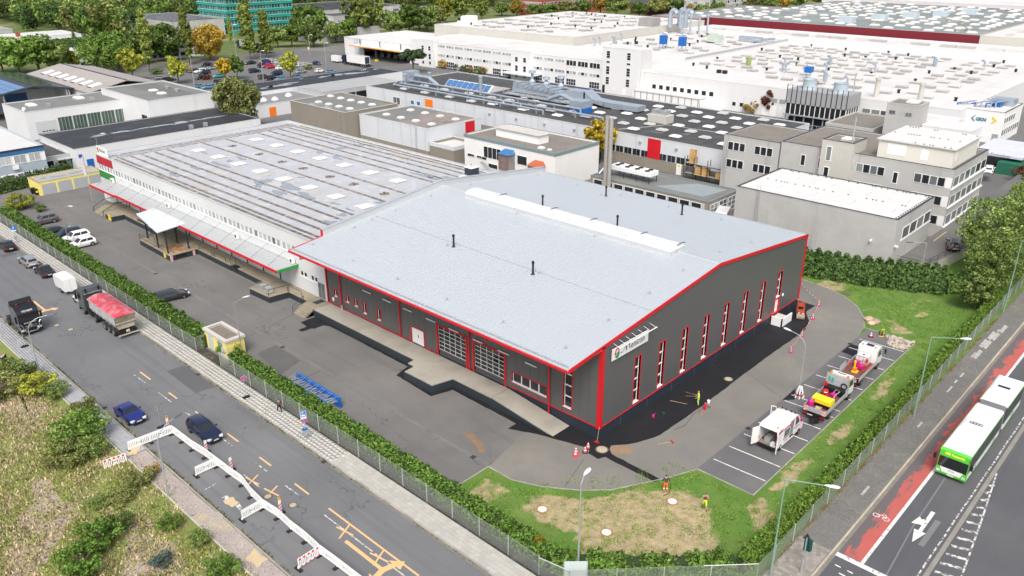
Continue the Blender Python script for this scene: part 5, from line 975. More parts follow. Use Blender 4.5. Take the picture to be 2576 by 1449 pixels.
# boiler house with twin flue
bh=B('boiler_house','low boiler house with grey-green felt roof and ribbon windows',118.4,66.3,128.6,91.6,4.0,pebble,bitgreen,.12,M('fascia_slate',(.16,.22,.25),.7,.05,1))
bh.add('roof_patch',MB().face([(121,69,3.885),(127.5,68,3.885),(127.5,74,3.885),(121,79,3.885)],M('bitumen_pale',(.25,.29,.29),.8,.1,.3)))
bh.slab('-x','window_band',67,91,2.5,3.6,conc_lite,.02)
for k in range(10):bh.win('-x',67.6+k*2.35,69.6+k*2.35,2.55,3.5,glass,white,1)
for k in range(3):bh.win('-y',119+k*3,121.6+k*3,.9,3.4,glass3,white,2,rows=3)
cu_=bh.add('condenser',MB().box(121,80,5.2,123.6,89,6.0,white));
for k in range(4):
 for j in range(2):ob('fan',MB().lathe([(.5,0),(.5,.12),(.1,.14)],black,(121.7+j*1.2,81.2+k*2.2,6.0),10),cu_)
 ob('leg',MB().box(121,80.2+k*2.8,3.9,121.1,80.3+k*2.8,5.2,steeld),cu_);ob('leg',MB().box(123.4,80.2+k*2.8,3.9,123.5,80.3+k*2.8,5.2,steeld),cu_)
ob('pipes',MB().path([(121.5,89,5.6),(121.5,90.3,5.6),(120,90.8,4.1)],.1,white).path([(122,89,5.6),(122,90.6,5.6),(120.5,91.2,4.1)],.1,white),cu_)
fl_=thing('twin_flue','tall twin steel flue rising behind the grey hall roof','chimney',(117.3,86.9,0))
for k,y in enumerate((86.45,87.35)):
 ob('flue_pipe',MB().lathe([(.37,0),(.37,15.6+.3*k),(.33,15.6+.3*k),(.33,15.3)],M('flue_steel',(.4,.39,.365),.45,.12,.6,.06,4,metal=.2),(0,y-86.9,0),12),fl_)
 for j in range(12):ob('flue_band',MB().lathe([(.39,0),(.39,.07)],steel,(0,y-86.9,1.2+j*1.25),12),fl_)
ob('flue_brace',MB().box(-.05,-.12,.5,.05,.12,15.0,rust),fl_)
for k,y in enumerate((71.7,69.2,66.6)):t_=ob('storage_tank',MB().lathe([(1.15,0),(1.15,2.3),(1.0,2.75),(.6,3.05),(.12,3.15)],M('tank_steel',(.62,.62,.62),.22,.08,1,metal=.8),n=14),None,(115.6,y,0),smooth=True,label=('stainless domed tank nearest the twin flue','middle one of three stainless domed tanks','stainless domed tank nearest the concrete box')[k],cat='tank',group='steel tanks behind the grey hall')
# concrete box and office on the right
cb=B('concrete_box','windowless stained concrete box with white domed roof by the hedge',116.5,35.3,131.9,60.5,8.4,conc_wall,whiteroof,.12,steeld)
for i in range(2):
 for j in range(4):cb.put('skylight_dome',domeW,120.2+i*6.2+.2*j,38.5+j*6,8.27)
studm=MB().lathe([(.12,0),(.12,.1)],steeld,n=6).mesh('roof_stud')
for k in range(50):cb.put('roof_stud',studm,116.9+random.choice((0,7.3,14.5))+random.uniform(-.1,.1),36+k*.48,8.28)
for k in range(16):cb.put('roof_stud',studm,117.5+k*.9,35.9,8.28)
for k in range(4):cb.win('-y',119.4+k*3,122.2+k*3,4.7,6.5,glass3,white,1,t=.06)
cb.slab('-y','sill',119.2,131.8,4.45,4.65,white,.1)
for zz in(2.8,5.6):cb.slab('-x','panel_joint',35.3,60.5,zz,zz+.04,conc_lite,.02);cb.slab('-y','panel_joint',116.5,131.9,zz-1.2,zz-1.17,conc_lite,.02)
for k in range(1,6):cb.slab('-x','panel_joint',35.3+k*4.2,35.34+k*4.2,0,8.2,conc_lite,.018)
ladder(cb,116.25,56.3,8.4);cb.slab('-x','camera',38.3,38.5,4.5,4.8,white,.5);cb.slab('-y','lamp',117,117.4,4.2,4.4,white,.5)
of=B('concrete_office','three-storey grey concrete office with dark ribbon windows and cream penthouse',138.3,35.0,156.5,64,11.4,conc_wall,gravel_roof,.2,steeld)
for f,z in enumerate((2.0,5.2,8.3)):
 of.slab('-y','window_recess',138.6,156.3,z,z+1.75,steeld,.012);of.slab('-y','sill',138.2,156.5,z-.22,z-.02,white,.25)
 for k in range(6):of.win('-y',138.9+k*2.9,141.6+k*2.9,z+.03,z+1.7,glass3,white,1,plane=34.985,t=.05)
 for y0,n_ in((36.0,4),(45.5,4)):
  for k in range(n_):of.win('-x',y0+k*1.2,y0+1.15+k*1.2,z+.1,z+1.6,glass3 if k%2 else glass,white,1,t=.06)
 of.slab('-x','white_panel',35.05,35.95,z,z+1.7,white,.03)
 for y0 in(56.0,59.2):of.win('-x',y0,y0+.9,z-.6,z+1.4,glass,white,1,t=.1)
 of.win('-x',43.2,44.1,z-.8,z+1.2,glass,white,1,t=.12)
of.slab('-x','drainpipe',51.2,51.4,0,11.3,steel,.15)
ph=of.add('penthouse',MB().box(139.2,35.8,11.2,152,47.5,14.2,M('penthouse_cream',(.66,.65,.58),.8,.05,.2)));ob('penthouse_roof',MB().box(138.9,35.5,14.2,152.3,47.8,14.4,whiteroof),ph)
for k in range(26):o=ob('roof_stud',studm,ph,(139.3+random.choice((0,6,12)),36+k*.45,14.4))
ob('penthouse_window',MB().box(139.16,43,12,139.21,46,13.8,white).box(139.16,39.5,11.9,139.21,40.7,13.6,white).box(140,35.76,12.3,141.2,35.81,13.6,white),ph)
nb=B('concrete_office','grey concrete office wing with gravel roof and dark blinds',138.3,64.3,152,75.5,11.0,conc_wall,gravel_roof,.2,steeld)
for z in(4.9,8.2):
 for y0 in(65.5,71):
  for k in range(3):nb.win('-x',y0+k*1.2,y0+1.15+k*1.2,z,z+1.6,glass,white,1,t=.07)
stt=B('stair_tower','concrete stair tower with yellow stains between the office wings',137.2,50.8,143,56.2,13.2,conc_lite,gravel_roof,.2,steeld,cat='tower');stt.win('-x',54.3,55.3,9.6,12.2,glass3,white,1,t=.12);stt.win('-x',54.3,55.3,6,8.6,glass,white,1,t=.12);stt.put('skylight_dome',domemesh(1.6,1.6,.3,polycarb,.3),140,53,13.0);stt.add('roof_pole',MB().tube((137.9,51.4,13),(137.9,51.4,17.5),.14,steel,8))
dk2=thing('parking_deck','raised asphalt parking deck with railing beside the concrete box','parking deck',(128,30,0))
def DD(n_,mb):o=ob(n_,mb,dk2);o.location=(-128,-30,0);return o
DD('deck',MB().prism([(118.2,35.2),(118.2,31.2),(140,28.3),(200,24),(200,34.8),(138,34.9)],0,1.7,conc_lite,asph_y));DD('railing',MB().path([(118.3,35,2.6),(118.3,31.4,2.6),(140,28.5,2.6)],.04,steeld).path([(118.3,35,2.2),(118.3,31.4,2.2),(140,28.5,2.2)],.03,steeld))
for k in range(10):DD('rail_post',MB().tube((118.3+k*2.3,31.4-k*.3,1.7),(118.3+k*2.3,31.4-k*.3,2.6),.035,steeld,4))
DD('marking',MB().box(119.5,31.9,1.7,121,32.05,1.706,mark_y).box(121,31.3,1.7,121.1,32.5,1.706,mark_y));DD('marking',MB().box(131,33.9,1.7,137,34.05,1.706,mark_y));DD('marking',MB().box(128,30.5,1.7,130.5,30.62,1.706,mark_y))
for k in range(5):DD('marking',MB().box(170+k*5,28,1.7,170.15+k*5,33,1.706,mark_y))
# ================================================================== THE WHITE FACTORY AND BEYOND
fw=M('factory_white',(.69,.69,.685),.7,.03,.1,.02,4,streak=((.61,.605,.595),(.3,.3,.03),(.6,.85)))
ventm=MB().box(-.75,-1.5,0,.75,1.5,.55,M('vent_white',(.47,.46,.44),.6,.05,.5,rnd=.14)).extr([(-.85,.55),(.85,.55),(.5,.75),(-.5,.75)],'y',-1.6,1.6,MATS['vent_white']).box(-.78,-1.3,.15,-.75,1.3,.42,M('vent_slot',(.33,.33,.32),.6)).mesh('roof_vent')
elbow=MB().path([(0,0,0),(0,0,2.2),(.3,.5,2.7),(.5,1.1,2.4)],.32,duct,7).mesh('exhaust_elbow')
stub=MB().lathe([(.35,0),(.35,.7),(.5,.7),(.4,.95)],black,n=7).mesh('roof_stub')
def scatter(b,mesh,name,pts,z):
 for x,y in pts:b.put(name,mesh,x+random.uniform(-.3,.3),y+random.uniform(-.3,.3),z,random.uniform(-.03,.03))
wg=B('factory_wing','white two-storey factory front wing with window bands facing the yards',211,145.6,236.3,253,9.3,fw,whiteroof,.2,fw,'factory')
for k in range(16):
 y=161+k*4.85
 if 190<y+2<199:continue
 for f,z0,z1 in((0,7.6,8.45),(1,4.2,5.2)):
  tall_dark=f==0 and k<3  # first upper windows are taller and have dark panes
  for j in range(3):wg.win('-x',y+j*1.4,y+1.34+j*1.4,z0-(.7 if tall_dark else 0),z1+(.1 if tall_dark else 0),glass if(tall_dark or(f and(k*3+j)%4==0))else glass2,white,1,t=.05)
 if k%3!=1:wg.win('-x',y,y+4.1,.6,2.7,glass,white,4,t=.07,rows=2)
for y in(200,205):wg.slab('-x','door',y,y+1.2,0,2.6,glass,.06)
wg.slab('-x','plinth',145.6,253,-.05,.45,M('plinth_blue',(.06,.07,.16),.7),.04)
wg.add('bike_shelter',MB().box(206,186,2.4,210.8,201,2.55,M('canopy_glass',(.5,.53,.53))).box(206,186,0,206.1,186.1,2.4,steel).box(206,201,0,206.1,201.1,2.4,steel))
for y0,y1,h,lb in((145.5,159.6,14.0,'tall white factory stair tower with stacked dark windows'),(190.2,198.6,9.9,'low white stair tower in the middle of the factory wing'),(239,247.5,9.9,'white stair tower beside the open delivery hall')):
 t_=B('stair_tower',lb,209.6 if y0>150 else 210.2,y0,217,y1,h,fw,whiteroof,.2,fw,'tower')
 for uy in((y1-1.6,y1-9.4)if y0<150 else(y1-2.0,y0+1.2)):
  for z0,z1 in(((10.7,12.9),(9.2,9.9),(5.8,8.3),(2.7,5.0))if y0<150 else((6.2,7.8),(3.0,5.0),(1,2.2))):t_.win('-x',uy-1.4 if uy>y0+2 else uy,uy if uy>y0+2 else uy+1.4,z0,z1,glass,white,1,rows=max(1,round((z1-z0)/.8)),t=.06)
 if y0<150:
  t_.slab('-x','door',150.2,151.4,0,1.9,white,.06);t_.slab('-x','door',146.3,147.5,0,1.9,white,.06);t_.slab('-x','doorway',158.2,159.2,0,2.4,glass,.06);t_.slab('-x','notice',154.3,154.9,1.4,1.9,white,.05)
  brick_=M('tower_brick',(.72,.715,.7),.85,.05,1,.05,9)
  for k in range(60):t_.add('brick_course',MB().box(210.3,145.42,.3+k*.225,216.9,145.5,.3+k*.225+.16,brick_))
lo=B('factory_hall','huge low white factory hall with roof full of white vents',211,55,307.8,145.35,7.75,fw,whiteroof,.12,fw,'factory')
pts=[(x+(3 if int(y)%2 else 0),y)for x in(222,234,243.5,254.7,260.7,272.7,278.7,290,296.5)for y in(66.1,76.2,85.7,95.3,105,114.6,120.2,129.6,139)]+[(x,y)for x in(226,238.5,249,258,266,275,284,293,301)for y in(90.7,100.3,109.8,125,134.5,71)]
scatter(lo,ventm,'roof_vent',[p for p in pts if not(p[0]<227 and p[1]>112)],7.63)
scatter(lo,elbow,'exhaust_elbow',[(238,112),(240,114),(262,108),(264,109.5),(232,97),(230,96),(226,88),(256,92),(281,83),(283,84),(285,70),(250,118),(246,103)],7.63);scatter(lo,stub,'roof_stub',[(random.uniform(220,305),random.uniform(58,143))for _ in range(26)],7.63)
seamm=M('roof_fixings',(.5,.48,.46),.8)
for k in range(7):lo.add('roof_seam',MB().box(213+.0,60+k*12.5,7.631,307,60.07+k*12.5,7.65,seamm))
for k in range(6):lo.add('roof_seam',MB().box(222+k*15,55.5,7.632,222.07+k*15,145,7.652,seamm))
for k in range(9):lo.win('-x',119.9+k*2.45,121.4+k*2.45,3.1,4.5,glass,white,1)
lo.add('glass_corridor',MB().box(207.5,122.4,0,210.98,145.2,2.5,white).box(207.3,122.2,2.5,210.98,145.3,2.75,whiteroof))
for k in range(11):lo.add('corridor_mullion',MB().box(207.44,122.6+k*2.2,0,207.5,122.75+k*2.2,2.5,M('frame_brown',(.06,.03,.03),.6)))
lo.add('white_ramp',MB().extr([(116.5,0),(122,0),(122,2.2),(118,.8)],'x',207.5,210.9,white));lo.slab('-x','door',115.5,117.3,0,2.2,fw,.06);lo.win('-x',112.6,113.8,1.4,2.6,glass,white);lo.win('-x',110.2,111.5,1.4,2.6,glass,white)
for k in range(3):lo.slab('-x','door',98+k*2.4,99.8+k*2.4,.1,2.9,white,.06);lo.slab('-x','louvre',98+k*2.4,99.8+k*2.4,3.8,4.9,steel,.05)
for k in range(4):lo.win('-x',68.5+k*2.3,70.6+k*2.3,2,5.4,glass3,white,1,rows=2)
for x,y,hh_ in((216,76.5,4.2),(216.5,66,4.0),(215,82,5)):lo.add('roof_stack',MB().lathe([(.7 if hh_<5 else .15,7.6),(.6 if hh_<5 else .15,7.6+hh_),(.8 if hh_<5 else .1,7.65+hh_),(.8 if hh_<5 else .1,8.2+hh_)],conc_lite if hh_<5 else steel,(x,y,0),8))
lo.add('blue_filter',MB().box(231.4,101.2,9.4,233.4,103.2,11,bluem).box(231.6,101.4,7.6,231.8,101.6,9.4,steel).box(233,103,7.6,233.2,103.2,9.4,steel));lo.add('green_filter',MB().lathe([(.8,7.6),(.8,10.6),(.4,11)],M('olive_paint',(.25,.3,.12),.6),(241.5,126,0),10));lo.add('rusty_vent',MB().lathe([(.8,7.6),(1.6,8.6),(1.5,8.9)],rust,(222,96,0),10))
for k in range(3):lo.add('roof_cube',MB().box(224+k*.1,122+k*2,7.6,225.2,123.2+k*2,8.6,black if k else white))
mi=B('factory_hall','middle white factory roof level with blue filter units',236.4,145.6,307.8,192.8,9.2,fw,whiteroof,.15,conc_lite,'factory')
scatter(mi,ventm,'roof_vent',[(x+(4 if k%2 else 0),y)for k,y in enumerate((151,156,165,174.5,183))for x in(247,256,271,280,291,299)],9.05);scatter(mi,elbow,'exhaust_elbow',[(243,188),(247,189),(250,184),(252,187),(262,190)],9.05);scatter(mi,stub,'roof_stub',[(random.uniform(240,305),random.uniform(148,190))for _ in range(16)],9.05)
for y in(165.6,157.8):f_=mi.add('blue_filter',MB().box(252,y-1,10.6,254.2,y+1,13.6,bluem).path([(253,y,13.6),(253,y,14.4),(253.8,y-1,14.2)],.4,duct,7));[ob('leg',MB().box(252+a*2,y-1+c_*1.8,9,252.2+a*2,y-.8+c_*1.8,10.6,steel),f_)for a in(0,1)for c_ in(0,1)]
mi.add('green_unit',MB().box(278,158,9.6,281,163,12,M('unit_green',(.45,.52,.45),.6)));mi.add('roof_ducts',MB().box(291,148,9.2,293,157,11,duct).path([(288,150,10),(300,147,10)],.5,duct));mi.add('gutter_walk',MB().box(236,145.36,8.9,307.8,145.58,9.35,steel))
for k in range(36):mi.add('rail_post',MB().box(237+k*2,145.5,9.2,237.06+k*2,145.56,10.2,steel))
up=B('factory_hall','upper factory roof with rows of white vents and big exhaust hoods',236.4,193,326,268,12.2,conc_lite,whiteroof,.2,conc_lite,'factory')
scatter(up,ventm,'roof_vent',[(243.2+i*13.5+dx,205.5+j*8.7+dy)for i in range(6)for j in range(7)for dx,dy in((0,0),(2.4,-2.1))if(i*5+j*3)%9],12.0);scatter(up,stub,'roof_stub',[(random.uniform(240,322),random.uniform(196,264))for _ in range(20)],12.0)
up.add('stair_head',MB().extr([(258,12),(266,12),(265,13),(262.5,15.2),(258,15.2)],'x',247,252,fw));up.add('window',MB().box(246.9,263.2,13.2,247.0,264.6,14.4,glass))
for k in range(20):up.slab('-x','concrete_panel',193.2+k*3.74,196.8+k*3.74,9.4,12.1,conc_lite,.06)
ex=B('exhaust_plant','grey plant box with arched exhaust hoods on the factory roof',288,194.5,294,201,15.5,M('plant_grey',(.3,.29,.28),.7),None,cat='exhaust',z0=12.0)
for x,y in((296,191),(299,188),(302,190.5),(298,185)):ex.add('exhaust_hood',MB().path([(x,y,11.5),(x,y,17),(x,y-.8,18.2),(x,y-2.2,18.2),(x,y-2.8,17)],.95,duct,8))
for k in range(4):ex.add('stack',MB().lathe([(.4,9),(.4,16),(.7,16),(.6,16.8)],duct,(293+k*4,183.5-k*1.5,0),8))
bs=B('factory_link','long white factory strip with paired rooflights before the red-banded hall',308,40,333,193,9.9,fw,whiteroof,.2,fw,'factory')
pl_=MB().box(-1.4,-2.6,0,1.4,2.6,.7,MATS['vent_white']).mesh('rooflight')
for k in range(9):
 y=178-k*15;[bs.put('rooflight',pl_,318,y+dy,9.7)for dy in(-3,3)]
for k in range(40):bs.add('eave_panel',MB().box(307.85,42+k*3.7,7.8,307.99,45.5+k*3.7,9.6,M('eave_white',(.66,.66,.65),.7)))
fr=B('distribution_hall','vast grey-roofed hall with dark red edge and many domes',340,87.5,478,200,12.2,darkredm,fargrey,.15,conc_lite,'hall')
fd=[(346+i*9.5+(j%2)*4.7+random.uniform(-1.6,1.6),93+j*7.2+random.uniform(-1,1))for i in range(14)for j in range(15)if random.random()>.3]
scatter(fr,domeF,'skylight_dome',fd,12.05)
for k in range(5):fr.put('air_unit',MB().box(-1.8,-3,0,1.8,3,2.4,M('unit_blue',(.5,.57,.62),.5)).mesh('air_unit'),358+k*19,144-k*6.5,12.05)
scatter(fr,MB().lathe([(.9,0),(.9,.8),(1.3,.9),(.9,1.5)],conc_lite,n=8).mesh('roof_vent'),'roof_vent',[(350+i*14,98+((i*37)%95))for i in range(9)]+[(356+i*15,96+((i*53)%95))for i in range(8)],12.05)
fr2=B('distribution_hall','grey-roofed hall end with dark red wall beyond the white factory',332,200.5,420,225,12.0,darkredm,fargrey,.2,conc_lite,'hall')
scatter(fr2,domeF,'skylight_dome',[(345+i*12,206+j*8)for i in range(6)for j in range(2)],11.8)
wh_=B('distribution_hall','white-roofed hall with cream wall at the right edge',340,20,490,87.3,12.1,M('cream_wall',(.62,.6,.53),.8,.05,.1),whiteroof,.15,conc_lite,'hall')
lt=MB().box(-3,-1,0,3,1,.5,M('rooflight_tan',(.55,.52,.47),.5)).mesh('rooflight')
for i in range(9):
 for j in range(3):wh_.put('rooflight',lt,350+i*14+j*4,80-j*9-i*.4,12)
for k in range(6):wh_.slab('-x','wall_lamp',30+k*9,30.8+k*9,7,7.6,steel,.3)
B('distribution_hall','bright white roof strip crossing the top right corner',482,60,520,210,13.5,fw,whiteroof,.2,fw,'hall')
fa=B('distribution_hall','pale far factory roof at the top right edge',525,60,640,200,13,conc_lite,M('roof_pink',(.6,.56,.54),.7,.05,.05),.2,conc_lite,'hall');scatter(fa,domeF,'skylight_dome',[(532+i*16,70+j*13)for i in range(6)for j in range(9)],12.8)
# delivery hall with open gate
dh=thing('delivery_hall','white delivery hall with open dark bay and orange canopy edge','hall',(222,275,0))
def DH(n_,mb):o=ob(n_,mb,dh);o.location=(-222,-275,0);return o
DH('wall',holed(MB(),'-x',211,253.2,297,0,6.9,[(254.5,284,0,4.6)],.4,fw));DH('wall',MB().box(211.4,296.5,0,245,297,6.9,fw));DH('wall',MB().box(244.5,253.2,0,245,296.5,6.9,fw));DH('roof',MB().box(210.9,253.1,6.9,245.1,297.1,7.15,whiteroof));DH('canopy',MB().box(205.5,253.5,4.9,211,286,5.15,fw));DH('canopy_edge',MB().box(205.3,253.4,4.75,205.5,286.1,5.2,M('edge_orange',(.7,.33,.06),.6)));DH('grey_panel',MB().box(210.95,284.6,0,210.99,290,6.8,M('panel_grey',(.55,.56,.58),.6)));DH('post',MB().box(205.8,269,0,206.4,269.6,4.9,steeld));DH('post_base',MB().box(205.6,268.8,0,206.6,269.8,.8,yellowm));DH('roof_light',MB().extr([(226,7.1),(232,7.1),(230.5,7.9),(227.5,7.9)],'y',268,282,polycarb))
for k in range(3):DH('hanger',MB().box(208,256+k*13,5.1,208.3,256.3+k*13,7.4,steeld))
# cooling towers
ct=thing('cooling_tower','grey twin-fan cooling tower with black louvres in front of white factory','cooling tower',(205,85.5,0))
def CT(n_,mb):o=ob(n_,mb,ct);o.location=(-205,-85.5,0);return o
cgm=M('tower_panel',(.33,.33,.34),.6,.08,.3);CT('casing',MB().box(201,77.6,6.2,209,93.4,9.6,cgm));CT('deck',MB().box(200.8,77.4,3.2,209.2,93.6,3.5,steel))
CT('louvre_backing',MB().box(201.2,77.8,3.5,208.8,93.2,6.2,black))
for k in range(13):CT('louvre_frame',MB().box(201.0,77.6+k*1.3,3.5,201.18,77.75+k*1.3,6.2,white));CT('casing_rib',MB().box(200.85,77.6+k*1.3,6.2,200.99,77.75+k*1.3,10.8,steeld))
for k in range(6):CT('louvre_frame',MB().box(201.2+k*1.5,77.62,3.5,201.35+k*1.5,77.78,6.2,white))
for y in(81.4,89.4):CT('fan_drum',MB().lathe([(1.9,9.6),(1.7,10.4),(1.7,11.6),(1.8,12),(1.6,12),(1.5,11)],M('drum_blue',(.4,.48,.52),.5,.1,1),(205,y,0),16))
for x in(201.2,208.6):
 for k in range(7):CT('leg',MB().box(x,78+k*2.5,0,x+.25,78.25+k*2.5,3.2,M('steel_blue',(.25,.32,.38),.5)))
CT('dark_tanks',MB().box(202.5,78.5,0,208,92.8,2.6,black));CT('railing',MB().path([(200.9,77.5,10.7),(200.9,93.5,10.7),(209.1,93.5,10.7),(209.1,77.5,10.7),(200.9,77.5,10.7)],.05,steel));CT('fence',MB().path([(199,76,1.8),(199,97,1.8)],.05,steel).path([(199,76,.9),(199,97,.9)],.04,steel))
for k in range(15):CT('fence_post',MB().tube((199,76+k*1.5,0),(199,76+k*1.5,1.8),.05,steel,4))
# concrete group right
cg1=B('concrete_tower','square concrete stair tower with gravel roof and white dome',182.5,55.5,189,62,12.6,conc_wall,gravel_roof,.2,conc_lite,'tower')
cg1.win('-x',60.0,61.3,10.3,11.1,glass3,steel,2);cg1.win('-x',56.6,57.9,10.2,11.0,glass3,steel,2);cg1.put('skylight_dome',domeW,186.5,58,12.4)
cg2=B('gravel_roof_building','low concrete building with gravel roof beside the square tower',184,64.5,201,75.3,6.2,conc_wall,gravel_roof,.3,conc_lite);cg2.slab('-x','window_band',65,75,1.2,2.6,glass,.04)
cg3=B('white_annex','small white annex with shutter behind the concrete tower',189.2,50.5,197,63.8,8.6,fw,whiteroof,.2,fw);cg3.slab('-x','shutter',62.2,63.6,3.4,6.4,white,.06)
cg4=B('balcony_block','white block with concrete balcony right of the square tower',186,45.5,194,55.3,8.2,fw,whiteroof,.2,fw);cg4.slab('-x','balcony',45.5,55.3,3.4,4.6,conc_lite,1.2)
gk=B('painted_office','white painted brick office with blue and yellow arrow logo',217,46.9,233,60,7.3,M('brick_white',(.77,.765,.75),.85,.05,1,.06,9),whiteroof,.25,steeld)
gk.win('-x',55.2,57.4,3.8,5.7,glass,white,2);gk.win('-x',54.8,57,.1,2.5,glass,white,2);gk.win('-x',59,59.6,4,7,glass,white);gk.slab('-x','door',47.3,48.6,0,2.2,steel,.06)
for k in range(8):gk.win('-y',217.5+k*1.9,219.2+k*1.9,1.6,3.2,glass3,white);gk.win('-y',217.5+k*1.9,219.2+k*1.9,4.6,6.0,glass3,white)if k<5 else None
tm=text_mesh('GKN',1.05,M('logo_teal',(.03,.2,.27),.5,0,1,0,1),ext=.02,bold=.05);o=gk.put('lettering',tm,216.93,52.8,4.85);o.rotation_euler=(math.pi/2,0,-math.pi/2)
gk.add('logo_arrow',MB().extr([(53.9,5.3),(53.0,6.1),(53.0,5.9),(53.5,5.3),(53.0,4.7),(53.0,4.5)],'x',216.9,216.96,MATS['logo_teal']));gk.add('logo_arrow',MB().extr([(48.2,5.3),(49.4,6.2),(49.4,5.9),(48.9,5.3),(49.4,4.7),(49.4,4.4)],'x',216.9,216.96,yellowm))
for k in range(9):gk.add('roof_pipe',MB().path([(219+k*.6,58-k*.9,7.1),(219+k*.6,58-k*.9,8.0+.2*(k%3)),(221+k,57-k,8.0+.2*(k%3))],.18,duct if k%3 else bluem,6))
gk.add('roof_unit',MB().box(228,48,7.1,232,53,8.6,duct).box(225,50,7.1,227,52,8.2,bluem))
gh_=B('gatehouse','gatehouse canopy lettered GKN Driveline at the right edge',196,37.5,204,44.6,3.4,glass3,None,cat='gatehouse');gh_.add('canopy',MB().box(190,36,3.0,206,45.5,3.5,M('canopy_lilac',(.55,.56,.68),.6)));gh_.add('green_box',MB().box(188,33,0,194,40,2.4,M('hut_green',(.02,.13,.08),.6)))
o=gh_.put('lettering',text_mesh('GKN Driveline',1.0,M('ink_grey',(.3,.3,.35),.6,0,1,0,1),ext=.01),189.98,44.5,3.05);o.rotation_euler=(math.pi/2,0,-math.pi/2)
# skyline
rb=B('brick_office','long red brick office with strip windows at the top edge',400,352,530,372,15,M('brick_orange',(.33,.09,.055),.85,.08,.2),bitdark,.4)
for zz in(3,7,11):
 for k in range(34):rb.win('-x',352.6+k*.55,353.1+k*.55,zz,zz+1.6,glass3,white)if k<34 else None
 for k in range(36):rb.win('-y',401+k*3.5,403.8+k*3.5,zz,zz+1.6,glass3,white,1,t=.1)
sw2=thing('sawtooth_hall','dark purple hall with zigzag gabled roofs at the top edge','hall',(480,340,0))
for k in range(8):
 o=ob('gable_bay',MB().extr([(0,0),(9,0),(9,6),(4.5,10),(0,6)],'y',-20,0,M('hall_purple',(.09,.03,.04),.7)),sw2,(-24+k*9.2,-15+k*-4.0,0));o2=ob('gable_roof',MB().extr([(-.3,6),(4.5,10.3),(9.3,6),(9.3,6.4),(4.5,10.8),(-.3,6.4)],'y',-20.5,.5,bitdark),o)
hr=B('concrete_highrise','beige concrete high-rise office with white blinds at the top edge',447,262,520,279.5,28,conc_wall,bitdark,.4,cat='high-rise')
for f in range(8):
 z=2+f*3.3
 for k in range(26):hr.win('-x',262.6+k*.65,263.2+k*.65,z,z+1.8,glass2 if(f*3+k//4)%3 else glass,white,1)
 for k in range(26):hr.win('-y',448+k*2.75,450.4+k*2.75,z,z+1.8,glass2 if(f+k)%3 else glass,white,1,t=.12)
 hr.slab('-y','floor_edge',447,520,z-.9,z-.7,conc_lite,.3)
ob_=B('warehouse_far','blue-grey far warehouse between trees at the top edge',520,330,600,350,12,M('wall_blue',(.3,.36,.45),.7),bitdark,.3);ob_.slab('-y','window_band',522,598,4,6,glass3,.05)
rk=thing('pallet_rack','outdoor steel rack with stacked wooden pallets by long hall','rack',(141,80.5,0))
for y in(76.6,79.7,82.8,85.0):
 for x in(-.5,.6):ob('upright',MB().box(x-.05,y-80.55,0,x+.05,y-80.45,4.7,steeld),rk)
for z in(1.3,3.4):ob('beam',MB().box(-.55,-4,z-.06,-.45,4.5,z+.06,steeld),rk);ob('shelf',MB().box(-.5,-4,z,.6,4.5,z+.04,steel),rk)
pal=MB()
for k in range(5):pal.box(-.4,-.6+k*.26,.1,.4,-.48+k*.26,.14,wood)
for k in range(3):pal.box(-.4+k*.35,-.6,0,-.3+k*.35,.6,.1,wood)
pal=pal.mesh('pallet')
gi=0
for y,z,n_,w_ in((83.5,3.44,19,'tall upper'),(82.0,1.34,12,'left lower'),(80.4,1.34,11,'right lower'),(77.3,1.34,8,'end lower')):
 st0=thing('pallet_stack',{'tall upper':'tallest stack of wooden pallets on top of the steel rack','left lower':'left of the two pallet stacks side by side in the rack','right lower':'right of the two pallet stacks side by side in the rack','end lower':'lone small pallet stack at the end of the rack'}[w_],'pallets',(141.1,y,z),group='pallet stacks on the rack')
 for k in range(n_):ob('pallet',pal,st0,(0,0,.146*k),random.uniform(-.02,.02))
# ================================================================== VEGETATION
def crown_mesh(seed,R,Hc,nclump,per,leaf,mat,shape='round'):
 rng=np.random.default_rng(seed);cs=[];rs=[]
 while len(cs)<nclump:
  p=rng.uniform(-1,1,3);d=np.linalg.norm(p)
  if shape=='round':
   if d>1.05 or d<.4:continue
   c=(p[0]*R*.84,p[1]*R*.84,Hc*.5+p[2]*Hc*.44);r=R*rng.uniform(.13,.36)
  elif shape=='poplar':
   t=rng.uniform(.03,.97);w=R*(math.sin(math.pi*min(1,t*.85+.12))**.8);a=rng.uniform(0,6.28);k=rng.uniform(.2,.75)
   c=(w*k*math.cos(a),w*k*math.sin(a),t*Hc);r=R*rng.uniform(.25,.42)
  elif shape=='cone':
   t=rng.uniform(.02,.96);w=R*(1-t)**.85;a=rng.uniform(0,6.28);k=rng.uniform(.3,.9);c=(w*k*math.cos(a),w*k*math.sin(a),t*Hc);r=R*rng.uniform(.16,.28)*(1.15-t*.7)
  elif shape=='spread':
   if d>1 or d<.4:continue
   c=(p[0]*R*.9,p[1]*R*.9,Hc*.55+abs(p[2])*Hc*.35-.1*Hc*np.hypot(p[0],p[1]));r=R*rng.uniform(.14,.27)
  else:   # loose
   if d>1:continue
   c=(p[0]*R,p[1]*R,Hc*.5+p[2]*Hc*.5);r=R*rng.uniform(.12,.24)
  cs.append(c);rs.append(r)
 v,f=blobs(cs,rs,per,leaf,rng,.8);return npmesh('crown',v,f,mat),cs
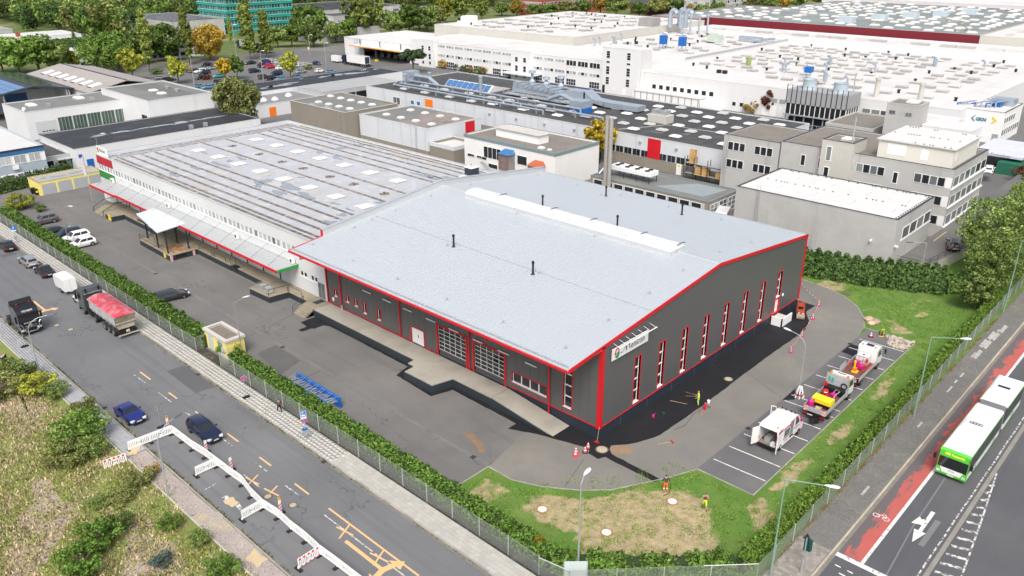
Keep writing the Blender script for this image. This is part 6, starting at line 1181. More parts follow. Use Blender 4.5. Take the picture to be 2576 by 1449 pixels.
def trunk_mesh(h,r,cs,n=7,seed=0):
 mb=MB().tube((0,0,-.2),(0,0,h*.55),r,bark,7,r*.75).tube((0,0,h*.55),(.1,.05,h),r*.75,bark,6,r*.3);rr=random.Random(seed)
 for c in rr.sample(list(cs),min(n,len(cs))):z=h*rr.uniform(.4,.8);mb.tube((0,0,z),c,r*.35,bark,5,r*.08,cap=False)
 return mb.mesh('trunk')
SP={}
def species(key,R,Hc,zb,n,per,leaf,shape,nv=2):
 SP[key]=[]
 for s in range(nv):
  cm,cs=crown_mesh(hash(key)%1000+s*17 if False else sum(map(ord,key))+s*17,R,Hc,n,per,leaf,lf_green,shape)
  tm_=trunk_mesh(zb+Hc*.6,max(.12,R*.06),[(c[0],c[1],c[2]+zb)for c in cs],7,s);SP[key].append((cm,tm_,zb))
species('oak',4.6,6.8,1.8,40,100,.42,'round',3);species('maple',3.0,6.2,1.8,26,90,.36,'round',2);species('poplar',2.4,17.5,2.0,120,80,.3,'poplar',2);species('fir',2.6,9,.8,60,45,.38,'cone',2);species('pine',4.2,6,2.4,34,90,.36,'spread',2);species('bigtree',6.4,9.7,2.0,80,120,.36,'round',2);species('airy',4.2,9.5,2.5,60,60,.4,'loose',2);species('feather',6.2,9.7,1.8,150,90,.2,'loose',2);species('bush',1.3,1.7,.05,34,110,.075,'round',3);species('shrub',1.3,1.7,.05,26,60,.12,'round',2)
tree_n=[0]
def tree(kind,x,y,h,mat,label,group=None,name=None,w=None,z=0):
 cm,tm_,zb=SP[kind][tree_n[0]%len(SP[kind])];tree_n[0]+=1
 base={'oak':8.6,'maple':8,'poplar':19.5,'fir':9.8,'pine':8.4,'bigtree':11.7,'airy':12,'bush':1.75,'shrub':1.75,'feather':11.5}[kind];s=h/base
 nm=name or{'fir':'conifer','pine':'pine_tree','poplar':'poplar_tree','bush':'shrub'}.get(kind,'tree')
 o=thing(nm,label,'shrub' if kind=='bush' else 'tree',(x,y,z),random.uniform(0,6.28),group);k=(w or 1)*s;o.scale=(k,k,s)
 c=ob('crown',cm,o,(0,0,zb));paint(c,mat);ob('trunk' if kind!='bush' else 'stem',tm_,o);return o
def T(kind,px,py,h,mat,label,group=None,w=None,name=None):p=dq(px,py);return tree(kind,p[0],p[1],h,mat,label,group,name,w)
# distinct trees, read off the photograph by their feet
T('poplar',377,178,22,lf_pop,'tall slim poplar, leftmost of the car park poplars','poplars');T('poplar',478,162,22,lf_pop,'tall slim poplar second from left, beside the ochre tree','poplars')
T('poplar',630,150,25,lf_pop,'tallest pale poplar in front of the green glass tower','poplars',1.15);T('poplar',672,145,19,lf_pop,'broad pale poplar right of the glass tower','poplars',1.4);T('poplar',582,110,12,lf_yel,'short young yellow poplar by the tall lamp','poplars',.8);T('poplar',640,140,11,lf_yel,'small yellow poplar at the foot of the tall one','poplars',.8)
T('bigtree',530,152,13.5,lf_ochre,'large ochre autumn tree at the car park edge')
T('bigtree',265,186,14,lf_green,'dense dark green tree left of the slim poplar');T('oak',300,172,13,lf_green,'broad green tree in front of the white office');T('oak',345,160,13,lf_mid,'green tree just left of the first poplar',w=1.1);T('bigtree',425,152,14,lf_green,'full green tree between the two slim poplars')
T('maple',336,204,11.5,lf_yel,'pale green pointed tree at the left car park end');T('maple',450,210,9.5,lf_yel,'yellow-green tree among the parked silver cars',w=1.1);T('maple',568,203,8,lf_gold,'small yellowing tree between parked cars');T('maple',598,199,8.5,lf_green,'small round green tree right of the yellowing one')
T('oak',50,186,13,lf_green,'broad green tree at the left edge behind the solar shed',w=1.1);T('oak',100,184,13,lf_green,'wide green tree left of the grey gabled hall',w=1.2);T('oak',150,182,11,lf_mid,'green tree above the grey gabled hall ridge');T('maple',185,178,8,lf_yel,'small yellow-green tree beside the white office corner',w=1.2);T('oak',8,182,11,lf_mid,'green tree cut by the left edge of view')
T('bigtree',604,326,13,lf_olive,'large olive autumn tree beside the black-roofed building',w=.85)
T('maple',732,200,10,lf_yel,'lone yellow-crowned tree inside the car park',w=.9);T('pine',1040,184,9,lf_pine,'dark spreading pine at the factory gate',w=1.2)
T('oak',778,105,16,lf_green,'tall green tree right of the green glass tower');T('oak',790,118,11,lf_mid,'rounded green street tree beside the junction');T('oak',735,118,9.5,lf_green,'street tree left of the junction, in a row','street trees at the junction');T('oak',700,120,9,lf_mid,'street tree behind the yellow poplar, in a row','street trees at the junction');T('oak',845,108,9.5,lf_mid,'street tree right of the junction lamp','street trees at the junction');T('oak',880,104,10,lf_green,'street tree closest to the delivery hall','street trees at the junction')
T('airy',905,96,22,lf_pop,'loose tall pale tree in front of the concrete office');T('airy',938,92,20,lf_pop,'second loose pale tree before the concrete office');T('oak',985,92,12,lf_mid,'rounded green tree right of the pale trees');T('oak',1030,86,14,lf_green,'green tree behind the delivery hall roof');T('oak',1075,80,13,lf_mid,'green tree behind the factory roof left end');T('airy',1120,60,17,lf_yel,'pale yellow-green tree before the red brick office');T('airy',1160,58,16,lf_pop,'pale tree left of the red brick office');T('airy',1212,54,15,lf_pop,'tall pale tree beside the parked cars far behind')
T('maple',1506,408,9.6,lf_gold,'bright yellow tree behind the twin flue',w=1.05);T('bush',1462,432,4.4,lf_purp,'dark purple-leaved shrub beside the twin flue',name='shrub',w=1.1);T('bush',1430,428,3.4,M('twig_leaf',(.16,.11,.1),.8,.1,1,isl=.3),'bare brownish shrub by the terracotta bay')
T('maple',1928,290,7,lf_redb,'reddish-brown autumn tree beside the cooling tower',w=.8);T('bush',1890,284,4,lf_ochre,'low ochre shrub at the long hall corner')
# right hand trees by the parking deck
tree('feather',128,23.5,11.5,lf_mid,'big airy green tree beside the raised parking deck',w=1.05);tree('feather',119.5,22.8,8.5,lf_mid,'green tree in front of the parking deck corner',w=.9);tree('feather',142,22.3,11,lf_mid,'green roadside tree behind the green lamp post');tree('feather',160,24.5,10,lf_green,'green roadside tree near the office car park');tree('bigtree',178,26,10,lf_green,'farthest green roadside tree at the right edge',w=.9);tree('oak',112.5,22.6,4.6,lf_mid,'low bushy tree at the end of the thuja hedge',w=1.1)
tree('bush',186,31,3.2,lf_redb,'red-leaved shrub in front of the green hut',w=2.2);tree('bush',181,32,2.2,lf_ochre,'ochre shrub beside the red one by the car park',w=1.4)
for i,(px,py)in enumerate(((1122,172),(1152,176),(1168,180),(1187,182),(1225,186),(1205,186))):T('bush',px,py,(3.4,2.6,2.2,2.4,3.0,2.2)[i],(lf_ochre,lf_dark,lf_mid,lf_ochre,lf_ochre,lf_mid)[i],('round ochre shrub at the factory wall, first in the row','dark green shrub second at the factory wall','low green shrub third at the factory wall','low ochre shrub fourth at the factory wall','bushy ochre shrub last at the factory wall','green shrub fifth at the factory wall')[i],'shrubs along the factory front',1.2)
# car park shrubs
for i,(px,py,h,m)in enumerate(((395,186,2.2,lf_mid),(475,181,1.6,lf_ochre),(520,200,1.6,lf_redb),(775,174,1.8,lf_olive),(650,130,3.5,lf_purp),(668,133,3,lf_olive),(720,172,2,lf_mid))):T('bush',px,py,h,m,('green shrub at the car park kerb near the slim poplar','ochre shrub bed left of the ochre tree','reddish ground shrub between parked cars','olive shrub beside the white hatchback','purple shrub by the round road sign','olive shrub by the junction fence','green shrub under the yellow-crowned tree')[i],'shrubs in the car park',1.6)
# spruces at the far left
for i,(px,py,h,m)in enumerate(((68,78,10,lf_dark),(88,76,11,lf_pine),(250,84,12,lf_blue),(188,108,6,lf_olive),(2216/4,0,9,lf_pine),(1792,52,12,lf_dark),(1850,56,10,lf_dark),(1420,30,9,lf_pine))):
 if i==4:continue
 T('fir',px,py,h,m,('dark spruce before the low brown-roofed shed, left one','dark spruce before the low brown-roofed shed, right one','blue-grey spruce in front of the woods','small conical tree before the white office','','dark conifer before the high-rise, left one','dark conifer before the high-rise, right one','dark conifer beside the red brick office')[i])
far=[(1262,40,8),(1300,42,9),(1345,44,8),(1385,44,8),(1425,42,9),(1465,40,10),(1510,36,12),(1550,40,12),(1608,42,9),(1655,40,11),(1690,36,13),(1745,48,9),(1765,52,9),(1805,52,10),(1885,40,11),(1925,36,12),(1965,30,12),(2005,24,13),(2060,18,12),(1095,66,11),(1055,74,10),(1005,86,10)]
fl_=sorted(far);OR='first second third fourth fifth sixth seventh eighth ninth tenth eleventh twelfth thirteenth fourteenth fifteenth sixteenth seventeenth eighteenth nineteenth twentieth twenty-first twenty-second'.split()
for i,(px,py,h)in enumerate(fl_):T('oak',px,py,h,(lf_mid,lf_green,lf_olive,lf_mid,lf_ochre)[i%5],'%s tree, %s from the left in the row behind the factory roofs'%(('grey-green','bright green','olive','grey-green','ochre')[i%5],OR[i]),'tree row behind the factory',w=1.25)
# far wood as one mass
rng=np.random.default_rng(5);cs,rr_,mats_=[],[],[]
for k in range(1900):
 u_=rng.uniform(-60,1300);v_=rng.uniform(-50,100 if u_<520 else(20 if u_<1250 else 6));
 if u_<60 and v_>60:v_=rng.uniform(-60,40)
 p=dq(u_,v_)
 if not(60<p[0]<1500):continue
 if 80<p[0]<162 and 398<p[1]<496:continue
 if p[1]<400 and p[0]<175:continue
 if 180<p[0]<345 and 335<p[1]<470:continue
 h=rng.uniform(9,19);nb_=5
 for j in range(nb_):cs.append((p[0]+rng.normal()*2.6,p[1]+rng.normal()*2.6,h*rng.uniform(.3,.95)));rr_.append(rng.uniform(1.8,3.8))
cs=np.array(cs);rr_=np.array(rr_);gidx=(np.repeat(rng.integers(0,4,len(cs)//5+1),5)[:len(cs)])
for g,m in enumerate((lf_mid,lf_green,lf_olive,lf_dark)):
 sel=gidx==g;v,f=blobs(cs[sel],rr_[sel],60,.85,rng,.9);ob('woodland',npmesh('woodland',v,f,m),kind='stuff',label=('mid green part of the distant wood','bright green part of the distant wood','olive part of the distant wood','dark green part of the distant wood')[g],cat='wood')
# hedges
def hedge(name,label,pts,w,h,dens,leaf,mat,core,shape='box',wob=.12,group=None,seed=1):
 rng=np.random.default_rng(seed);V=[];Fq=[];n0=0;mb=MB()
 for a,b in zip(pts,pts[1:]):
  A_,B_=np.array(a[:2]),np.array(b[:2]);L_=np.linalg.norm(B_-A_);d=(B_-A_)/L_;nn_=np.array([-d[1],d[0]]);n=int(L_*dens)
  t=rng.uniform(0,L_,n);ph=6.28*rng.uniform()
  hh_=h*(1+wob*(np.sin(t*1.3+ph)*.5+np.sin(t*3.1+ph*2)*.5+np.sin(t*7.7+ph*3)*.35)+np.where(rng.random(n)<.05,rng.uniform(0,.16,n),0));
  if shape=='thuja':hh_=h*(.78+.3*np.abs(np.sin(t*2.4+ph))**.8+rng.uniform(-.08,.08,n));
  k=rng.uniform(0,1,n);s_=2*h+w;side=np.where(k<h/s_,-1,np.where(k<2*h/s_,1,0))
  z=np.where(side==0,hh_*rng.uniform(.9,1.06,n),hh_*rng.uniform(0,1,n)**.8);taper=np.where(shape=='thuja',1-.65*(z/np.maximum(hh_,.1)),1-.12*z/h)
  off=np.where(side==0,rng.uniform(-1,1,n)*w/2*taper,side*w/2*taper*rng.uniform(.82,1.12,n));off=off*(1+.12*np.sin(t*2.1+ph))
  P=np.stack([A_[0]+d[0]*t+nn_[0]*off,A_[1]+d[1]*t+nn_[1]*off,z],1);N_=np.stack([nn_[0]*side,nn_[1]*side,np.where(side==0,1.,.35)],1)+rng.normal(size=(n,3))*.5;N_/=np.linalg.norm(N_,axis=1)[:,None]
  v,f=leafquads(P,N_,leaf,rng,.65);V.append(v);Fq.append(f+n0);n0+=len(v)
  c,s=(A_+B_)/2,.34*w
  k_=.62 if shape=='thuja' else .88
  mb.raw([(A_[0]+nn_[0]*s,A_[1]+nn_[1]*s,0),(A_[0]-nn_[0]*s,A_[1]-nn_[1]*s,0),(B_[0]-nn_[0]*s,B_[1]-nn_[1]*s,0),(B_[0]+nn_[0]*s,B_[1]+nn_[1]*s,0)]+[(q_[0]+nn_[0]*s*g*k_*.9,q_[1]+nn_[1]*s*g*k_*.9,h*k_)for q_,g in((A_,1),(A_,-1),(B_,-1),(B_,1))],[(0,1,5,4),(1,2,6,5),(2,3,7,6),(3,0,4,7),(4,5,6,7)],core)  # dark solid core inside the leaves, so the hedge is not see-through
 r=thing(name,label,'hedge',pts[0][:2]+(0,)if len(pts[0])==2 else pts[0],group=group)
 for nm,me in(('foliage',npmesh('foliage',np.concatenate(V),np.concatenate(Fq),mat)),('dark_core',mb.mesh('dark_core'))):o=ob(nm,me,r);o.location=(-pts[0][0],-pts[0][1],0)
 return r
corem=M('hedge_core',(.03,.05,.015),.95,.2,2)
hedge('hedge','trimmed green hedge between the street fence and upper yard',[(38.3,160),(38.3,140),(38.3,120),(38.3,103),(38.25,86.3)],1.7,1.75,230,.16,lf_hedge,corem,seed=2)
hedge('hedge','trimmed green hedge along the street fence beside the lower yard',[(38.3,80.6),(38.3,66),(38.3,52),(38.2,42),(38.2,32.0)],1.5,1.5,330,.14,lf_hedge,corem,seed=3)
hedge('hedge','low dark green hedge at the front corner of the lawn',[(38.2,32.0),(39.5,29.8),(43,25.6),(47.5,21.4)],1.5,1.35,330,.15,lf_hedge,corem,wob=.3,seed=4)
hedge('thuja_hedge','bright green pointed thuja hedge along the right-hand fence',[(47.5,21.0),(60,20.7),(75,20.7),(90,20.8),(108,21.0),(118,21.2)],1.25,1.75,560,.12,lf_thuja,corem,'thuja',seed=5)
hedge('thuja_hedge','dark green thuja hedge in front of the concrete box',[(107.6,62),(107.9,52),(109.2,44),(111.2,37),(113.6,31.5),(115.5,27.5)],3.0,3.4,420,.24,lf_thujad,corem,'thuja',seed=6)
hedge('thuja_hedge','dark hedge below the parking deck wall',[(115.5,27.5),(118,25.5),(124,24)],2.4,2.4,330,.22,lf_thujad,corem,'thuja',seed=16)
hedge('hedge','dark clipped hedge in front of the blue-banded office',[(30,178),(41,176),(46,177),(52,178.5),(57,181.5)],2.0,2.3,160,.2,lf_dark,corem,wob=.3,seed=7)
hedge('hedge','long trimmed hedge in front of the far low white hall',[(112,409),(165,404)],3,4,60,.5,lf_dark,corem,seed=8)
p=q(0,1,200,640);tree('bush',p[0],p[1]-1,2.9,lf_yel,'yellow-green rounded shrub at the top of the parking row',w=1.3);p=q(0,1,420,680);tree('bush',p[0],p[1],1.3,lf_green,'small clipped green shrub beside the bronze car',w=1.1);p=q(0,2,2290,680);tree('bush',p[0]+.3,p[1],2.2,lf_hedge,'round dark shrub beside the yellow kiosk',w=.9);p=q(2,3,265,1230);tree('bush',p[0],p[1],1.9,lf_gold,'small yellow-leaved shrub in the front corner hedge',w=.5)
# rough ground on the left: shrubs
for px,py,k_,h,m,lb,w_ in((8,1000,'bush',3.6,lf_olive,'olive bushy shrub at the left edge above the rough ground',1.5),(45,955,'bush',3.4,lf_mid,'tall green shrub at the left pavement edge',1.3),(95,985,'bush',3.2,lf_yel,'yellow-green shrub by the left pavement',1.5),(140,1000,'bush',2.2,lf_mid,'low leafy shrub spilling onto the left pavement',1.4),(195,1120,'bush',4.6,lf_green,'large dense green shrub on the rough ground',1.35),(165,1165,'bush',3.2,lf_olive,'olive-brown lower part of the shrub thicket',1.4),(215,1055,'bush',3.4,lf_olive,'thin airy rose shrub beside the left pavement',.8),(228,1150,'bush',2.8,lf_mid,'rounded green shrub near the red and white barrier',1.2),(255,1370,'bush',3.2,lf_hedge,'dense upright dark green shrub at the bottom',1.25),(215,1435,'bush',3.0,lf_hedge,'second upright dark shrub at the bottom edge',1.4),(300,1330,'bush',2.0,lf_mid,'small leafy shrub beside the upright dark one',1.2),(430,1330,'bush',2.0,lf_green,'green weed clump with yellow flowers by the gravel strip',1.1),(500,1370,'bush',1.7,lf_mid,'leafy weed clump at the gravel strip edge',1.2),(410,1420,'bush',1.4,lf_blue,'silvery weed clump near the bottom edge',1.4),(560,1445,'bush',2.0,lf_green,'green weed bush at the bottom by the barriers',1.6),(350,1215,'bush',1.8,lf_olive,'dry grassy clump behind the red and white barrier',1.7),(305,1260,'bush',1.2,lf_olive,'dry weed patch in the middle of the rough ground',2.4),(250,1270,'bush',.9,lf_mid,'low green weed patch in the rough ground',2.6),(385,1195,'bush',1.6,lf_straw,'straw-coloured tall grass clump by the end of pavement',1.0)):
 p=dq(px,py);tree(k_,p[0],p[1],h*.72,m,lb,'shrubs on the rough ground',w=w_*.92)
# bare soil and chippings
for k,pl in enumerate(((90,1180,130,1230,205,1280,160,1330,110,1449,10,1449,20,1380,60,1300),(300,1330,360,1290,430,1370,470,1449,320,1449),(0,890,60,930,120,1020,100,1090,40,1100,0,1030))):
 pts_=[dq(pl[i],pl[i+1])[:2]for i in range(0,len(pl),2)];sheet('bare_ground',ragged(pts_,.5,1.0,k+20),.006+.001*k,mulch,kind='structure')
# grass: loose blades as one mass each
def blades(label,gen,n,size,mat,seed,up=.9):
 rng=np.random.default_rng(seed);P=gen(rng,n);P=P[np.isfinite(P).all(1)];nn_=rng.normal(size=(len(P),3));nn_[:,2]*=.4;nn_/=np.linalg.norm(nn_,axis=1)[:,None]
 t=np.stack([rng.normal(size=len(P))*.5,rng.normal(size=len(P))*.5,np.ones(len(P))],1);t/=np.linalg.norm(t,axis=1)[:,None];b=np.cross(nn_,t);b/=np.linalg.norm(b,axis=1)[:,None]+1e-9;s=(size*rng.uniform(.5,1.4,len(P)))[:,None]
 v=np.stack([P-b*s*.25,P+b*s*.25,P+t*s+b*s*.08,P+t*s-b*s*.08],1).reshape(-1,3);ob('grass',npmesh('grass',v,np.arange(4*len(P)).reshape(-1,4),mat),kind='stuff',label=label,cat='grass')
def clumped(x0,y0,x1,y1,nc,r,ok):
 def g(rng,n):
  c=np.stack([rng.uniform(x0,x1,nc),rng.uniform(y0,y1,nc)],1);c=c[[ok(a,b)for a,b in c]];i=rng.integers(0,len(c),n);p=c[i]+rng.normal(size=(n,2))*r;return np.stack([p[:,0],p[:,1],np.zeros(n)],1)
 return g
def inlawn(x,y):return(y<24.4 and y>22)or(x<56.5 and y>22.5 and x+y>66.5 and y<44 and not(x>43.5 and y>41-.72*(x-44.0)))or(x>98 and y>22.3 and math.hypot(x-96,y-41)>11.5 and x<111)
blades('green grass tufts of the lawn inside the fence',clumped(38.8,21.8,111,44,2600,.22,inlawn),42000,.09,leafm('blade_green',(.2,.32,.06)),31)
blades('wild grass of the rough ground left of the street',clumped(2,38,21.3,100,1500,.5,lambda x,y:True),42000,.2,leafm('blade_wild',(.32,.35,.1)),32);blades('dry straw lying on the rough ground',clumped(4,38,21.3,90,900,.6,lambda x,y:True),26000,.22,leafm('blade_dry',(.5,.4,.27)),33)
blades('weeds along the street kerbs',lambda rng,n:np.stack([np.where(rng.random(n)<.6,23.65,np.where(rng.random(n)<.5,34.12,36.5))+rng.normal(size=n)*.09,np.repeat(rng.uniform(30,125,n//40+1),40)[:n]+rng.normal(size=n)*.5,np.zeros(n)],1),7000,.13,leafm('blade_weed',(.14,.19,.05)),34)
blades('fallen leaves and weeds along the right-hand fence foot',lambda rng,n:np.stack([np.repeat(rng.uniform(50,112,n//30+1),30)[:n]+rng.normal(size=n)*.4,19.4+rng.normal(size=n)*.1,np.full(n,.1)],1),3500,.1,leafm('blade_brown',(.3,.2,.08)),35)
# ================================================================== VEHICLES
def paintm(name,c,metal=.3):return M('paint_'+name,c,.28,0,1,0,1,metal=metal,coat=.6)
PM={k:paintm(k,c,m)for k,c,m in(('black',(.012,.013,.016),.2),('navy',(.012,.022,.06),.3),('blue',(.02,.035,.2),.4),('white',(.78,.78,.77),0),('silver',(.42,.43,.44),.6),('grey',(.1,.11,.12),.5),('bronze',(.2,.18,.16),.6),('red',(.5,.012,.02),.1),('teal',(.05,.4,.4),.2),('lightblue',(.12,.3,.42),.4),('green',(.02,.07,.07),.3),('palegreen',(.35,.5,.25),.3),('crimson',(.45,.02,.08),.1),('darkgrey',(.045,.05,.055),.4))}
carglass=M('car_glass',(.015,.018,.02),.05,.2,1,0,1,spec=.7);lampc=M('lamp_clear',(.6,.62,.64),.12,0,1,0,1,spec=.8);lampr=M('lamp_red',(.35,.01,.01),.2,0,1,0,1);amber=M('lamp_amber',(.7,.25,.01),.3,0,1,0,1);platem=M('plate_white',(.65,.65,.62),.5,0,1,0,1)
KIND={'sedan':(4.5,1.78,1.42,.9,(.15,.27,.57,.71)),'wagon':(4.6,1.8,1.46,.92,(.015,.07,.56,.7)),'hatch':(4.2,1.76,1.48,.93,(.02,.1,.54,.72)),'suv':(4.5,1.86,1.62,1.03,(.015,.07,.56,.7)),'coupe':(4.05,1.78,1.28,.88,(.2,.33,.5,.65)),'mini':(3.6,1.64,1.48,.92,(.015,.08,.58,.76)),'mpv':(4.7,1.86,1.75,1.02,(.015,.06,.62,.8))}
def wheel_mesh(r,w):
 t=MB().lathe([(r*.55,-w/2),(r*.93,-w/2),(r,-w*.3),(r,w*.3),(r*.93,w/2),(r*.55,w/2)],rubber,n=16,axis='y').mesh('wheel');m=MB().lathe([(r*.15,-w*.52),(r*.6,-w*.45),(r*.64,-w*.53),(r*.6,w*.53),(r*.15,w*.52)],chrome,n=12,axis='y').mesh('rim');return t,m
def car_geo(kind):
 L,W,Hh,bz,(c0,c1,c2,c3)=KIND[kind];hw=W/2;X=lambda f:-L/2+f*L;fb=[]
 tail=[(0,.8,.55),(.012,.9,bz-.28),(.03,.95,bz-.08),(.07,.985,bz)]if kind in('wagon','hatch','suv','mini','mpv')else[(0,.8,.55),(.015,.88,bz-.22),(.04,.94,bz-.02),(.1,.98,bz+.02)]
 st=tail+[(.2,1,bz),(.45,1,bz),(c3-.02,.99,bz+.01),(c3+.05,.985,bz-.02),(.88,.95,bz-.12),(.96,.87,bz-.25),(.99,.78,bz-.4),(1,.7,.5)]
 b=MB();P=paint0;rows=[]
 for f,k,zs in st:
  w=hw*k;x=X(f);zb=.24 if .03<f<.97 else .3
  rows.append([(x,-w*.9,zb),(x,-w,zb+.18),(x,-w,max(zb+.2,zs-.16)),(x,-w*.93,max(zb+.22,zs-.02)),(x,0,max(zb+.23,zs+.035)),(x,w*.93,max(zb+.22,zs-.02)),(x,w,max(zb+.2,zs-.16)),(x,w,zb+.18),(x,w*.9,zb)])
 v=[p for r in rows for p in r];n=9;f=[]
 for i in range(len(rows)-1):
  for j in range(n-1):f.append((i*n+j,i*n+j+1,(i+1)*n+j+1,(i+1)*n+j))
  f.append((i*n+n-1,i*n,(i+1)*n,(i+1)*n+n-1))
 f.append(tuple(range(n))[::-1]);f.append(tuple(range((len(rows)-1)*n,len(rows)*n)));b.raw(v,[t[::-1]for t in f],P)
 # cabin shell
 wb,wr=hw*.9,hw*.7;zt=Hh;lo=bz-.03
 A=[(X(c0),-wb,lo),(X(c3),-wb,lo),(X(c3),wb,lo),(X(c0),wb,lo)];R=[(X(c1),-wr,zt-.06),(X(c2),-wr,zt-.06),(X(c2),wr,zt-.06),(X(c1),wr,zt-.06)];T_=[(X(c1)+.12,-wr*.7,zt),(X(c2)-.2,-wr*.7,zt),(X(c2)-.2,wr*.7,zt),(X(c1)+.12,wr*.7,zt)]
 b.raw(A+R+T_,[(0,1,5,4),(1,2,6,5),(2,3,7,6),(3,0,4,7),(4,5,9,8),(5,6,10,9),(6,7,11,10),(7,4,8,11),(8,9,10,11)],P)
 def lerp(a,c,t):return tuple(a[i]+(c[i]-a[i])*t for i in range(3))
 def pan(p0,p1,p2,p3,u0,u1,v0,v1,off):
  g=lambda u,vv:lerp(lerp(p0,p1,u),lerp(p3,p2,u),vv);q4=[g(u0,v0),g(u1,v0),g(u1,v1),g(u0,v1)];nn_=(Vector(q4[1])-Vector(q4[0])).cross(Vector(q4[3])-Vector(q4[0])).normalized()*off;return[tuple(Vector(k)+nn_)for k in q4]
 parts={'windscreen':[MB().face(pan(A[1],A[2],R[2],R[1],.05,.95,.06,.96,.012),carglass)],'rear_window':[MB().face(pan(A[3],A[0],R[0],R[3],.1,.9,.25 if kind!='sedan' else .1,.93,.012),carglass)],'side_window':[]}
 for p0,p1,p2,p3 in((A[0],A[1],R[1],R[0]),(A[2],A[3],R[3],R[2])):
  for u0,u1 in((.08,.47),(.51,.88)):parts['side_window'].append(MB().face(pan(p0,p1,p2,p3,u0,u1,.18,.92,.012),carglass))
 wx=(X(.19),X(.805));r=.33 if kind!='suv' else .36
 for x in wx:
  for s in(-1,1):b.lathe([(r*1.13,0),(r*1.13,.008)],black,(x,s*(hw*1.0-.005)+(0 if s>0 else-.003),r*1.02),14,'y')  # black discs paint the shaded wheel-arch gaps onto the body sides
 b.box(X(.99),-hw*.45,.42,X(1)+.015,hw*.45,.58,black);b.box(X(0)-.012,-hw*.7,.32,X(0)+.05,hw*.7,.45,black);b.box(X(.97),-hw*.7,.24,X(1)+.01,hw*.7,.34,black)
 parts['headlight']=[MB().cbox(X(.965),s*hw*.68,bz-.3,.34,.34,.14,lampc,s*-.45)for s in(-1,1)];parts['taillight']=[MB().cbox(X(.025),s*hw*.82,bz-.18,.16,.22,.24,lampr,s*.25)for s in(-1,1)]
 parts['licence_plate']=[MB().box(X(1)+.012,-.26,.42,X(1)+.03,.26,.53,platem),MB().box(X(0)-.03,-.26,.52,X(0)-.01,.26,.64,platem)];parts['mirror']=[MB().cbox(X(c3)-.32,s*(hw+.08),bz+.06,.12,.2,.14,P)for s in(-1,1)]
 return b,parts,wx,r,hw
paint0=PM['black'];CARS={};FARC={}
def car(kind,col,x,y,rz,label,group=None,z=0):
 if kind not in CARS:
  b,parts,wx,r,hw=car_geo(kind);CARS[kind]=(b.mesh('body',True),{k:[m.mesh(k)for m in v]for k,v in parts.items()},wx,r,hw,wheel_mesh(r,.21))
  CARS[kind][0].set_sharp_from_angle(angle=math.radians(32))
 bm_,parts,wx,r,hw,(tm_,rm_)=CARS[kind]
 o=thing('car',label,'car',(x,y,z+.012),rz,group);c=ob('body',bm_,o);paint(c,PM[col])
 for k,l in parts.items():
  for me in l:
   c=ob(k,me,o)
   if k=='mirror':paint(c,PM[col])
 for wx_ in wx:
  for s in(-1,1):w_=ob('wheel',tm_,o,(wx_,s*(hw-.1),r));ob('rim',rm_,w_)
 return o
def farcar(kind,col,x,y,rz,label,group,z=0):
 if kind not in FARC:
  b,parts,wx,r,hw=car_geo(kind)
  for k,l in parts.items():
   for m in l:
    for f,mi_ in zip(m.f,m.mi):b.face([m.v[i]for i in f],m.mats[mi_])
  for wx_ in wx:
   for s in(-1,1):b.lathe([(r*.6,-.11),(r,-.11),(r,.11),(r*.6,.11)],rubber,(wx_,s*(hw-.08),r),10,'y');b.lathe([(r*.6,-.13),(r*.6,.13)],chrome,(wx_,s*(hw-.08),r),8,'y')
  FARC[kind]=b.mesh('car')
 o=ob('car',FARC[kind],None,(x,y,z+.012),rz,label=label,cat='car',group=group);paint(o,PM[col]);return o
U=math.pi/2
g1='cars on the left street';g2='cars parked in the upper yard'
car('hatch','black',32.85,141.2,U,'black car at the left edge parked by the kerb',g1);car('wagon','silver',32.85,131.5,U,'silver estate car parked by the street kerb',g1);car('sedan','black',33.05,125.5,U,'black sedan parked between silver estate and white box trailer',g1);car('mini','white',32.95,110.7,U,'small white car mostly hidden by the tipper truck cab',g1)
car('coupe','blue',24.9,77.4,-U+.03,'dark blue two-seat roadster coming along the left kerb',g1);car('wagon','navy',28.6,68.9,-U,'black estate car driving past the white barriers',g1)
car('suv','bronze',41.4,150.4,math.pi,'bronze grey compact SUV at the end of the parking row',g2);car('wagon','black',41.0,142.9,.02,'black estate with its tail lights to the hedge',g2);car('wagon','navy',41.4,140.3,math.pi,'dark blue estate between black estate and white SUV',g2);car('suv','white',41.7,137.1,math.pi,'white SUV beside the white hatchback',g2);car('hatch','white',41.4,133.6,math.pi+.02,'white hatchback at the near end of the parking row',g2)
car('wagon','darkgrey',41.6,103.2,-.17,'black estate parked alone beside the yard hedge')
# far car park
def z6(x,y,z=.8):return dq((640+.2795*x)*.62891,(200+.2795*y)*.62891,z)
FC=[('sedan','silver',20,385),('wagon','darkgrey',130,410),('sedan','black',495,288),('suv','white',572,298),('suv','navy',632,318),('hatch','silver',765,245),('sedan','black',600,382),('hatch','teal',835,362),('suv','navy',868,450),('sedan','navy',945,465),('sedan','green',1230,450),('sedan','lightblue',572,508),('wagon','lightblue',690,520),('suv','navy',1352,290),('suv','grey',1490,378),('suv','black',1610,398),('mpv','navy',1660,332),('hatch','lightblue',1722,405),('sedan','black',1292,175),('hatch','palegreen',1490,150),('suv','blue',1535,162),('hatch','navy',1472,214),('hatch','crimson',1535,214),('coupe','red',1602,230),('hatch','white',1730,248),('hatch','white',1905,222),('sedan','silver',2012,300),('mini','white',2285,290),('sedan','lightblue',2450,300),('sedan','navy',2242,182),('hatch','lightblue',1985,372),('sedan','black',665,198)]
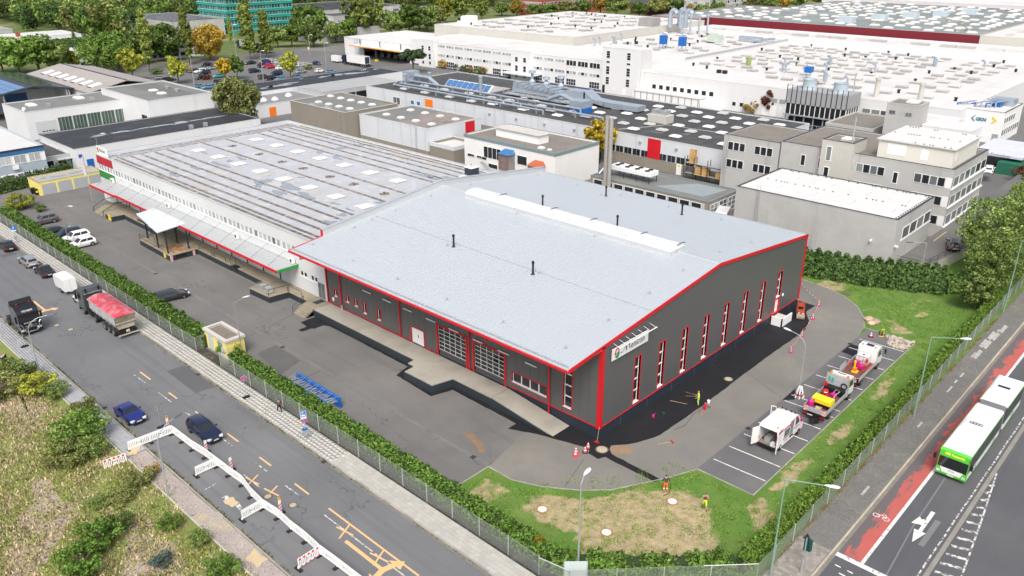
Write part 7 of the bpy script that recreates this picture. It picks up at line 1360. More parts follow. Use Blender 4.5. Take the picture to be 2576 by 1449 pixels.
FL=['silver sedan at the car park left end beside the pale tree','dark grey estate behind the yellow-green tree','black sedan left of the white SUV in the car park','white SUV between two dark cars in the car park','navy SUV right of the white SUV in the car park','silver hatchback below the ochre tree','black sedan beside the low brown shrub bed','turquoise hatchback at the end of the shrub bed','navy SUV in the front pair nearest the black roof','navy sedan in the front pair nearest the black roof','dark green sedan behind the olive tree top','light blue sedan close behind the white box hall','light blue estate close behind the white box hall','large navy SUV alone in the middle row','grey SUV left of the pair behind the black roof','black SUV in the row behind the black roof','dark blue people carrier in the row behind the black roof','light blue hatchback half hidden by the black roof edge','black sedan left of the round bush','pale green hatchback behind the blue SUV','blue SUV beside the car park lamp','navy hatchback left of the two red cars','crimson hatchback next to the red coupe','bright red coupe in the car park','white hatchback right of the red coupe','white car behind the yellow-crowned tree','silver sedan right of the yellow-crowned tree','small white city car beside the olive shrub','light blue sedan behind the black roof edge at right','navy car driving on the gate road','light blue roof peeking over the black roof','black car in the shade of the ochre tree']
for(k,c,x,y),lb in zip(FC,FL):p=z6(x,y);farcar(k,c,p[0],p[1],(math.pi if random.random()<.5 else 0)+random.uniform(-.05,.05)if 'driving' not in lb else-U,lb,'cars in the far car park')
for(px,py,k,c,rz,lb)in((1233,167,'hatch','white',-U,'white car behind the lorry tail'),(1350,168,'mpv','crimson',-U,'red delivery van by the factory fence'),(1862,450,'mpv','silver',.9,'silver people carrier behind the long hall corner'),(1907,432,'mpv','navy',.9,'dark camper van behind the long hall corner')):p=dq(px,py,.8);farcar(k,c,p[0],p[1],rz,lb,'vehicles between the halls')
p=q(3,1,1870,1000,2.4);farcar('wagon','black',p[0],p[1],.3,'black car parked under the trees on the deck','cars by the concrete office',1.7);p=q(3,1,2225,250,2.4);farcar('wagon','white',p[0],p[1],.2,'white estate parked behind the concrete office','cars by the concrete office',1.7)
for i,(px,py,c)in enumerate(((1325,34,'silver'),(1340,31,'navy'),(1360,31,'lightblue'),(1200,32,'white'),(1170,24,'navy'),(208,90,'silver'),(228,87,'navy'),(386,86,'white'))):p=dq(px,py,.8);farcar('sedan',c,p[0],p[1],.4*i,('silver car far behind the factory roof','navy car beside the far silver one','light blue car at the far lot end','white car far behind the pale trees','navy car far behind the pale trees','silver car at the end of the far white hall','navy car beside the far white hall','white van between the far trees')[i],'cars in the distance')
# ---- lorries
def lorry_wheels(root,xs_,hw,r=.5,dual=()):
 tm_,rm_=WH[r]
 for x in xs_:
  for s in(-1,1):w_=ob('wheel',tm_,root,(x,s*(hw-.17),r));ob('rim',rm_,w_)
WH={.5:wheel_mesh(.5,.32),.38:wheel_mesh(.38,.24),.34:wheel_mesh(.34,.22),.48:wheel_mesh(.48,.3)}
def tractor_parts(o,m,dark=black,high=True,visor=True,letters=None):
 # +x forward, front at x=0
 sec=[(-2.25,.75),(-2.25,3.05),(-2.1,3.6 if high else 3.1),(-1.2,3.72 if high else 3.15),(-.35,3.3),(-.1,2.95),(0,1.9),(.02,.75)]
 cb_=MB();cb_.extr(sec,'y',-1.22,1.22,m);c=ob('cab',cb_,o)
 ob('windscreen',MB().face([(.012,-1.12,1.92),(.012,1.12,1.92),(-.09,1.1,2.88),(-.09,-1.1,2.88)],carglass),o)
 for s in(-1,1):
  ob('side_window',MB().face([(-.25,s*1.226,1.9),(-1.15,s*1.226,1.9),(-1.15,s*1.226,2.7),(-.4,s*1.226,2.7)][::s],carglass),o);ob('mirror',MB().box(-.28,s*1.3-.08,1.75,-.08,s*1.3+.16*s if s>0 else s*1.3+.08,2.75,dark)if False else MB().cbox(-.15,s*1.42,2.3,.18,.22,.85,dark),o);ob('headlight',MB().cbox(.03,s*.9,.82,.1,.5,.22,lampc,s*-.1),o)
 ob('bumper',MB().box(-.2,-1.23,.35,.06,1.23,.74,dark),o);ob('grille',MB().box(.0,-.75,.95,.035,.75,1.5,dark).box(.036,-.7,1.05,.05,.7,1.09,steel).box(.036,-.7,1.25,.05,.7,1.29,steel),o)
 if visor:ob('sun_visor',MB().cbox(.1,0,3.0,.35,2.3,.06,dark,ry=.3),o)
 ob('licence_plate',MB().box(.062,-.26,.45,.075,.26,.56,platem),o)
 ob('chassis',MB().box(-6.1,-.45,.65,-2.2,.45,.95,dark).box(-3.9,-1.15,.5,-2.6,-.5,1.05,dark).box(-3.9,.5,.5,-2.6,1.15,1.05,dark),o)
 for s in(-1,1):ob('mudguard',MB().extr([(-5.9,.8),(-5.7,1.12),(-4.4,1.12),(-4.2,.8),(-4.35,.8),(-4.5,1.05),(-5.6,1.05),(-5.75,.8)],'y',s*.72-.35,s*.72+.45 if s>0 else s*.72+.35,dark),o)
 lorry_wheels(o,(-1.35,-5.05),1.25,.5)
trk=PM['navy']
t1=thing('tractor_unit','black tractor unit facing the camera at the left kerb','truck',(24.85,105.45,.012),-U)
tractor_parts(t1,PM['black'],black)
ob('air_deflector',MB().extr([(-2.3,3.5),(-1.9,3.55),(-2.15,4.15),(-2.3,4.15)],'y',-1.25,1.25,black).extr([(-2.3,1.2),(-2.3,3.9),(-2.9,3.7),(-2.9,1.2)],'y',1.17,1.22,PM['navy']).extr([(-2.3,1.2),(-2.3,3.9),(-2.9,3.7),(-2.9,1.2)],'y',-1.22,-1.17,PM['navy']),t1)
ob('bull_bar',MB().path([(.1,-1.15,1.7),(.16,-.95,1.5),(.2,-.85,.75),(.22,-.5,.55),(.22,.5,.55),(.2,.85,.75),(.16,.95,1.5),(.1,1.15,1.7)],.05,chrome,6),t1);ob('roof_beacon',MB().lathe([(.09,0),(.09,.16)],lampr,(-1.2,-.7,3.72),8).lathe([(.09,0),(.09,.16)],lampr,(-1.2,.7,3.72),8),t1)
wl=M('letter_white',(.7,.7,.7),.5,0,1,0,1)
def lett(root,body,size,loc,rot,m=wl,sp=1.,sc=(1,1,1)):o=ob('lettering',text_mesh(body,size,m,ext=.004,spacing=sp,align='CENTER'),root,loc);o.rotation_euler=rot;o.scale=sc;return o
lett(t1,'DEXBER',.34,(-.02,0,3.12),(U-.5,0,U));lett(t1,'ROADCARGO',.22,(.045,0,1.62),(U,0,U));ob('emblem',MB().lathe([(.2,0),(.2,.02),(.16,.025)],chrome,(.05,0,1.3),12,'x'),t1)
t2=thing('tipper_truck','grey tractor with red-sheeted tipper trailer parked at the right kerb','truck',(32.75,108.2,.012),U)
tractor_parts(t2,PM['grey'],black,True,False)
dirt=M('tipper_body',(.42,.43,.44),.6,.12,.6,.08,5,c2=(.36,.31,.23),th=(.5,.7),s2=.5);mud=M('tipper_mud',(.42,.37,.28),.85,.15,.8,.1,6,c2=(.3,.26,.19),th=(.5,.7),s2=.7)
ob('rear_window_rail',MB().box(-2.35,-1.1,3.0,-2.27,1.1,3.08,steel).box(-2.5,-.9,3.3,-2.3,-.75,3.8,black).box(-2.5,.75,3.3,-2.3,.9,3.8,black),t2)
prof=[(-1.2,2.85),(-1.22,1.75),(-.95,1.15),(.95,1.15),(1.22,1.75),(1.2,2.85)]
tb=ob('tipper_box',MB().raw([(-3.9,y,z)for y,z in prof]+[(-11.8,y,z)for y,z in prof]+[(-12.25,1.2,2.85),(-12.25,-1.2,2.85)],[(0,1,7,6),(1,2,8,7),(2,3,9,8),(3,4,10,9),(4,5,11,10),(5,4,3,2,1,0)],dirt),t2)
ob('tailgate',MB().raw([(-11.8,-1.2,2.0),(-11.8,1.2,2.0),(-11.9,.95,1.15),(-11.9,-.95,1.15),(-12.2,-1.2,2.9),(-12.2,1.2,2.9)],[(0,1,5,4),(3,2,1,0)],mud).cbox(-12.0,0,1.95,.12,2.5,.1,mud),t2)
for k in range(7):ob('side_rib',MB().box(-5.0-k*1.05,-1.26,1.5,-4.94-k*1.05,-1.2,2.85,dirt).box(-5.0-k*1.05,1.2,1.5,-4.94-k*1.05,1.26,2.85,dirt),t2)
ob('top_rail',MB().box(-12.2,-1.3,2.82,-3.85,-1.18,2.95,dirt).box(-12.2,1.18,2.82,-3.85,1.3,2.95,dirt),t2)
tarpm=M('red_tarp',(.45,.05,.075),.7,.12,.5,.06,4,c2=(.52,.24,.25),th=(.5,.68),s2=.9,streak=((.55,.3,.3),(6,.3,.3),(.55,.7)))
tp=MB();rows=[]
for i in range(25):
 x=-3.8-i*(8.5/24);hgt_=.38*(1 if i<22 else(1-.18*(i-21)))+.025*(i%2);rows.append([(x,-1.32+2.64*j/8,2.93+hgt_*math.sin(math.pi*j/8))for j in range(9)])
for a,b_ in zip(rows,rows[1:]):
 for j in range(8):tp.face([a[j],a[j+1],b_[j+1],b_[j]],tarpm)
ob('tarpaulin',tp,t2);ob('tarp_end',MB().face([(-12.3,y,z)for _,y,z in rows[-1]],tarpm),t2)
ob('trailer_chassis',MB().box(-12,-.5,.75,-3.6,.5,1.14,black).box(-12.3,-1.25,.4,-12.15,1.25,.52,mud).box(-12.1,-1.1,.5,-11.6,1.1,.95,black).box(-7.2,-1.2,.6,-6.9,-.6,1.4,signred),t2);ob('licence_plate',MB().box(-12.17,-.2,.7,-12.12,.2,1.0,platem),t2);lett(t2,'A',.26,(-12.18,0,.75),(U,0,-U),inkm)
lorry_wheels(t2,(-8.1,-9.4,-10.7),1.27,.5);ob('tipper_stripe',MB().box(-11.4,-1.285,1.5,-11.25,-1.262,2.6,signred).box(-11.25,-1.285,1.9,-10.6,-1.262,2.05,signred).box(-11.25,-1.285,2.3,-10.6,-1.262,2.45,signred),t2)
bt=thing('box_trailer','white box trailer parked behind the black sedan','trailer',(32.95,116.7,.012),U)
ob('box',MB().extr([(-1.85,.55),(1.7,.55),(1.95,1.0),(1.95,2.0),(1.7,2.3),(-1.85,2.3)],'y',-.82,.82,PM['white']),bt);ob('door_seam',MB().box(-1.862,-.01,.6,-1.852,.01,2.25,steel),bt);ob('drawbar',MB().box(1.8,-.08,.4,3.0,.08,.5,steeld),bt);lorry_wheels(bt,(-.2,),.95,.34);[ob('taillight',MB().box(-1.87,s*.7-.1,.42,-1.8,s*.7+.1,.54,lampr),bt)for s in(-1,1)];ob('licence_plate',MB().box(-1.87,-.26,.42,-1.85,.26,.53,platem),bt)
def semi(name,label,x,y,rz,cabm,boxm,L=13.6):
 o=thing(name,label,'truck',(x,y,.01),rz);tractor_parts(o,cabm,black)
 ob('box_body',MB().box(-3.2-L,-1.27,1.15,-3.2,1.27,3.95,boxm),o);ob('box_floor',MB().box(-3.2-L,-1.2,.95,-3.3,1.2,1.14,black),o);ob('rear_opening',MB().box(-3.22-L,-1.05,1.3,-3.201-L,1.05,3.8,steeld),o);ob('rear_door',MB().box(-3.3-L,1.2,1.2,-3.2-L,1.27,3.9,boxm),o);ob('side_skirt',MB().box(-11,-1.2,.5,-7,1.2,.95,black),o);lorry_wheels(o,(-12.2,-13.5,-14.8),1.25,.5);return o
semi('box_truck','white box lorry with blue cab at the factory gate',193.5,273.2,U,PM['navy'],PM['white'],11.4);p=dq(647,130);semi('box_truck','grey lorry tail showing between the poplars',p[0]+2,p[1]+18,U*.9,PM['navy'],MATS['canopy_sheet'])
p=q(1,0,800,632);o=thing('box_trailer','small white trailer parked in front of the box lorry','trailer',(p[0]+1,p[1]+.5,0),U);ob('box',MB().extr([(-2.2,.6),(2.2,.6),(2.2,2.7),(-2.2,2.7)],'y',-1,1,PM['white']),o);lorry_wheels(o,(-.5,.3),1.1,.34)
for k in range(5):copy_tree(t1,(213.5,258+k*4.2,0),math.pi,('dark tractor cab in the delivery bay, first from the stair tower','dark tractor cab in the delivery bay, second from the stair tower','dark tractor cab in the delivery bay, middle one','dark tractor cab in the delivery bay, fourth one','dark tractor cab in the delivery bay, deepest to the left')[k],'tractor units in the delivery bay')
# ---- articulated bus
bus=thing('articulated_bus','green and white articulated bus on the right-hand road','bus',(71.0,12.95,.013),math.pi)
lime=M('bus_green',(.09,.5,.04),.3,.03,.5,coat=.4);busw=M('bus_white',(.75,.76,.76),.35,.03,.5)
busside=M('bus_advert',(.045,.05,.055),.3,.4,.5,.2,3,c2=(.2,.2,.2),th=(.6,.68),s2=1.3)
hw=1.25
def sect(x0,x1,name):
 s=ob(name,MB().box(x1,-hw,.35,x0,hw,1.0,busw).box(x1,-hw,1.0,x0,hw,2.7,busside).extr([(-hw,2.7),(hw,2.7),(hw,2.85),(hw*.9,3.02),(-hw*.9,3.02),(-hw,2.85)],'x',x1,x0,busw),bus)
 ob('roof_edge',MB().box(x1,-hw-.015,2.66,x0,-hw+.1,2.86,lime).box(x1,hw-.1,2.66,x0,hw+.015,2.86,lime),bus);ob('sill_stripe',MB().box(x1,-hw-.012,.3,x0,hw+.012,.42,lime),bus)
 n=int((x0-x1)/1.5)
 for k in range(n):
  for sd_ in(-1,1):ob('side_window',MB().box(x1+.15+k*1.5,sd_*hw-.012,1.25,x1+1.58+k*1.5,sd_*hw+.012,2.5,carglass),bus)
sect(-.25,-10.3,'front_body');sect(-11.5,-17.9,'rear_body')
ob('front_end',MB().extr([(-.26,.3),(-.26,2.9),(-.2,2.95),(-.02,2.7),(.08,1.1),(.08,.45),(0,.3)],'y',-hw,hw,lime),bus);ob('windscreen',MB().face([(.09,-1.2,1.12),(.09,1.2,1.12),(.0,1.2,2.35),(.0,-1.2,2.35)],carglass),bus)
ob('destination_display',MB().face([(.0,-1.15,2.36),(.0,1.15,2.36),(-.025,1.15,2.72),(-.025,-1.15,2.72)],black),bus);lett(bus,'102 Kaiserlei',.3,(.004,0,2.43),(U-.06,0,U),E_('led_amber',(.9,.75,.05),.9),1.05)
ob('front_panel',MB().extr([(-.95,1.1),(.95,1.1),(.75,.62),(-.75,.62)],'x',.08,.1,busw),bus);lett(bus,'MAN',.2,(.102,0,.85),(U,0,U),inkm,1.3);ob('licence_plate',MB().box(.08,-.27,.42,.1,.27,.54,platem),bus)
for s in(-1,1):ob('headlight',MB().cbox(.05,s*1.02,.68,.1,.36,.22,lampc,s*-.2),bus);ob('mirror',MB().tube((-.05,s*1.2,2.55),(.3,s*1.5,2.35),.03,black).cbox(.3,s*1.52,2.1,.14,.22,.5,black),bus)
for s in(-1,1):ob('headlight',MB().cbox(-17.9,s*1.05,.9,.06,.2,.4,lampr),bus)
bl=ob('bellows',MB().box(-11.55,-1.1,.5,-10.25,1.1,2.75,black),bus);fold=MB().extr([(-1.18,.5),(-1.18,2.75),(-1.05,2.95),(1.05,2.95),(1.18,2.75),(1.18,.5)],'x',-.05,.03,M('bellows_grey',(.2,.2,.205),.7)).mesh('bellows_fold')
for k in range(9):ob('bellows_fold',fold,bus,(-10.36-k*.135,0,0))
for x in(-5.6,-14.8):
 a=ob('air_unit',MB().extr([(-1.05,3.0),(1.05,3.0),(1.0,3.2),(.8,3.28),(-.8,3.28),(-1.0,3.2)],'x',x-1.0,x+1.0,M('unit_white',(.7,.72,.74),.35)),bus);ob('fan_grille',MB().box(x-.25,-.55,3.281,x+.2,.55,3.29,black),a)
 for k in range(4):ob('fan',MB().lathe([(.11,0),(.11,.012)],M('fan_light',(.6,.6,.6),.4)if x>-8 else steeld,(x-.02,-.4+k*.27,3.29),10),a)
ob('roof_vent',MB().lathe([(.22,3.0),(.2,3.12)],busw,(-17.0,-.5,0),10).lathe([(.22,3.0),(.2,3.12)],busw,(-17.0,.6,0),10),bus);lorry_wheels(bus,(-2.7,-8.6,-15.0),1.27,.48)
# ---- works van with open doors
van=thing('works_van','white works van with magenta stripes and open doors','van',(66.7,27.2,.02),0)
vb=MB();z1=2.55;Lh=2.75
vw=PM['white']
vb.extr([(-Lh,.5),(-Lh+.02,2.3),(-Lh+.12,2.5),(-Lh+.4,z1+.05),(1.1,z1),(1.5,2.42),(2.1,1.55),(2.62,1.3),(2.75,.95),(2.75,.45),(-Lh,.45)],'y',.93,.99,vw)          # far side wall
vb.extr([(-Lh,.5),(-Lh+.02,2.3),(-Lh+.12,2.5),(-Lh+.4,z1+.05),(-.3,z1),(-.3,.45),(-Lh,.45)],'y',-.99,-.93,vw);vb.extr([(.75,.45),(.75,z1),(1.1,z1),(1.5,2.42),(2.1,1.55),(2.62,1.3),(2.75,.95),(2.75,.45)],'y',-.99,-.93,vw);vb.box(-.3,-.99,2.4,.75,-.93,z1,vw).box(-.3,-.99,.45,.75,-.93,.6,black)
vb.extr([(-Lh+.02,2.35),(-Lh+.12,2.52),(-Lh+.4,z1+.06),(1.1,z1+.01),(1.5,2.43),(1.45,2.36),(1.1,2.48),(-Lh+.1,2.42)],'y',-.94,.94,vw);vb.box(-Lh,-.93,.45,2.0,.93,.6,M('van_floor',(.2,.17,.14),.8));vb.extr([(2.1,1.55),(2.62,1.3),(2.75,.95),(2.75,.45),(2.0,.45),(2.0,1.5)],'y',-.93,.93,vw);vb.box(.7,-.93,.6,.78,.93,2.45,M('van_wall',(.25,.25,.25),.7));vb.box(-Lh-.12,-.95,.35,-Lh+.02,.95,.6,black).box(2.7,-.9,.3,2.82,.9,.7,black)
ob('body',vb,van);ob('windscreen',MB().face([(2.06,-.85,1.62),(2.06,.85,1.62),(1.54,.8,2.38),(1.54,-.8,2.38)],carglass),van)
ob('side_window',MB().face([(1.85,-.996,1.55),(1.4,-.996,2.25),(.95,-.996,2.25),(.95,-.996,1.45)][::-1],carglass),van)
sdr=ob('sliding_door',MB().box(-1.75,-1.08,.6,-.35,-1.02,2.42,vw),van);ob('pane',MB().box(-1.6,-1.095,1.35,-.5,-1.08,2.05,M('van_glass_green',(.05,.16,.13),.1,.2,2,spec=.7)),sdr);ob('stripe',MB().box(-1.72,-1.092,2.12,-.37,-1.08,2.4,purple).box(-1.72,-1.092,1.12,-.37,-1.08,1.26,purple),sdr);lett(sdr,'kaminski',.2,(-1.05,-1.1,2.16),(U,0,0));lett(sdr,'Strassenbau',.12,(-1.05,-1.1,.85),(U,0,0),inkm)
ob('stripe',MB().box(.8,-1.003,1.15,1.9,-.992,1.28,purple).box(.8,-1.003,2.28,1.3,-.992,2.5,purple).box(-2.7,-1.003,2.1,-1.8,-.992,2.35,purple).box(2.2,-.9,1.2,2.65,.9,1.42,purple),van);ob('sill',MB().box(-2.0,-1.05,.42,.6,-1.0,.5,white),van)
dl=ob('rear_door',MB().box(0,0,.55,.86,.06,2.35,vw),van,(-Lh,.93,0),math.radians(158));ob('door_lining',MB().box(.1,-.012,.7,.76,-.002,2.2,wood),dl);ob('helmet',MB().lathe([(.16,0),(.14,.12),(.05,.17)],orange,(.3,-.15,1.5),8),dl)
dr_=ob('rear_door',MB().box(0,-.06,.55,.86,0,2.35,vw),van,(-Lh,-.93,0),math.radians(-152));ob('stripe',MB().box(.1,-.075,1.9,.76,-.061,2.3,purple),dr_)
fd_=ob('front_door',MB().box(-.95,0,.6,0,.05,1.5,vw).box(-.95,0,1.5,-.87,.05,2.3,vw).cbox(-.3,.025,1.9,.08,.05,1.0,vw,ry=-.5).box(-.95,0,2.26,-.5,.05,2.34,vw),van,(1.75,.97,0),math.radians(-68))
ob('cargo_box',MB().box(-2.3,-.1,.6,-1.5,.5,1.1,steel),van);ob('cargo_sack',MB().box(-2.7,-.8,.6,-2.3,-.3,.95,white),van);ob('beacon',MB().lathe([(.08,0),(.08,.14)],amber,(-2.4,-.7,z1+.05),8).lathe([(.08,0),(.08,.14)],amber,(1.0,.75,z1),8),van);ob('roof_lamp',MB().box(1.2,-.75,z1+.02,1.3,-.62,z1+.15,black).box(1.2,-.35,z1+.02,1.3,-.22,z1+.15,black).box(1.2,.2,z1+.02,1.3,.33,z1+.15,black).box(1.2,.6,z1+.02,1.3,.73,z1+.15,black),van)
lorry_wheels(van,(-1.85,1.9),1.08,.34);[ob('taillight',MB().box(-Lh-.03,s*.9-.06,.9,-Lh+.05,s*.9+.1,1.3,lampr),van)for s in(-1,1)];ob('mirror',MB().cbox(1.95,-1.12,1.7,.12,.2,.3,purple),van)
# ---- two flatbed lorries
def flatbed(label,x,y,rz,dbl=False):
 o=thing('flatbed_truck',label,'truck',(x,y,.02),rz);Lf=5.2      # origin mid of bed
 ob('cab',MB().extr([(2.75,.7),(2.75,2.55),(2.95,2.75),(3.9,2.75),(4.25,2.6),(4.55,1.7),(4.7,1.3),(4.72,.6),(2.75,.6)],'y',-1.05,1.05,PM['white']),o);ob('windscreen',MB().face([(4.58,-.95,1.68),(4.58,.95,1.68),(4.29,.9,2.52),(4.29,-.9,2.52)],carglass),o);ob('roof_hatch',MB().box(3.1,-.4,2.75,3.7,.4,2.79,MATS['car_glass']),o)
 for s in(-1,1):ob('side_window',MB().face([(4.35,s*1.056,1.6),(3.2,s*1.056,1.6),(3.2,s*1.056,2.35),(4.1,s*1.056,2.35)][::s],carglass),o);ob('mirror',MB().tube((4.4,s*1.05,2.2),(4.5,s*1.35,2.2),.03,black).cbox(4.5,s*1.4,2.0,.12,.18,.55,black),o);ob('headlight',MB().cbox(4.72,s*.8,.8,.06,.3,.2,lampc),o)
 ob('bed',MB().box(-2.7,-1.15,.85,2.65,1.15,1.0,M('bed_floor',(.16,.07,.06),.8,.2,1)),o);alu=M('alu_board',(.52,.53,.54),.45,.06,1,metal=.4)
 for s in(-1,1):
  for k in range(2):ob('side_board',MB().box(-2.7+k*2.68,s*1.15-.03,1.0,-.05+k*2.68,s*1.15+.03,1.45,alu),o)
 tg=ob('tailgate',MB().box(-2.78,-1.18,.95,-2.71,1.18,1.45,alu),o);ob('chassis',MB().box(-2.9,-.45,.5,4.3,.45,.84,black).box(-2.95,-1.1,.45,-2.8,1.1,.6,black),o)
 for s in(-1,1):
  ob('warning_plate',MB().box(-2.81,s*.95-.16,.95,-2.785,s*.95+.16,1.5,white),o)
  for k in range(3):ob('warning_stripe',MB().extr([(s*.95-.16,.98+k*.18),(s*.95+.16,1.12+k*.18),(s*.95+.16,1.21+k*.18),(s*.95-.16,1.07+k*.18)],'x',-2.82,-2.811,signred),o)
  ob('taillight',MB().box(-2.97,s*.85-.18,.6,-2.9,s*.85+.18,.75,lampr),o)
 ob('beacon',MB().lathe([(.1,0),(.1,.18)],amber,(3.0,-.7,2.75),8).lathe([(.1,0),(.1,.18)],amber,(3.0,.7,2.75),8),o);ob('licence_plate',MB().box(-2.97,.1,.62,-2.95,.62,.73,platem),o);lorry_wheels(o,(-1.4,3.6),1.15,.38);return o
f1=flatbed('white flatbed lorry loaded with yellow compressor and tool wall',74.75,26.25,.02);f2=flatbed('white flatbed lorry carrying water tank and red frames',83.6,26.6,.03)
def load(name,label,cat,parent_loc,rz,parts,group='loads on the flatbed lorries'):
 o=thing(name,label,cat,parent_loc,rz,group)
 for n_,mb in parts:ob(n_,mb,o)
 return o
B1=lambda dx,dy,dz=1.02:(74.75+dx,26.25+dy+.02*dx,dz);B2=lambda dx,dy,dz=1.02:(83.6+dx,26.6+dy+.03*dx,dz)
ob('tool_wall',MB().box(2.66,-1.2,1.0,2.72,1.2,2.9,M('board_grey',(.4,.41,.42),.7,.2,1,.1,6)).box(2.62,-1.22,1.0,2.7,-1.14,2.95,steel).box(2.62,1.14,1.0,2.7,1.22,2.95,steel),f1);ob('light_bar',MB().box(2.85,-.95,2.8,3.15,.95,2.98,M('bar_cream',(.7,.66,.55),.4)).box(2.84,-.99,2.8,3.16,-.75,3.0,amber).box(2.84,.75,2.8,3.16,.99,3.0,amber),f1)
ob('bottle',MB().box(2.58,.75,2.1,2.66,.95,2.6,M('bottle_green',(.05,.4,.3),.4)).box(2.58,.4,2.05,2.66,.6,2.5,MATS['bottle_green']),f1);ho=MB()
for k in range(12):a=k*math.pi/6;ho.tube((2.56,-.75+.3*math.cos(a),1.95+.3*math.sin(a)),(2.56,-.75+.3*math.cos(a+.53),1.95+.3*math.sin(a+.53)),.06,black,5)
ob('hose_coil',ho,f1);ob('tool_chest',MB().extr([(-1.0,1.02),(1.0,1.02),(1.0,1.65),(.9,1.75),(-.9,1.75),(-1.0,1.65)],'x',1.7,2.5,black),f1)
load('compressor','yellow compressor box on the flatbed lorry with the tool wall','compressor',B1(-1.05,-.1),U,(('base',MB().box(-.95,-.5,0,.95,.5,.45,black)),('hood',MB().extr([(-.52,.45),(.52,.45),(.52,.85),(.42,1.0),(-.42,1.0),(-.52,.85)],'x',-.98,.98,yellowm))))
load('tank','magenta tank standing at the tail of the flatbed','tank',B1(-2.1,.75),0,(('body',MB().lathe([(.3,0),(.32,.1),(.32,.75),(.2,.9),(.1,1.0)],purple,n=12)),('valve',MB().box(.1,-.2,.5,.4,-.1,.8,black))))
load('cable_reel','tan hose reel behind the yellow compressor','reel',B1(-2.3,-.15),0,(('drum',MB().lathe([(.25,-.25),(.25,.25)],M('hose_tan',(.45,.33,.2),.8),(0,0,.26),10,'y')),('flange',MB().lathe([(.3,-.28),(.3,-.25)],woodl,(0,0,.26),10,'y'))))
load('plate_tamper','red and black machine beside the tool chest','machine',B1(.9,.45),.5,(('engine',MB().box(-.35,-.25,.2,.35,.25,.75,red)),('frame',MB().path([(-.4,0,.3),(-.9,0,1.0),(-.9,.3,1.0)],.04,steel).box(-.4,-.3,0,.4,.3,.12,steeld))));load('cutter','magenta cutting machine on the flatbed beside red machine','machine',B1(.7,-.4),-.4,(('body',MB().box(-.3,-.2,.15,.3,.2,.8,purple)),('handle',MB().path([(0,-.2,.6),(.6,-.25,1.0),(.6,.25,1.0),(0,.2,.6)],.03,chrome)),('wheel',MB().lathe([(.18,-.2),(.18,.2)],rubber,(0,0,.18),8,'y'))));load('fuel_can','red canister standing against the tool wall','canister',B1(2.2,1.0,1.05),0,(('can',MB().box(-.15,-.15,0,.15,.15,.9,signred)),('cap',MB().lathe([(.06,.9),(.06,1.0)],black,n=6))));load('engine_pump','dark pump engine near the right side board','pump',B1(.0,-.75),0,(('block',MB().box(-.3,-.25,0,.3,.25,.5,M('pump_green',(.06,.1,.07),.6))),('pipe',MB().tube((-.3,0,.4),(.4,.1,.7),.05,steel))))
load('water_tank','caged white water tank behind the second lorry cab','tank',B2(1.9,.1),0,(('tank',MB().box(-.5,-.6,.12,.5,.6,1.1,M('tank_white',(.7,.7,.68),.4))),('cap',MB().lathe([(.12,1.1),(.12,1.16)],black,n=8)),('cage',MB().path([(-.53,-.63,0),(-.53,-.63,1.12),(-.53,.63,1.12),(-.53,.63,0)],.02,steel).path([(.53,-.63,0),(.53,-.63,1.12),(.53,.63,1.12),(.53,.63,0)],.02,steel).path([(-.53,-.2,0),(-.53,-.2,1.12),(.53,-.2,1.12)],.02,steel).path([(-.53,.25,0),(-.53,.25,1.12),(.53,.25,1.12)],.02,steel).path([(-.53,-.63,.55),(-.53,.63,.55)],.02,steel))))
fr_=MB()
for k in range(14):a,bb=random.uniform(-1.4,.2),random.uniform(-.95,.95);fr_.tube((a,bb,random.uniform(.05,.5)),(a+random.uniform(.5,1.5),bb+random.uniform(-.7,.7),random.uniform(.2,.9)),.03,red,5)
load('sign_frames','heap of red barrier frames on the second lorry','frames',B2(.6,0),0,(('frames',fr_),('magenta_base',MB().box(-.5,-.5,.1,.3,.1,.5,purple).box(-.2,.2,.3,.4,.6,.7,purple)),('reel',MB().lathe([(.2,-.1),(.2,.1)],red,(.7,-.5,.8),8,'y'))))
load('tamper','yellow upright tamper standing on the second lorry bed','tamper',B2(-.6,.0),0,(('foot',MB().box(-.3,-.3,0,.3,.3,.16,yellowm)),('motor',MB().box(-.2,-.15,.16,.2,.25,.5,orange)),('mast',MB().lathe([(.09,.16),(.09,1.2),(.13,1.2),(.13,1.35)],yellowm,(-.05,.1,0),8))))
ob('lowered_board',MB().box(-1.9,1.2,1.0,-.2,1.26,1.8,MATS['alu_board']),f2)
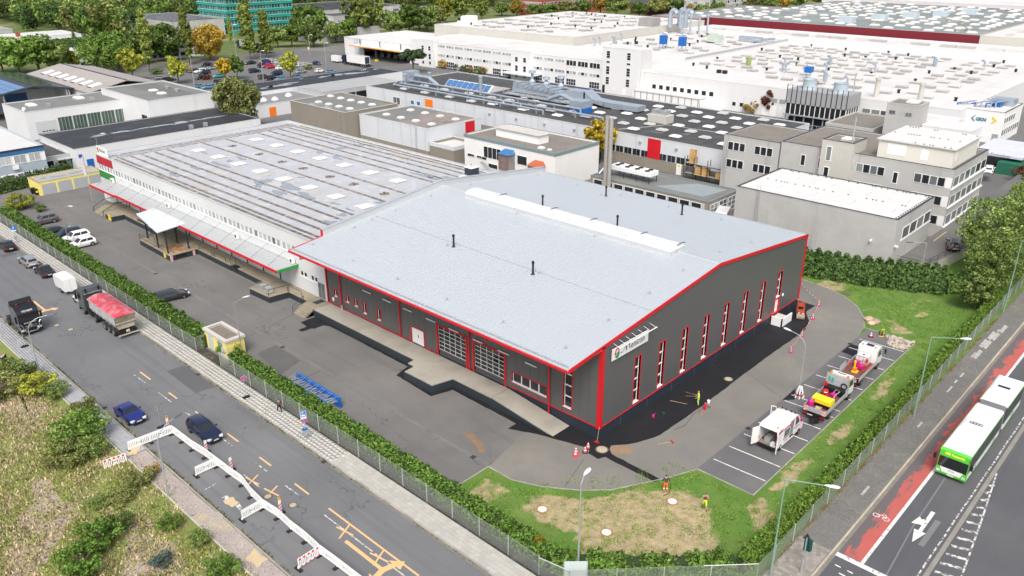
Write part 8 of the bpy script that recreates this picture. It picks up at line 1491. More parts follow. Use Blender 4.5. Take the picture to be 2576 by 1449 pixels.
# ---- roller, wheelbarrow
rl=thing('road_roller','small orange-red ride-on road roller on fresh asphalt','roller',(94.6,38.3,.02),3.6)
rlm=M('roller_red',(.42,.07,.03),.5,.1,1);ob('front_drum',MB().lathe([(.4,-.5),(.42,-.45),(.42,.45),(.4,.5)],M('drum_steel',(.3,.24,.17),.6,.2,2),(.95,0,.42),16,'y'),rl);ob('rear_drum',MB().lathe([(.4,-.5),(.42,-.45),(.42,.45),(.4,.5)],MATS['drum_steel'],(-.9,0,.42),16,'y'),rl);ob('body',MB().box(.25,-.42,.55,1.15,.42,1.1,rlm).box(-1.2,-.45,.6,-.2,.45,1.25,rlm).extr([(-1.2,1.25),(-.5,1.25),(-.5,1.5),(-1.0,1.5)],'y',-.4,.4,rlm),rl);ob('seat',MB().box(-.15,-.28,.7,.3,.28,.85,black).box(-.2,-.28,.85,-.08,.28,1.3,black),rl);ob('steering',MB().tube((.45,0,1.1),(.3,0,1.4),.03,steeld).lathe([(.18,0),(.18,.03)],black,(.28,0,1.4),10),rl);ob('roll_bar',MB().path([(-.3,-.45,.8),(-.35,-.45,2.0),(-.35,.45,2.0),(-.3,.45,.8)],.04,rlm),rl);ob('lamp',MB().box(1.15,-.35,.85,1.2,-.15,1.0,lampc).box(1.15,.15,.85,1.2,.35,1.0,lampc),rl)
wb_=thing('wheelbarrow','black wheelbarrow between van and flatbed lorry','wheelbarrow',(71.3,25.9,.02),-.5)
ob('tray',MB().raw([(-.4,-.3,.55),(.5,-.3,.55),(.5,.3,.55),(-.4,.3,.55),(-.2,-.2,.28),(.2,-.2,.25),(.2,.2,.25),(-.2,.2,.28)],[(0,1,5,4),(1,2,6,5),(2,3,7,6),(3,0,4,7),(4,5,6,7)],black),wb_);ob('handles',MB().path([(.45,-.08,.2),(-.2,-.25,.3),(-.95,-.28,.55)],.025,steeld).path([(.45,.08,.2),(-.2,.25,.3),(-.95,.28,.55)],.025,steeld),wb_);ob('wheel',wheel_mesh(.2,.1)[0],wb_,(.55,0,.2));ob('leg',MB().path([(-.2,-.25,.3),(-.25,-.25,0)],.02,steeld).path([(-.2,.25,.3),(-.25,.25,0)],.02,steeld),wb_)
# ---- white van with red lettering behind the hall
cv=thing('delivery_van','white van lettered CLOU in red behind the hall roof','van',(121.4,65.0,0),.35);ob('body',MB().extr([(-2.8,.4),(-2.8,2.4),(-2.4,2.6),(1.2,2.6),(1.9,1.8),(2.6,1.4),(2.7,.4)],'y',-1,1,PM['white']),cv);lett(cv,'CLOU',.8,(-.6,-1.02,1.5),(U,0,0),signred);lorry_wheels(cv,(-1.9,1.8),1.08,.34);ob('windscreen',MB().face([(1.92,-.9,1.8),(1.92,.9,1.8),(1.25,.9,2.55),(1.25,-.9,2.55)],carglass),cv);ob('stripe',MB().box(-2.4,-1.01,2.4,1.0,-1.0,2.5,signred),cv)
# ================================================================== FENCES, LAMPS, SIGNS, SITE EQUIPMENT
wire=M('fence_wire',(.42,.46,.42),.5,0,1,0,1,metal=.3);postm=M('fence_post',(.55,.56,.54),.45,.1,1,metal=.3)
def wiremesh(L,h,s=.09,r=.005):
 v,f=[],[]
 def bar(a,b):
  n=len(v);d=Vector((b[0]-a[0],0,b[1]-a[1])).normalized();p=Vector((-d.z,0,d.x))*r
  for c in(a,b):v.extend([(c[0]+p.x,0,c[1]+p.z),(c[0]-p.x,0,c[1]-p.z),(c[0],r,c[1])])
  f.extend([(n,n+1,n+4,n+3),(n+1,n+2,n+5,n+4),(n+2,n,n+3,n+5)])
 k=-h
 while k<L:
  a,b=max(k,0),min(k+h,L)
  if b>a:bar((a,a-k),(b,b-k));bar((a,h-(a-k)),(b,h-(b-k)))
  k+=s
 me=bpy.data.meshes.new('wire_mesh');me.from_pydata(v,[],f);me.materials.append(wire);me.update();return me
WM={}
def fence(label,pts,h=1.85,step=3.25):
 r=thing('wire_fence',label,'fence',(*pts[0],0));ox,oy=pts[0];pm2=MB().lathe([(.035,-.2),(.035,h+.03),(.01,h+.05)],postm,n=6).mesh('post')
 for a,b in zip(pts,pts[1:]):
  d=math.dist(a,b);n=max(1,round(d/step));an=math.atan2(b[1]-a[1],b[0]-a[0]);L=d/n;key=round(L,2)
  if key not in WM:WM[key]=wiremesh(L,h-.08)
  for i in range(n):
   x,y=a[0]+(b[0]-a[0])*i/n-ox,a[1]+(b[1]-a[1])*i/n-oy;ob('post',pm2,r,(x,y,0));ob('wire_mesh',WM[key],r,(x,y,.05),an)
   tm_=MB().tube((0,0,h-.03),(L,0,h-.03),.007,wire,4).tube((0,0,h*.5),(L,0,h*.5),.004,wire,4)
   if('tw',key)not in WM:WM[('tw',key)]=tm_.mesh('tension_wire')
   ob('tension_wire',WM[('tw',key)],r,(x,y,0),an)
  ob('post',pm2,r,(b[0]-ox,b[1]-oy,0))
 return r
fence('wire mesh fence along the pavement beside the upper yard',[(36.6,160),(36.6,86.4),(38.0,86.4)],1.8,3.2)
fl=fence('wire mesh fence along the pavement beside the lower yard',[(38.0,80.9),(36.6,80.6),(36.7,32.0)],1.95,3.25);ob('top_bar',MB().tube((-1.4,-.3,1.9),(-1.4,-3.6,1.9),.03,postm),fl)
ff=fence('wire mesh fence across the front corner of the lawn',[(36.7,32.0),(37.2,29.4),(47.5,19.5),(50.2,19.45)],1.8,3.3);ob('top_bar',MB().tube((0,0,1.75),(.5,-2.6,1.75),.035,postm),ff);ob('top_bar',MB().tube((7.8,-9.6,1.75),(10.8,-12.5,1.75),.035,postm),ff)
fence('wire mesh fence along the right-hand pavement',[(50.2,19.45),(80,19.65),(112,19.95),(150,20.1)],1.85,3.2)
# street lamps
lampm=M('lamp_head_light',(.62,.65,.68),.4,.03,1);lampd=M('lamp_head_dark',(.1,.11,.12),.4,.03,1);polegrey=M('pole_grey',(.38,.4,.41),.5,.1,1,metal=.3);polegreen=M('pole_green',(.2,.32,.26),.55,.1,1);polerust=M('pole_brown',(.28,.23,.21),.6,.15,1)
def lamp(label,x,y,h,hd,pm_,hm,style='straight',hs=1.0,group='street lamps',r=.07):
 o=thing('street_lamp',label,'street lamp',(x,y,0),group=group);hx,hy,hz=hd[0]-x,hd[1]-y,hd[2];d=Vector((hx,hy,0));L=d.length or 1;u=d/L
 mb=MB().tube((0,0,-.1),(0,0,h*.35),r*1.35,pm_,8,r*1.2).tube((0,0,h*.35),(0,0,h),r,pm_,8,r*.7);ob('pole',mb,o)
 if style=='curve':
  pts=[Vector((0,0,h))+u*(L*.75)*(1-math.cos(t*math.pi/12))+Vector((0,0,(hz-h)*math.sin(t*math.pi/12)))for t in range(7)];pts.append(Vector((hx,hy,hz)))
 else:pts=[Vector((0,0,h)),Vector((hx,hy,hz))]
 ob('arm',MB().path(pts,r*.6,pm_,6),o);an=math.atan2(hy,hx)
 hb=MB();prof=[(-.45,.03,.03),(-.2,.12,.07),(.15,.17,.09),(.4,.13,.07),(.5,.03,.02)];rows=[]
 for xx,ww,hh_ in prof:rows.append([(xx*hs,ww*hs*math.cos(t*math.pi/4),hh_*hs*math.sin(t*math.pi/4))for t in range(8)])
 n=len(hb.v)
 for a,b in zip(rows,rows[1:]):
  for k in range(8):hb.face([a[k],a[(k+1)%8],b[(k+1)%8],b[k]],hm)
 hb.face(rows[0][::-1],hm);hb.face(rows[-1],hm);c=ob('lamp_head',hb,o,(hx+u.x*.3*hs,hy+u.y*.3*hs,hz+.02),an,smooth=True);return o
lamp('thin brown-poled lamp with white head behind the yellow kiosk',39.6,81.1,6.9,(40.7,80.9,7.3),polerust,lampm,hs=.9,r=.055);lamp('thin brown-poled lamp with white head beside the parked white hatchback',39.9,134.8,6.4,(40.7,133.6,6.9),polerust,lampm,hs=.9,r=.055)
lamp('curved lamp with dark head beside the black tractor unit',21.75,93.9,5.5,(23.9,93.3,6.85),polegrey,lampd,'curve',1.1,r=.075);lamp('curved lamp with dark head standing over the white barriers',21.6,62,5.6,(23.7,62.8,6.85),polegrey,lampd,'curve',1.1,r=.075)
lamp('straight lamp with white head at the front lawn corner',38.6,29.7,8.7,(39.1,29.8,9.2),polegrey,lampm,hs=1.15);lamp('curved grey lamp with white head by the fresh asphalt driveway',76.2,29.75,5.4,(76.65,31.8,6.6),polegrey,lampm,'curve',1.1)
lamp('green-poled lamp over the pavement left of the bus',79.8,19.05,9.05,(81.6,16.8,9.0),polegreen,lampm,hs=1.15);lamp('green-poled lamp beside the traffic light',48.8,19.0,9.0,(50.1,16.5,9.0),polegreen,lampm,hs=1.15);lamp('green-poled lamp at the right edge by the trees',113.5,19.4,10.0,(116,16.8,9.95),polegreen,lampm,hs=1.1);lamp('grey lamp leaning out from the parking deck hedge',114.6,30.5,6.6,(113.3,31.9,6.75),polegrey,lampd,'curve',1.1)
p=q(0,1,0,0);p=dq(383,360,0);lamp('lamp with brown pole in front of the black-roofed white building',62.5,178.5,7.5,(63.5,178,7.9),polerust,lampm,r=.06)
for i,(x,y,h)in enumerate(((123.6,319.8,12.5),(154.1,330,11),(168,310.3,14),(129.4,270.1,9.5),(149.2,259.2,10),(179.5,265.5,9.5),(199.9,306.6,8),(240,350,9))):lamp(('tall car park lamp before the white office trees','tall car park lamp left of the ochre tree','tallest car park lamp right of the ochre tree','car park lamp behind the white box hall','car park lamp in front of the red cars','car park lamp by the lorry gate','street lamp beside the junction trees','street lamp near the pale loose trees')[i],x,y,h,(x+.4,y-.4,h+.1),polegrey,white,hs=1.4,group='car park lamps',r=.1)
for i,(px,py,h)in enumerate(((1650/4*1.0+0,0,0),)):pass
for i,(x,y,h,a)in enumerate(((206,131,6.5,(1.2,-.8)),(206.5,171,6.5,(1.2,-.6)),(206,222,6.5,(1.3,-.6)),(199,104,6,(1,-.6)),(209,282,7.5,(-2,.6)))):lamp(('grey lamp before the glazed corridor of the factory','grey lamp before the factory wing centre','grey lamp before the factory wing left part','grey lamp beside the cooling tower','grey lamp at the delivery hall corner')[i],x,y,h,(x+a[0],y+a[1],h+.5),polegrey,lampm,'curve',1.1,'lamps along the factory')
# signs
def roundsign(root,z,face_rz,r=.3,kind='nostop'):
 c=ob('sign_face',MB().lathe([(r,0),(r,.02)],signred,n=20,axis='x'),root,(0,0,z),face_rz);ob('sign_disc',MB().lathe([(r*.8,-.004),(r*.8,0)],signblue,n=20,axis='x'),c)
 ob('sign_bar',MB().cbox(-.008,0,0,.006,r*1.6,.07,signred,rx=.785),c);ob('sign_bar',MB().cbox(-.009,0,0,.006,r*1.6,.07,signred,rx=-.785),c);ob('sign_rim',MB().lathe([(r*1.05,.002),(r*1.05,.018)],white,n=20,axis='x'),c)
rz_s=math.radians(70)
s=thing('road_sign','round no-stopping sign on a weighted foot by the gap in the hedge','sign',(35.0,72.2,.13));ob('pole',MB().tube((0,0,0),(0,0,2.5),.025,steel),s);ob('foot',MB().box(-.35,-.2,0,.35,.2,.1,black).box(-.25,-.2,.1,.25,-.05,.18,black),s);roundsign(s,2.3,rz_s)
s=thing('road_sign','parking sign above a round no-stopping sign with litter bin','sign',(34.9,60.8,.13));ob('pole',MB().tube((0,0,0),(0,0,3.0),.03,steel),s);roundsign(s,2.15,rz_s,.31);ps=ob('parking_plate',MB().box(-.015,-.26,-.3,.015,.26,.3,signblue),s,(0,0,2.85),rz_s);ob('plate_border',MB().box(-.018,-.28,-.32,-.014,.28,.32,white).box(-.022,-.25,-.29,-.018,.25,.29,signblue),ps);lett(ps,'P',.36,(-.024,.06,-.02),(U,0,-U));ob('symbol',MB().box(-.026,-.18,-.22,-.022,.18,-.08,white),ps);ob('sub_plate',MB().box(-.018,-.26,-.55,-.0,.26,-.36,white),ps);ob('litter_bin',MB().box(-.22,-.16,.55,.22,.16,1.1,steel).box(-.24,-.18,1.1,.24,.18,1.2,bluem),s)
s=thing('road_sign','blue parking sign on pole with litter bin at the left edge','sign',(34.8,143.1,.13));ob('pole',MB().tube((0,0,0),(0,0,2.7),.03,steel),s);ps=ob('parking_plate',MB().box(-.015,-.3,-.3,.015,.3,.3,signblue),s,(0,0,2.4),rz_s);lett(ps,'P',.5,(-.02,0,-.17),(U,0,-U));ob('sub_plate',MB().box(-.018,-.3,-.5,-.0,.3,-.34,white),ps);ob('litter_bin',MB().box(-.22,-.16,.5,.22,.16,1.1,polegrey),s)
s=thing('road_sign','back of a portable sign on a thin pole beside the tractor unit','sign',(22.9,102.3,.13));ob('pole',MB().tube((0,0,0),(.05,-.1,2.5),.025,steel),s);ob('foot',MB().box(-.4,-.2,0,.4,.2,.1,black).box(-.2,-.2,.1,.2,.2,.18,black),s)
p=q(0,3,1655,130,0);s=thing('road_sign','back of a round portable sign between the roadster and the barriers','sign',(26.2,73.4,0));ob('pole',MB().tube((0,0,0),(0,0,2.5),.022,steel),s);ob('foot',MB().box(-.35,-.2,0,.35,.2,.1,black),s);ob('sign_back',MB().lathe([(.33,0),(.33,.02)],M('sign_back',(.25,.25,.24),.5,.3,3),(0,0,2.25),18,'y'),s)
s=thing('info_board','pale upright board on posts at the bottom fence corner','board',(37.8,29.3,0),-.8);ob('board',MB().box(-.9,-.03,.7,.9,.03,2.3,M('board_pale',(.5,.56,.56),.5,.1,1)),s);[ob('post',MB().tube((x,0,0),(x,0,2.4),.04,polegreen),s)for x in(-.85,.85)]
p=q(1,0,535,560);s=thing('road_sign','round red-rimmed sign at the junction by the factory gate','sign',(p[0],p[1],0));ob('pole',MB().tube((0,0,0),(0,0,2.8),.06,steel),s);ob('sign_face',MB().lathe([(.75,0),(.75,.05)],orange,(0,0,3.0),16,'x'),s);ob('sign_disc',MB().lathe([(.5,-.01),(.5,0)],white,(0,0,3.0),16,'x'),s)
p=q(1,0,990,545);s=thing('advert_pylon','blue arrow sign on a pole before the delivery hall','sign',(p[0],p[1],0));ob('pole',MB().tube((0,0,0),(0,0,5),.08,steel),s);ob('panel',MB().extr([(-1.8,-.4),(-2.2,0),(-1.8,.4),(1.5,.4),(1.5,-.4)],'x',-.05,.05,signblue),s,(0,0,5));ob('tip',MB().extr([(1.52,.4),(2.1,0),(1.52,-.4)],'x',-.05,.05,orange),s,(0,0,5))
s.children[1].rotation_euler=(0,0,math.pi)
fg=thing('flag','hanging pale flag on a pole at the warehouse corner','flag',(51.8,156.1,0));ob('pole',MB().tube((0,0,0),(0,0,9.2),.06,polegrey),fg);ob('cloth',MB().raw([(0,0,9),(-.25,.5,8.6),(-.5,.8,7.2),(-.2,.5,5.2),(0,0,5.0),(.05,.3,7)],[(0,1,5),(1,2,5),(2,3,5),(3,4,5),(4,0,5)],M('flag_lilac',(.5,.46,.52),.8,.1,1)),fg)
for k,(x,y)in enumerate(((46.5,171.2),(46.75,169.9))):o=thing('wheelie_bin',('black bin standing farther along the garage wall','black bin with yellow sticker at the garage corner')[k],'bin',(x,y,0));ob('body',MB().extr([(-.3,.1),(.3,.1),(.36,1.1),(-.36,1.1)],'y',-.33,.33,black),o);ob('lid',MB().box(-.4,-.36,1.1,.4,.36,1.17,black),o);ob('wheel',MB().lathe([(.12,-.34),(.12,.34)],rubber,(.25,0,.12),8,'y'),o);k and ob('sticker',MB().box(-.2,-.36,.5,.15,-.345,.85,yellowm),o)
# yellow kiosk
kk=B('transformer_kiosk','small yellow kiosk with gravel roof in the hedge gap',38.0,81.5,40.3,86.6,2.45,yellowwall,M('gravel_light',(.2,.165,.135),.95,.15,1,.4,9,bump=.6,bs=20),.18,conc_lite,'kiosk')
kk.add('roof_rim',MB().box(37.85,81.35,2.2,38.3,86.75,2.5,conc_lite).box(40.0,81.35,2.2,40.45,86.75,2.5,conc_lite).box(38.3,81.35,2.2,40.0,81.8,2.498,conc_lite).box(38.3,86.3,2.2,40.0,86.75,2.498,conc_lite))
for y in(82.3,84.6):kk.slab('-x','door',y,y+1.1,.1,2.0,M('door_grey',(.5,.53,.54),.5,.04,1),.04)
# stacked blue rack frames
rk2=thing('rack_frames','stack of blue pallet-rack frames lying behind the hedge','rack frames',(40.0,67.4,.01))
for z in range(8):
 for x in(-.75,.75):ob('upright',MB().box(x-.14,-4.2+.05*(z%3),.05+z*.14,x+.14,4.1-.04*z,.18+z*.14,bluem),rk2)
ob('bracing',(lambda mb:[mb.tube((-.7,-4+k*.62,1.18),(.7,-3.7+k*.62+.3*(k%2),1.2),.025,steel,4)for k in range(13)]and mb)(MB()),rk2);ob('bracing',(lambda mb:[mb.tube((-.7,-3.9+k*.18,.7+.35*random.random()),(.7,-3.9+k*.18+random.uniform(-.2,.3),.6+.25*random.random()),.02,M('strut_pale',(.5,.48,.45),.5),4)for k in range(44)]and mb)(MB()),rk2)
for y in(-3.2,0,2.6):ob('spacer',MB().box(-.95,y-.5,.3,-.87,y+.5,.42,M('spacer_tan',(.3,.25,.2),.8)),rk2)
rk3=thing('rack_beams','flat bundle of blue rack beams along the hedge foot','rack beams',(39.6,58.1,.01))
for k in range(4):ob('beam',MB().box(-.3+k*.16,-3.6,.05,-.18+k*.16,3.6,.2,bluem),rk3)
ob('beam',MB().box(-.2,-2.4,.2,-.05,-.2,.3,orange),rk3)
# site barriers
def barrier_mesh():
 mb=MB();L,h=2.05,1.0;mb.box(0,-.02,.15,L,.02,.3,white).box(0,-.02,.78,L,.02,1.05,white).box(0,-.025,.3,.12,.025,.78,white).box(L-.12,-.025,.3,L,.025,.78,white)
 x=.12
 for wv,gap in((.1,.06),)*4:mb.box(x+gap,-.018,.3,x+gap+wv,.018,.78,white);x+=.16
 mb.box(.84,-.018,.3,1.22,.018,.5,white).box(.84,-.018,.6,1.22,.018,.78,white);x=1.22
 for wv,gap in((.1,.06),)*4:mb.box(x+gap,-.018,.3,x+gap+wv,.018,.78,white);x+=.16
 for k in range(9):mb.extr([(.1+k*.22,1.05),(.18+k*.22,1.05),(.14+k*.22,1.11)],'y',-.02,.02,white)
 return mb.mesh('panel')
BM=barrier_mesh();FM=MB().box(-.4,-.15,0,.4,.15,.1,rubber).box(-.3,-.12,.1,.3,.12,.14,rubber).box(-.06,-.06,.14,.06,.06,.3,white).mesh('foot')
rs_=MB()
for k in range(5):rs_.box(.1+k*.4,-.028,.82,.3+k*.4,.028,1.0,signred);rs_.box(.2+k*.4,-.027,.17,.36+k*.4,.027,.28,signred)
RSM=rs_.mesh('red_stripe')
def barrier(a,b,label,red_=False,foot=True,lie=0):
 an=math.atan2(b[1]-a[1],b[0]-a[0]);o=thing('site_barrier',label,'barrier',(a[0],a[1],.0),an,'plastic site barriers along the street');o.scale=(math.dist(a,b)/2.05,1,1)
 ob('panel',BM,o)
 if red_:ob('red_stripe',RSM,o)
 if foot:ob('foot',FM,o,(0,0,0),U)
 return o
barrier((22.2,71.6),(24.3,71.5),'white site barrier across the left pavement, outer panel');barrier((24.3,71.5),(26.4,71.35),'white site barrier across the road edge, meeting the long run')
yb=[71.3,69.3,67.3,65.2,63.05,61.0,58.8,56.7,54.55,52.5,50.4,48.3,46.1,44.0,41.9,39.8]
xb_=[26.45,26.5,26.55,26.75,26.8,26.85,26.95,26.6,26.45,26.65,26.55,26.6,26.5,26.6,26.65,26.7]
ordn=['first','second','third','fourth','fifth','sixth','seventh','eighth','ninth','tenth','eleventh','twelfth','thirteenth','fourteenth','fifteenth']
for i in range(15):barrier((xb_[i],yb[i]),(xb_[i+1],yb[i+1]),'white site barrier in the long run, %s from the far corner'%ordn[i])
barrier((24.7,63.1),(26.75,63.1),'white cross barrier nearest the far corner of the run');barrier((24.4,54.45),(26.45,54.55),'white cross barrier in the middle of the run');barrier((24.4,46.0),(26.5,46.1),'red and white striped cross barrier near the bottom',True)
barrier((19.4,70.4),(21.4,70.1),'red and white barrier board standing on the rough grass',True,False).location.z=-.12
def beacon(x,y,label,lampo,h=1.1,rz=0):
 o=thing('guide_beacon',label,'beacon',(x,y,0),rz,'striped guide beacons');ob('board',MB().box(-.125,-.02,.15,.125,.02,h,white),o)
 for k in range(3):ob('stripe',MB().extr([(-.125,.2+k*.3),(.125,.34+k*.3),(.125,.48+k*.3),(-.125,.34+k*.3)],'y',-.026,-.021,signred),o)
 ob('foot',MB().box(-.35,-.2,0,.35,.2,.12,rubber),o)
 if lampo:ob('lamp',MB().lathe([(.1,-.06),(.13,0),(.1,.06)],amber,(0,0,h+.22),12,'y').box(-.08,-.05,h,.08,.05,h+.14,yellowm),o)
beacon(26.5,72.3,'striped beacon with yellow lamp at the barrier corner',True,1.4);beacon(27.2,65.9,'striped beacon without lamp, upper one on the road side',False,1.4);beacon(27.4,61.6,'striped beacon without lamp, lower one on the road side',False,1.4);beacon(27.15,52.9,'striped beacon with yellow lamp above the crossed markings',True,1.4)
for k,(x,y)in enumerate(((99.3,37.9),(95,36.7),(89.2,35.5),(84.4,34.6))):
 o=thing('chain_post',('red and white chain post beside the hall back corner','red and white chain post beside the roller','red and white chain post third from the hall corner','red and white chain post nearest the curved lamp')[k],'post',(x,y,.012),group='red and white chain posts');ob('post',MB().lathe([(.06,0),(.06,1.0),(.04,1.05)],signred,n=8),o);[ob('band',MB().lathe([(.064,0),(.064,.13)],white,(0,0,.15+j*.28),8),o)for j in range(3)];ob('foot',MB().box(-.28,-.18,0,.28,.18,.08,purple),o)
pts_=[(106,44.5),(99.3,37.9),(95,36.7),(89.2,35.5),(84.4,34.6)]
for k,(a,b)in enumerate(zip(pts_,pts_[1:])):
 n=18;o=thing('barrier_chain',('chain from the hall corner to the first post','chain between the first and second posts','chain between the second and third posts','chain between the third and fourth posts')[k],'chain',(a[0],a[1],0),group='red and white chains');mbw,mbr=MB(),MB()
 for i in range(n):
  t0,t1_=i/n,(i+.95)/n;z=lambda t:.9-.5*math.sin(math.pi*t);(mbw if i%2 else mbr).tube(((b[0]-a[0])*t0,(b[1]-a[1])*t0,z(t0)),((b[0]-a[0])*t1_,(b[1]-a[1])*t1_,z(t1_)),.022,white if i%2 else signred,5)
 ob('white_links',mbw,o);ob('red_links',mbr,o)
for k,(x,y)in enumerate(((50.8,39.9),(51.2,40.15),(51.9,39.6),(52.6,39.8),(94.9,29.3))):
 o=thing('traffic_cone',('front left cone of the four by the dark trench','cone just behind the front left one','front right cone of the four by the dark trench','back right cone nearest the hall corner','single cone near the rubble heap')[k],'cone',(x,y,.016),random.uniform(0,1),'traffic cones');cm_=M('cone_red',(.6,.05,.08),.5,.05,1)
 ob('base',MB().box(-.25,-.25,0,.25,.25,.05,cm_ if k<2 else rubber),o);ob('cone',MB().lathe([(.18,.05),(.03,.72)],cm_,n=12),o);ob('band',MB().lathe([(.146,.22),(.115,.35)],white,n=12),o);ob('band',MB().lathe([(.088,.48),(.062,.6)],white,n=12),o)
bp=thing('post_bundle','bundle of red and white posts leaning round the curved lamp','posts',(75.4,29.3,.02))
for k in range(7):a=k*.9;ob('post',MB().tube((.5*math.cos(a),.5*math.sin(a),0),(.15*math.cos(a),.15*math.sin(a),1.3),.06,white,6).tube((.42*math.cos(a),.42*math.sin(a),.3),(.36*math.cos(a),.36*math.sin(a),.5),.064,signred,6),bp)
# traffic light
tl=thing('traffic_light','green traffic light with pole on the corner pavement','traffic light',(50.6,17.4,.13),.35);ob('pole',MB().lathe([(.09,0),(.08,1.2),(.05,1.25),(.05,3.4)],polegrey,n=8),tl);tg_=M('signal_green',(.01,.07,.06),.5,.1,1)
for dy,rz2 in((.0,0),(-.28,.9)):
 hd=ob('signal_head',MB().box(-.14,-.14,-.5,.14,.14,.5,tg_),tl,(.24,dy,2.55),rz2)
 for k in range(3):ob('visor',MB().lathe([(.11,0),(.11,.2)],tg_,(.13,0,-.33+k*.33),10,'x'),hd)
ob('back_sign',MB().extr([(-.3,.05),(.3,.05),(0,.6)],'x',-.02,.02,steeld),tl,(0,0,3.2))
# rubble, boulders, small machine
rb_=thing('rubble_heap','heap of broken asphalt slabs at the end of the parking bays','rubble',(95.3,26.5,.02));rng3=random.Random(4)
for k in range(150):
 u_,v_=rng3.random(),rng3.random();x=93.9+3.0*u_;y=24.9+3.2*v_*(.6+.4*u_);zz=.06+.28*math.sin(math.pi*u_)*math.sin(math.pi*v_)*rng3.random();n=rng3.choice((4,5,5,6));r=rng3.uniform(.12,.3)
 poly=[(r*rng3.uniform(.6,1.2)*math.cos(2*math.pi*i/n),r*rng3.uniform(.6,1.2)*math.sin(2*math.pi*i/n))for i in range(n)];o=ob('slab',MB().prism(poly,-.035,.035,rockm),rb_,(x-95.3,y-26.5,zz),rng3.uniform(0,6));o.rotation_euler=(rng3.uniform(-.6,.6),rng3.uniform(-.6,.6),rng3.uniform(0,6))
for k,(x,y,r)in enumerate(((99.4,31.3,.62),(99.3,30.4,.6),(98.4,30.6,.5))):
 rg=np.random.default_rng(k);mb=MB();rings=[]
 for i in range(6):
  ph_=math.pi*i/5;rings.append([(r*1.2*math.sin(ph_)*math.cos(t*.785)*rg.uniform(.85,1.1),r*math.sin(ph_)*math.sin(t*.785)*rg.uniform(.85,1.1),max(-.05,r*.55*math.cos(ph_)+.2))for t in range(8)])
 for a,b in zip(rings,rings[1:]):
  for t in range(8):mb.face([a[t],b[t],b[(t+1)%8],a[(t+1)%8]],boulder)
 ob('boulder',mb,None,(x,y,0),label=('pink boulder farthest from the driveway edge','pink boulder nearest the fence','smallest pink boulder by the driveway edge')[k],cat='boulder',group='boulders on the lawn')
pcx=thing('plate_compactor','yellow plate compactor beside the rubble heap','machine',(96.0,28.5,.02),.6);ob('plate',MB().extr([(-.35,.05),(-.25,0),(.25,0),(.35,.05),(.35,.1),(-.35,.1)],'y',-.25,.25,yellowm),pcx);ob('engine',MB().box(-.2,-.2,.1,.25,.2,.5,steeld),pcx);ob('handle',MB().path([(-.2,-.15,.3),(-.5,-.15,1.1),(-.5,.15,1.1),(-.2,.15,.3)],.04,yellowm),pcx)
# tools round the fresh asphalt
def tool(name,label,a,b,head,hm,cat,z=.05):
 o=thing(name,label,cat,(a[0],a[1],z));v=Vector((b[0]-a[0],b[1]-a[1],(b[2]-z)if len(b)>2 else 0));ob('handle',MB().tube((0,0,0),v,.02,woodl,6),o);an=math.atan2(v.y,v.x);ob('head',MB().box(-.06,-head/2,-.04,.06,head/2,.08,hm),o,(0,0,0),an)
tool('broom','red broom leaning against the hall corner',(53.9,39.75),(54.35,39.85,1.6),.5,red,'broom',.08);tool('broom','red broom lying on the driveway',(59.0,34.5),(57.7,35.3),.5,red,'broom');tool('rake','wooden rake lying apart on the fresh asphalt',(66.0,37.2),(65.4,38.9),.6,steeld,'rake');tool('rake','rake held by the worker, upper one',(68.0,38.6),(66.9,36.5,1.0),.6,steeld,'rake',.06);tool('shovel','shovel held by the worker, lower one',(67.3,38.2),(66.8,36.6,.9),.3,steeld,'shovel',.06)
o=thing('bucket','white bucket beside the yellow-clad worker','bucket',(67.75,35.7,.012));ob('pail',MB().lathe([(.13,0),(.17,.34),(.15,.34),(.12,.05)],white,n=12),o);ob('bail',MB().path([(-.17,0,.33),(0,.05,.5),(.17,0,.33)],.01,steel,4),o)
o=thing('gas_bottle','red gas bottle on the driveway edge','gas bottle',(66.4,35.35,.012));ob('bottle',MB().lathe([(.15,0),(.16,.05),(.16,.5),(.1,.62),(.1,.75)],red,n=12),o);ob('valve',MB().lathe([(.04,.75),(.04,.85)],steel,n=6),o);ob('hose',MB().path([(0,0,.8),(.4,-.3,.1),(.8,-.2,.03),(.6,.2,.03),(-.2,.3,.03),(-1.8,.3,.03),(-4,-.2,.03),(-5.5,.2,.03)],.015,rubber,5),o)
o=thing('burner_lance','upright burner stand beside the red gas bottle','tool',(65.3,35.2,.012));ob('stand',MB().tube((0,0,0),(0,0,.8),.03,rust),o);ob('plate',MB().box(-.15,-.15,0,.15,.15,.03,rust),o)
for k,(x,y,m)in enumerate(((61.5,38.4,purple),(62.6,37.9,M('can_green',(.01,.06,.04),.4)))):o=thing('watering_can',('pink watering can on the fresh asphalt','dark green watering can on the fresh asphalt')[k],'watering can',(x,y,.016),k*2.);ob('can',MB().lathe([(.13,0),(.13,.26),(.06,.32)],m,n=10),o);ob('spout',MB().tube((.1,0,.08),(.34,0,.34),.02,m),o);ob('handle',MB().path([(-.1,0,.08),(-.24,0,.2),(-.1,0,.34),(.05,0,.36)],.015,m),o)
o=thing('pallet_stack','wooden pallets stacked before the green-glazed workshop','pallets',(80.5,216.5,0));[ob('pallet',pal,o,(.0,1.2*(k%2),.15*(k//2)),random.uniform(-.05,.05))for k in range(18)];o=thing('crate','white storage crate before the green-glazed workshop','crate',(77,216.5,0));ob('box',MB().box(-1.2,-1,.1,1.2,1,1.7,white),o);ob('lid',MB().box(-1.25,-1.05,1.7,1.25,1.05,1.8,conc_lite),o)
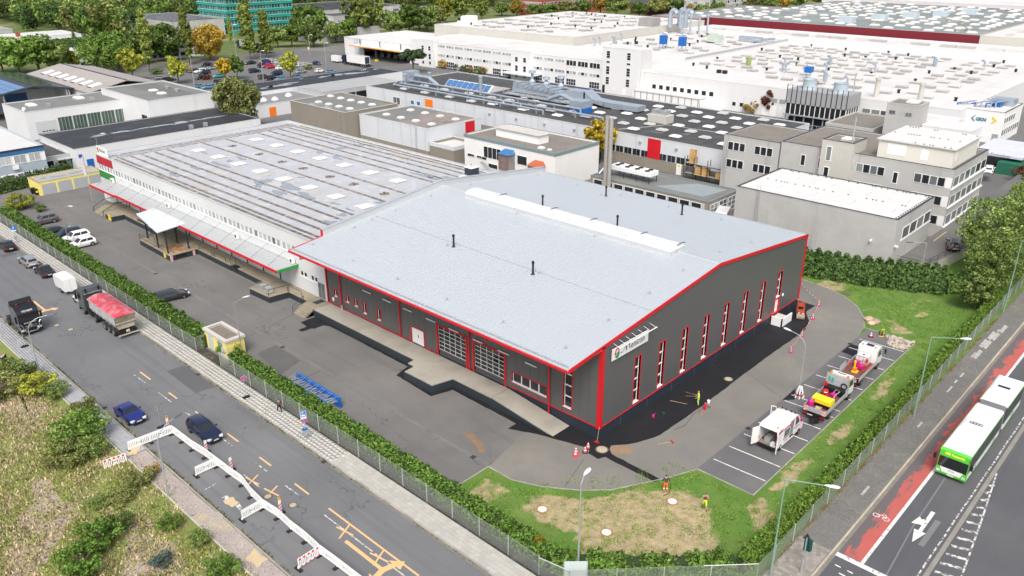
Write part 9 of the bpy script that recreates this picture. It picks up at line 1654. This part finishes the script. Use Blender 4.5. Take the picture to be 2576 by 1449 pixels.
for k,(px,py,L,r_)in enumerate(((672,158,26,0),(1190/1,172,34,1))):
 p=dq(px,py);o=thing('gate_fence',('white sliding gate fence at the factory entrance','grey rail fence before the delivery bay')[k],'fence',(p[0],p[1],0),-U if k else-U*.9);n=int(L/2.6)
 for i in range(n):ob('post',MB().tube((i*2.6,0,0),(i*2.6,0,1.9),.06,white if not k else steel,5),o);[ob('rail',MB().box(i*2.6,-.03,z,i*2.6+2.6,.03,z+.07,white if not k else steel),o)for z in(.4,1.0,1.6)]
# ---- people
def person(label,loc,rz,J,cols,hairm=hair,extra=None):
 # J: joint name -> (x forward, y left, z)
 bones=[('pelvis','waist'),('waist','chest'),('chest','neck'),('neck','head'),('head','crown')]
 rad={'pelvis':.15,'waist':.135,'chest':.165,'neck':.062,'head':.098,'crown':.085}
 for s in 'LR':
  bones+=[('chest','sh'+s),('sh'+s,'el'+s),('el'+s,'wr'+s),('wr'+s,'pa'+s),('pelvis','hip'+s),('hip'+s,'kn'+s),('kn'+s,'an'+s),('an'+s,'to'+s)]
  rad.update({'sh'+s:.075,'el'+s:.05,'wr'+s:.036,'pa'+s:.042,'hip'+s:.105,'kn'+s:.066,'an'+s:.048,'to'+s:.045})
  pa,wr=Vector(J['pa'+s]),Vector(J['wr'+s]);d=(pa-wr).normalized();sd_=d.orthogonal().normalized();dn=d.cross(sd_)
  for k in range(4):
   a=pa+sd_*(.03-.02*k);f1_,f2_='f%d%sa'%(k,s),'f%d%sb'%(k,s);J[f1_]=tuple(a+d*(.05+.01*(k in(1,2))));J[f2_]=tuple(a+d*(.08+.015*(k in(1,2)))+dn*.025);bones+=[('pa'+s,f1_),(f1_,f2_)];rad[f1_]=.01;rad[f2_]=.008
  t1_,t2_='th%sa'%s,'th%sb'%s;J[t1_]=tuple(wr+d*.05+sd_*.045);J[t2_]=tuple(wr+d*.085+sd_*.055+dn*.02);bones+=[('wr'+s,t1_),(t1_,t2_)];rad[t1_]=.012;rad[t2_]=.009
 names=list(J);idx={n_:i for i,n_ in enumerate(names)}
 me=bpy.data.meshes.new('body');me.from_pydata([J[n_]for n_ in names],[(idx[a],idx[b])for a,b in bones],[]);me.update()
 o=bpy.data.objects.new('tmp',me);o.modifiers.new('skin','SKIN');sv=me.skin_vertices[0].data
 for n_,i in idx.items():sv[i].radius=(rad[n_],rad[n_]*(.72 if n_ in('chest','waist','pelvis')else 1));sv[i].use_root=n_=='pelvis'
 o.modifiers.new('sub','SUBSURF').levels=1;nm=baked(o)
 reg={}
 for a,b in bones:
  k='skin'
  if b in('waist','chest')or(a=='chest' and b[:2]=='sh'):k='top'
  if a[:2]=='sh':k='sleeve'
  if a[:2]=='el':k='forearm'
  if a=='pelvis' and b[:3]=='hip' or a[:3]=='hip':k='thigh'
  if a[:2]=='kn':k='shin'
  if a[:2]=='an':k='shoe'
  reg[(a,b)]=k
 keys=['skin','top','sleeve','forearm','thigh','shin','shoe','hair'];nm.materials.clear()
 for k in keys:nm.materials.append(cols.get(k,skin)if k!='hair' else hairm)
 segs=[(np.array(J[a]),np.array(J[b]),reg[(a,b)])for a,b in bones];hd=np.array(J['head']);fw_=np.array(J.get('face',(1,0,0)))
 Cn=np.array([pl.center for pl in nm.polygons]);D_=[]
 for a,b,k in segs:ab=b-a;t=np.clip((Cn-a)@ab/(ab@ab+1e-9),0,1);D_.append(np.linalg.norm(Cn-a-t[:,None]*ab,axis=1))
 mi_=np.array([keys.index(k)for _,_,k in segs])[np.argmin(np.array(D_),0)]
 mi_[(Cn[:,2]>hd[2]+.03-.9*np.maximum(0,hd[0]-Cn[:,0]))&(np.linalg.norm(Cn-hd,axis=1)<.2)&(Cn[:,2]>hd[2]-.06)]=7
 nm.polygons.foreach_set('material_index',mi_.astype(np.int32));nm.polygons.foreach_set('use_smooth',[True]*len(mi_))
 r=thing('person',label,'person',loc,rz);b_=ob('body',nm,r)
 ob('face',MB().cbox(hd[0]+.095,.0,hd[2]-.005,.03,.025,.04,skin).cbox(hd[0]+.085,.035,hd[2]+.02,.015,.025,.014,black).cbox(hd[0]+.085,-.035,hd[2]+.02,.015,.025,.014,black).cbox(hd[0]+.085,0,hd[2]-.045,.012,.045,.01,M('lip',(.35,.12,.1),.6)),r)
 if extra:extra(r)
 return r
def pose(h=1.78,lean=0.,armL=None,armR=None,stride=0.,spread=.12):
 k=h/1.78;Z=lambda z:z*k
 J={'pelvis':(0,0,Z(.98)),'waist':(lean*.2,0,Z(1.12)),'chest':(lean*.6,0,Z(1.38)),'neck':(lean,0,Z(1.53)),'head':(lean*1.2+.02,0,Z(1.65)),'crown':(lean*1.2+.01,0,Z(1.72))}
 for s,g in(('L',1),('R',-1)):
  st_=stride*g;J['hip'+s]=(0,.095*g,Z(.93));J['kn'+s]=(st_*.55+.03,spread*g,Z(.5));J['an'+s]=(st_*1.0-.02-(.06 if st_<0 else 0),(spread+.01)*g,Z(.09)+(.05 if st_<-.1 else 0));J['to'+s]=(st_*1.0+.17,(spread+.03)*g,Z(.045))
  J['sh'+s]=(lean*.7,.19*g,Z(1.43));a=armL if g>0 else armR
  if a is None:a=((lean*.5+.0,.27*g,Z(1.16)),(lean*.3+.08,.27*g,Z(.92)),(lean*.3+.12,.26*g,Z(.84)))
  J['el'+s],J['wr'+s],J['pa'+s]=a
 return J
hv=M('hivis_yellow',(.65,.85,.03),.6,.05,3);hvp=M('hivis_lime',(.4,.8,.1),.6,.05,3);hor=M('hivis_orange',(.9,.17,.02),.6,.05,3);dkt=M('shirt_dark',(.06,.06,.065),.8,.1,4);gry=M('shirt_grey',(.3,.3,.3),.8,.08,4);shoe=M('boot_dark',(.03,.025,.02),.7);jkt=M('jacket_dark',(.03,.035,.033),.8,.1,4);whs=M('shoe_white',(.7,.7,.7),.6)
refl=M('reflective_band',(.6,.6,.58),.4)
def band(z,r_,w_):return lambda r:ob('reflective_band',MB().lathe([(r_,z),(r_,z+w_)],refl,n=12),r)
person('pedestrian in dark jacket and white shoes looking at a phone',(35.7,66.8,.13),-U,pose(1.75,.06,armR=((.12,-.26,1.16),(.3,-.1,1.26),(.36,-.06,1.3)),stride=.22),{'top':jkt,'sleeve':jkt,'forearm':jkt,'thigh':black,'shin':black,'shoe':whs},extra=lambda r:(ob('phone',MB().box(.38,-.1,1.27,.4,-.03,1.41,black),r),ob('collar',MB().cbox(.1,.09,1.3,.03,.05,.42,M('fleece',(.6,.55,.45),.9),ry=.1).cbox(.1,-.09,1.3,.03,.05,.42,MATS['fleece'],ry=.1),r)))
person('worker in full yellow high-visibility clothes holding rakes',(66.65,36.3,.016),2.2,pose(1.78,.03,armL=((.1,.3,1.15),(.25,.28,.98),(.33,.27,.95)),armR=((.1,-.28,1.15),(.24,-.2,.98),(.3,-.18,.94))),{'top':hv,'sleeve':hv,'forearm':skin,'thigh':hvp,'shin':hvp,'shoe':shoe},M('hair_grey',(.35,.22,.16),.7),extra=lambda r:ob('trouser_band',MB().cbox(.03,.12,.42,.16,.16,.06,refl).cbox(.03,-.12,.42,.16,.16,.06,refl),r))
person('worker in dark shirt and orange trousers seen from behind',(52.0,30.65,.01),.75,pose(1.85,.02,armL=((0,.33,1.2),(.08,.36,.98),(.1,.36,.9)),armR=((0,-.34,1.2),(.1,-.4,.98),(.14,-.41,.9)),spread=.14),{'top':dkt,'sleeve':dkt,'forearm':skin,'thigh':hor,'shin':hor,'shoe':shoe},extra=lambda r:(ob('trouser_band',MB().cbox(.02,.14,.4,.17,.17,.06,refl).cbox(.02,-.14,.4,.17,.17,.06,refl),r),ob('cable',MB().path([(.14,-.43,.9),(.1,-.45,.5),(.0,-.4,.05),(-.3,-.2,.03),(-.6,.3,.03)],.025,black),r)))
person('worker in grey shirt and yellow shorts walking with hand at mouth',(52.3,26.9,.01),-2.5,pose(1.78,.08,armL=((.1,.28,1.18),(.2,.12,1.42),(.17,.05,1.55)),stride=.24),{'top':gry,'sleeve':gry,'forearm':skin,'thigh':hv,'shin':skin,'shoe':shoe},extra=lambda r:ob('shirt_front',MB().cbox(.15,0,1.27,.03,.24,.3,M('maroon',(.2,.03,.04),.8)),r))

bpy.data.scenes.remove(BENCH)
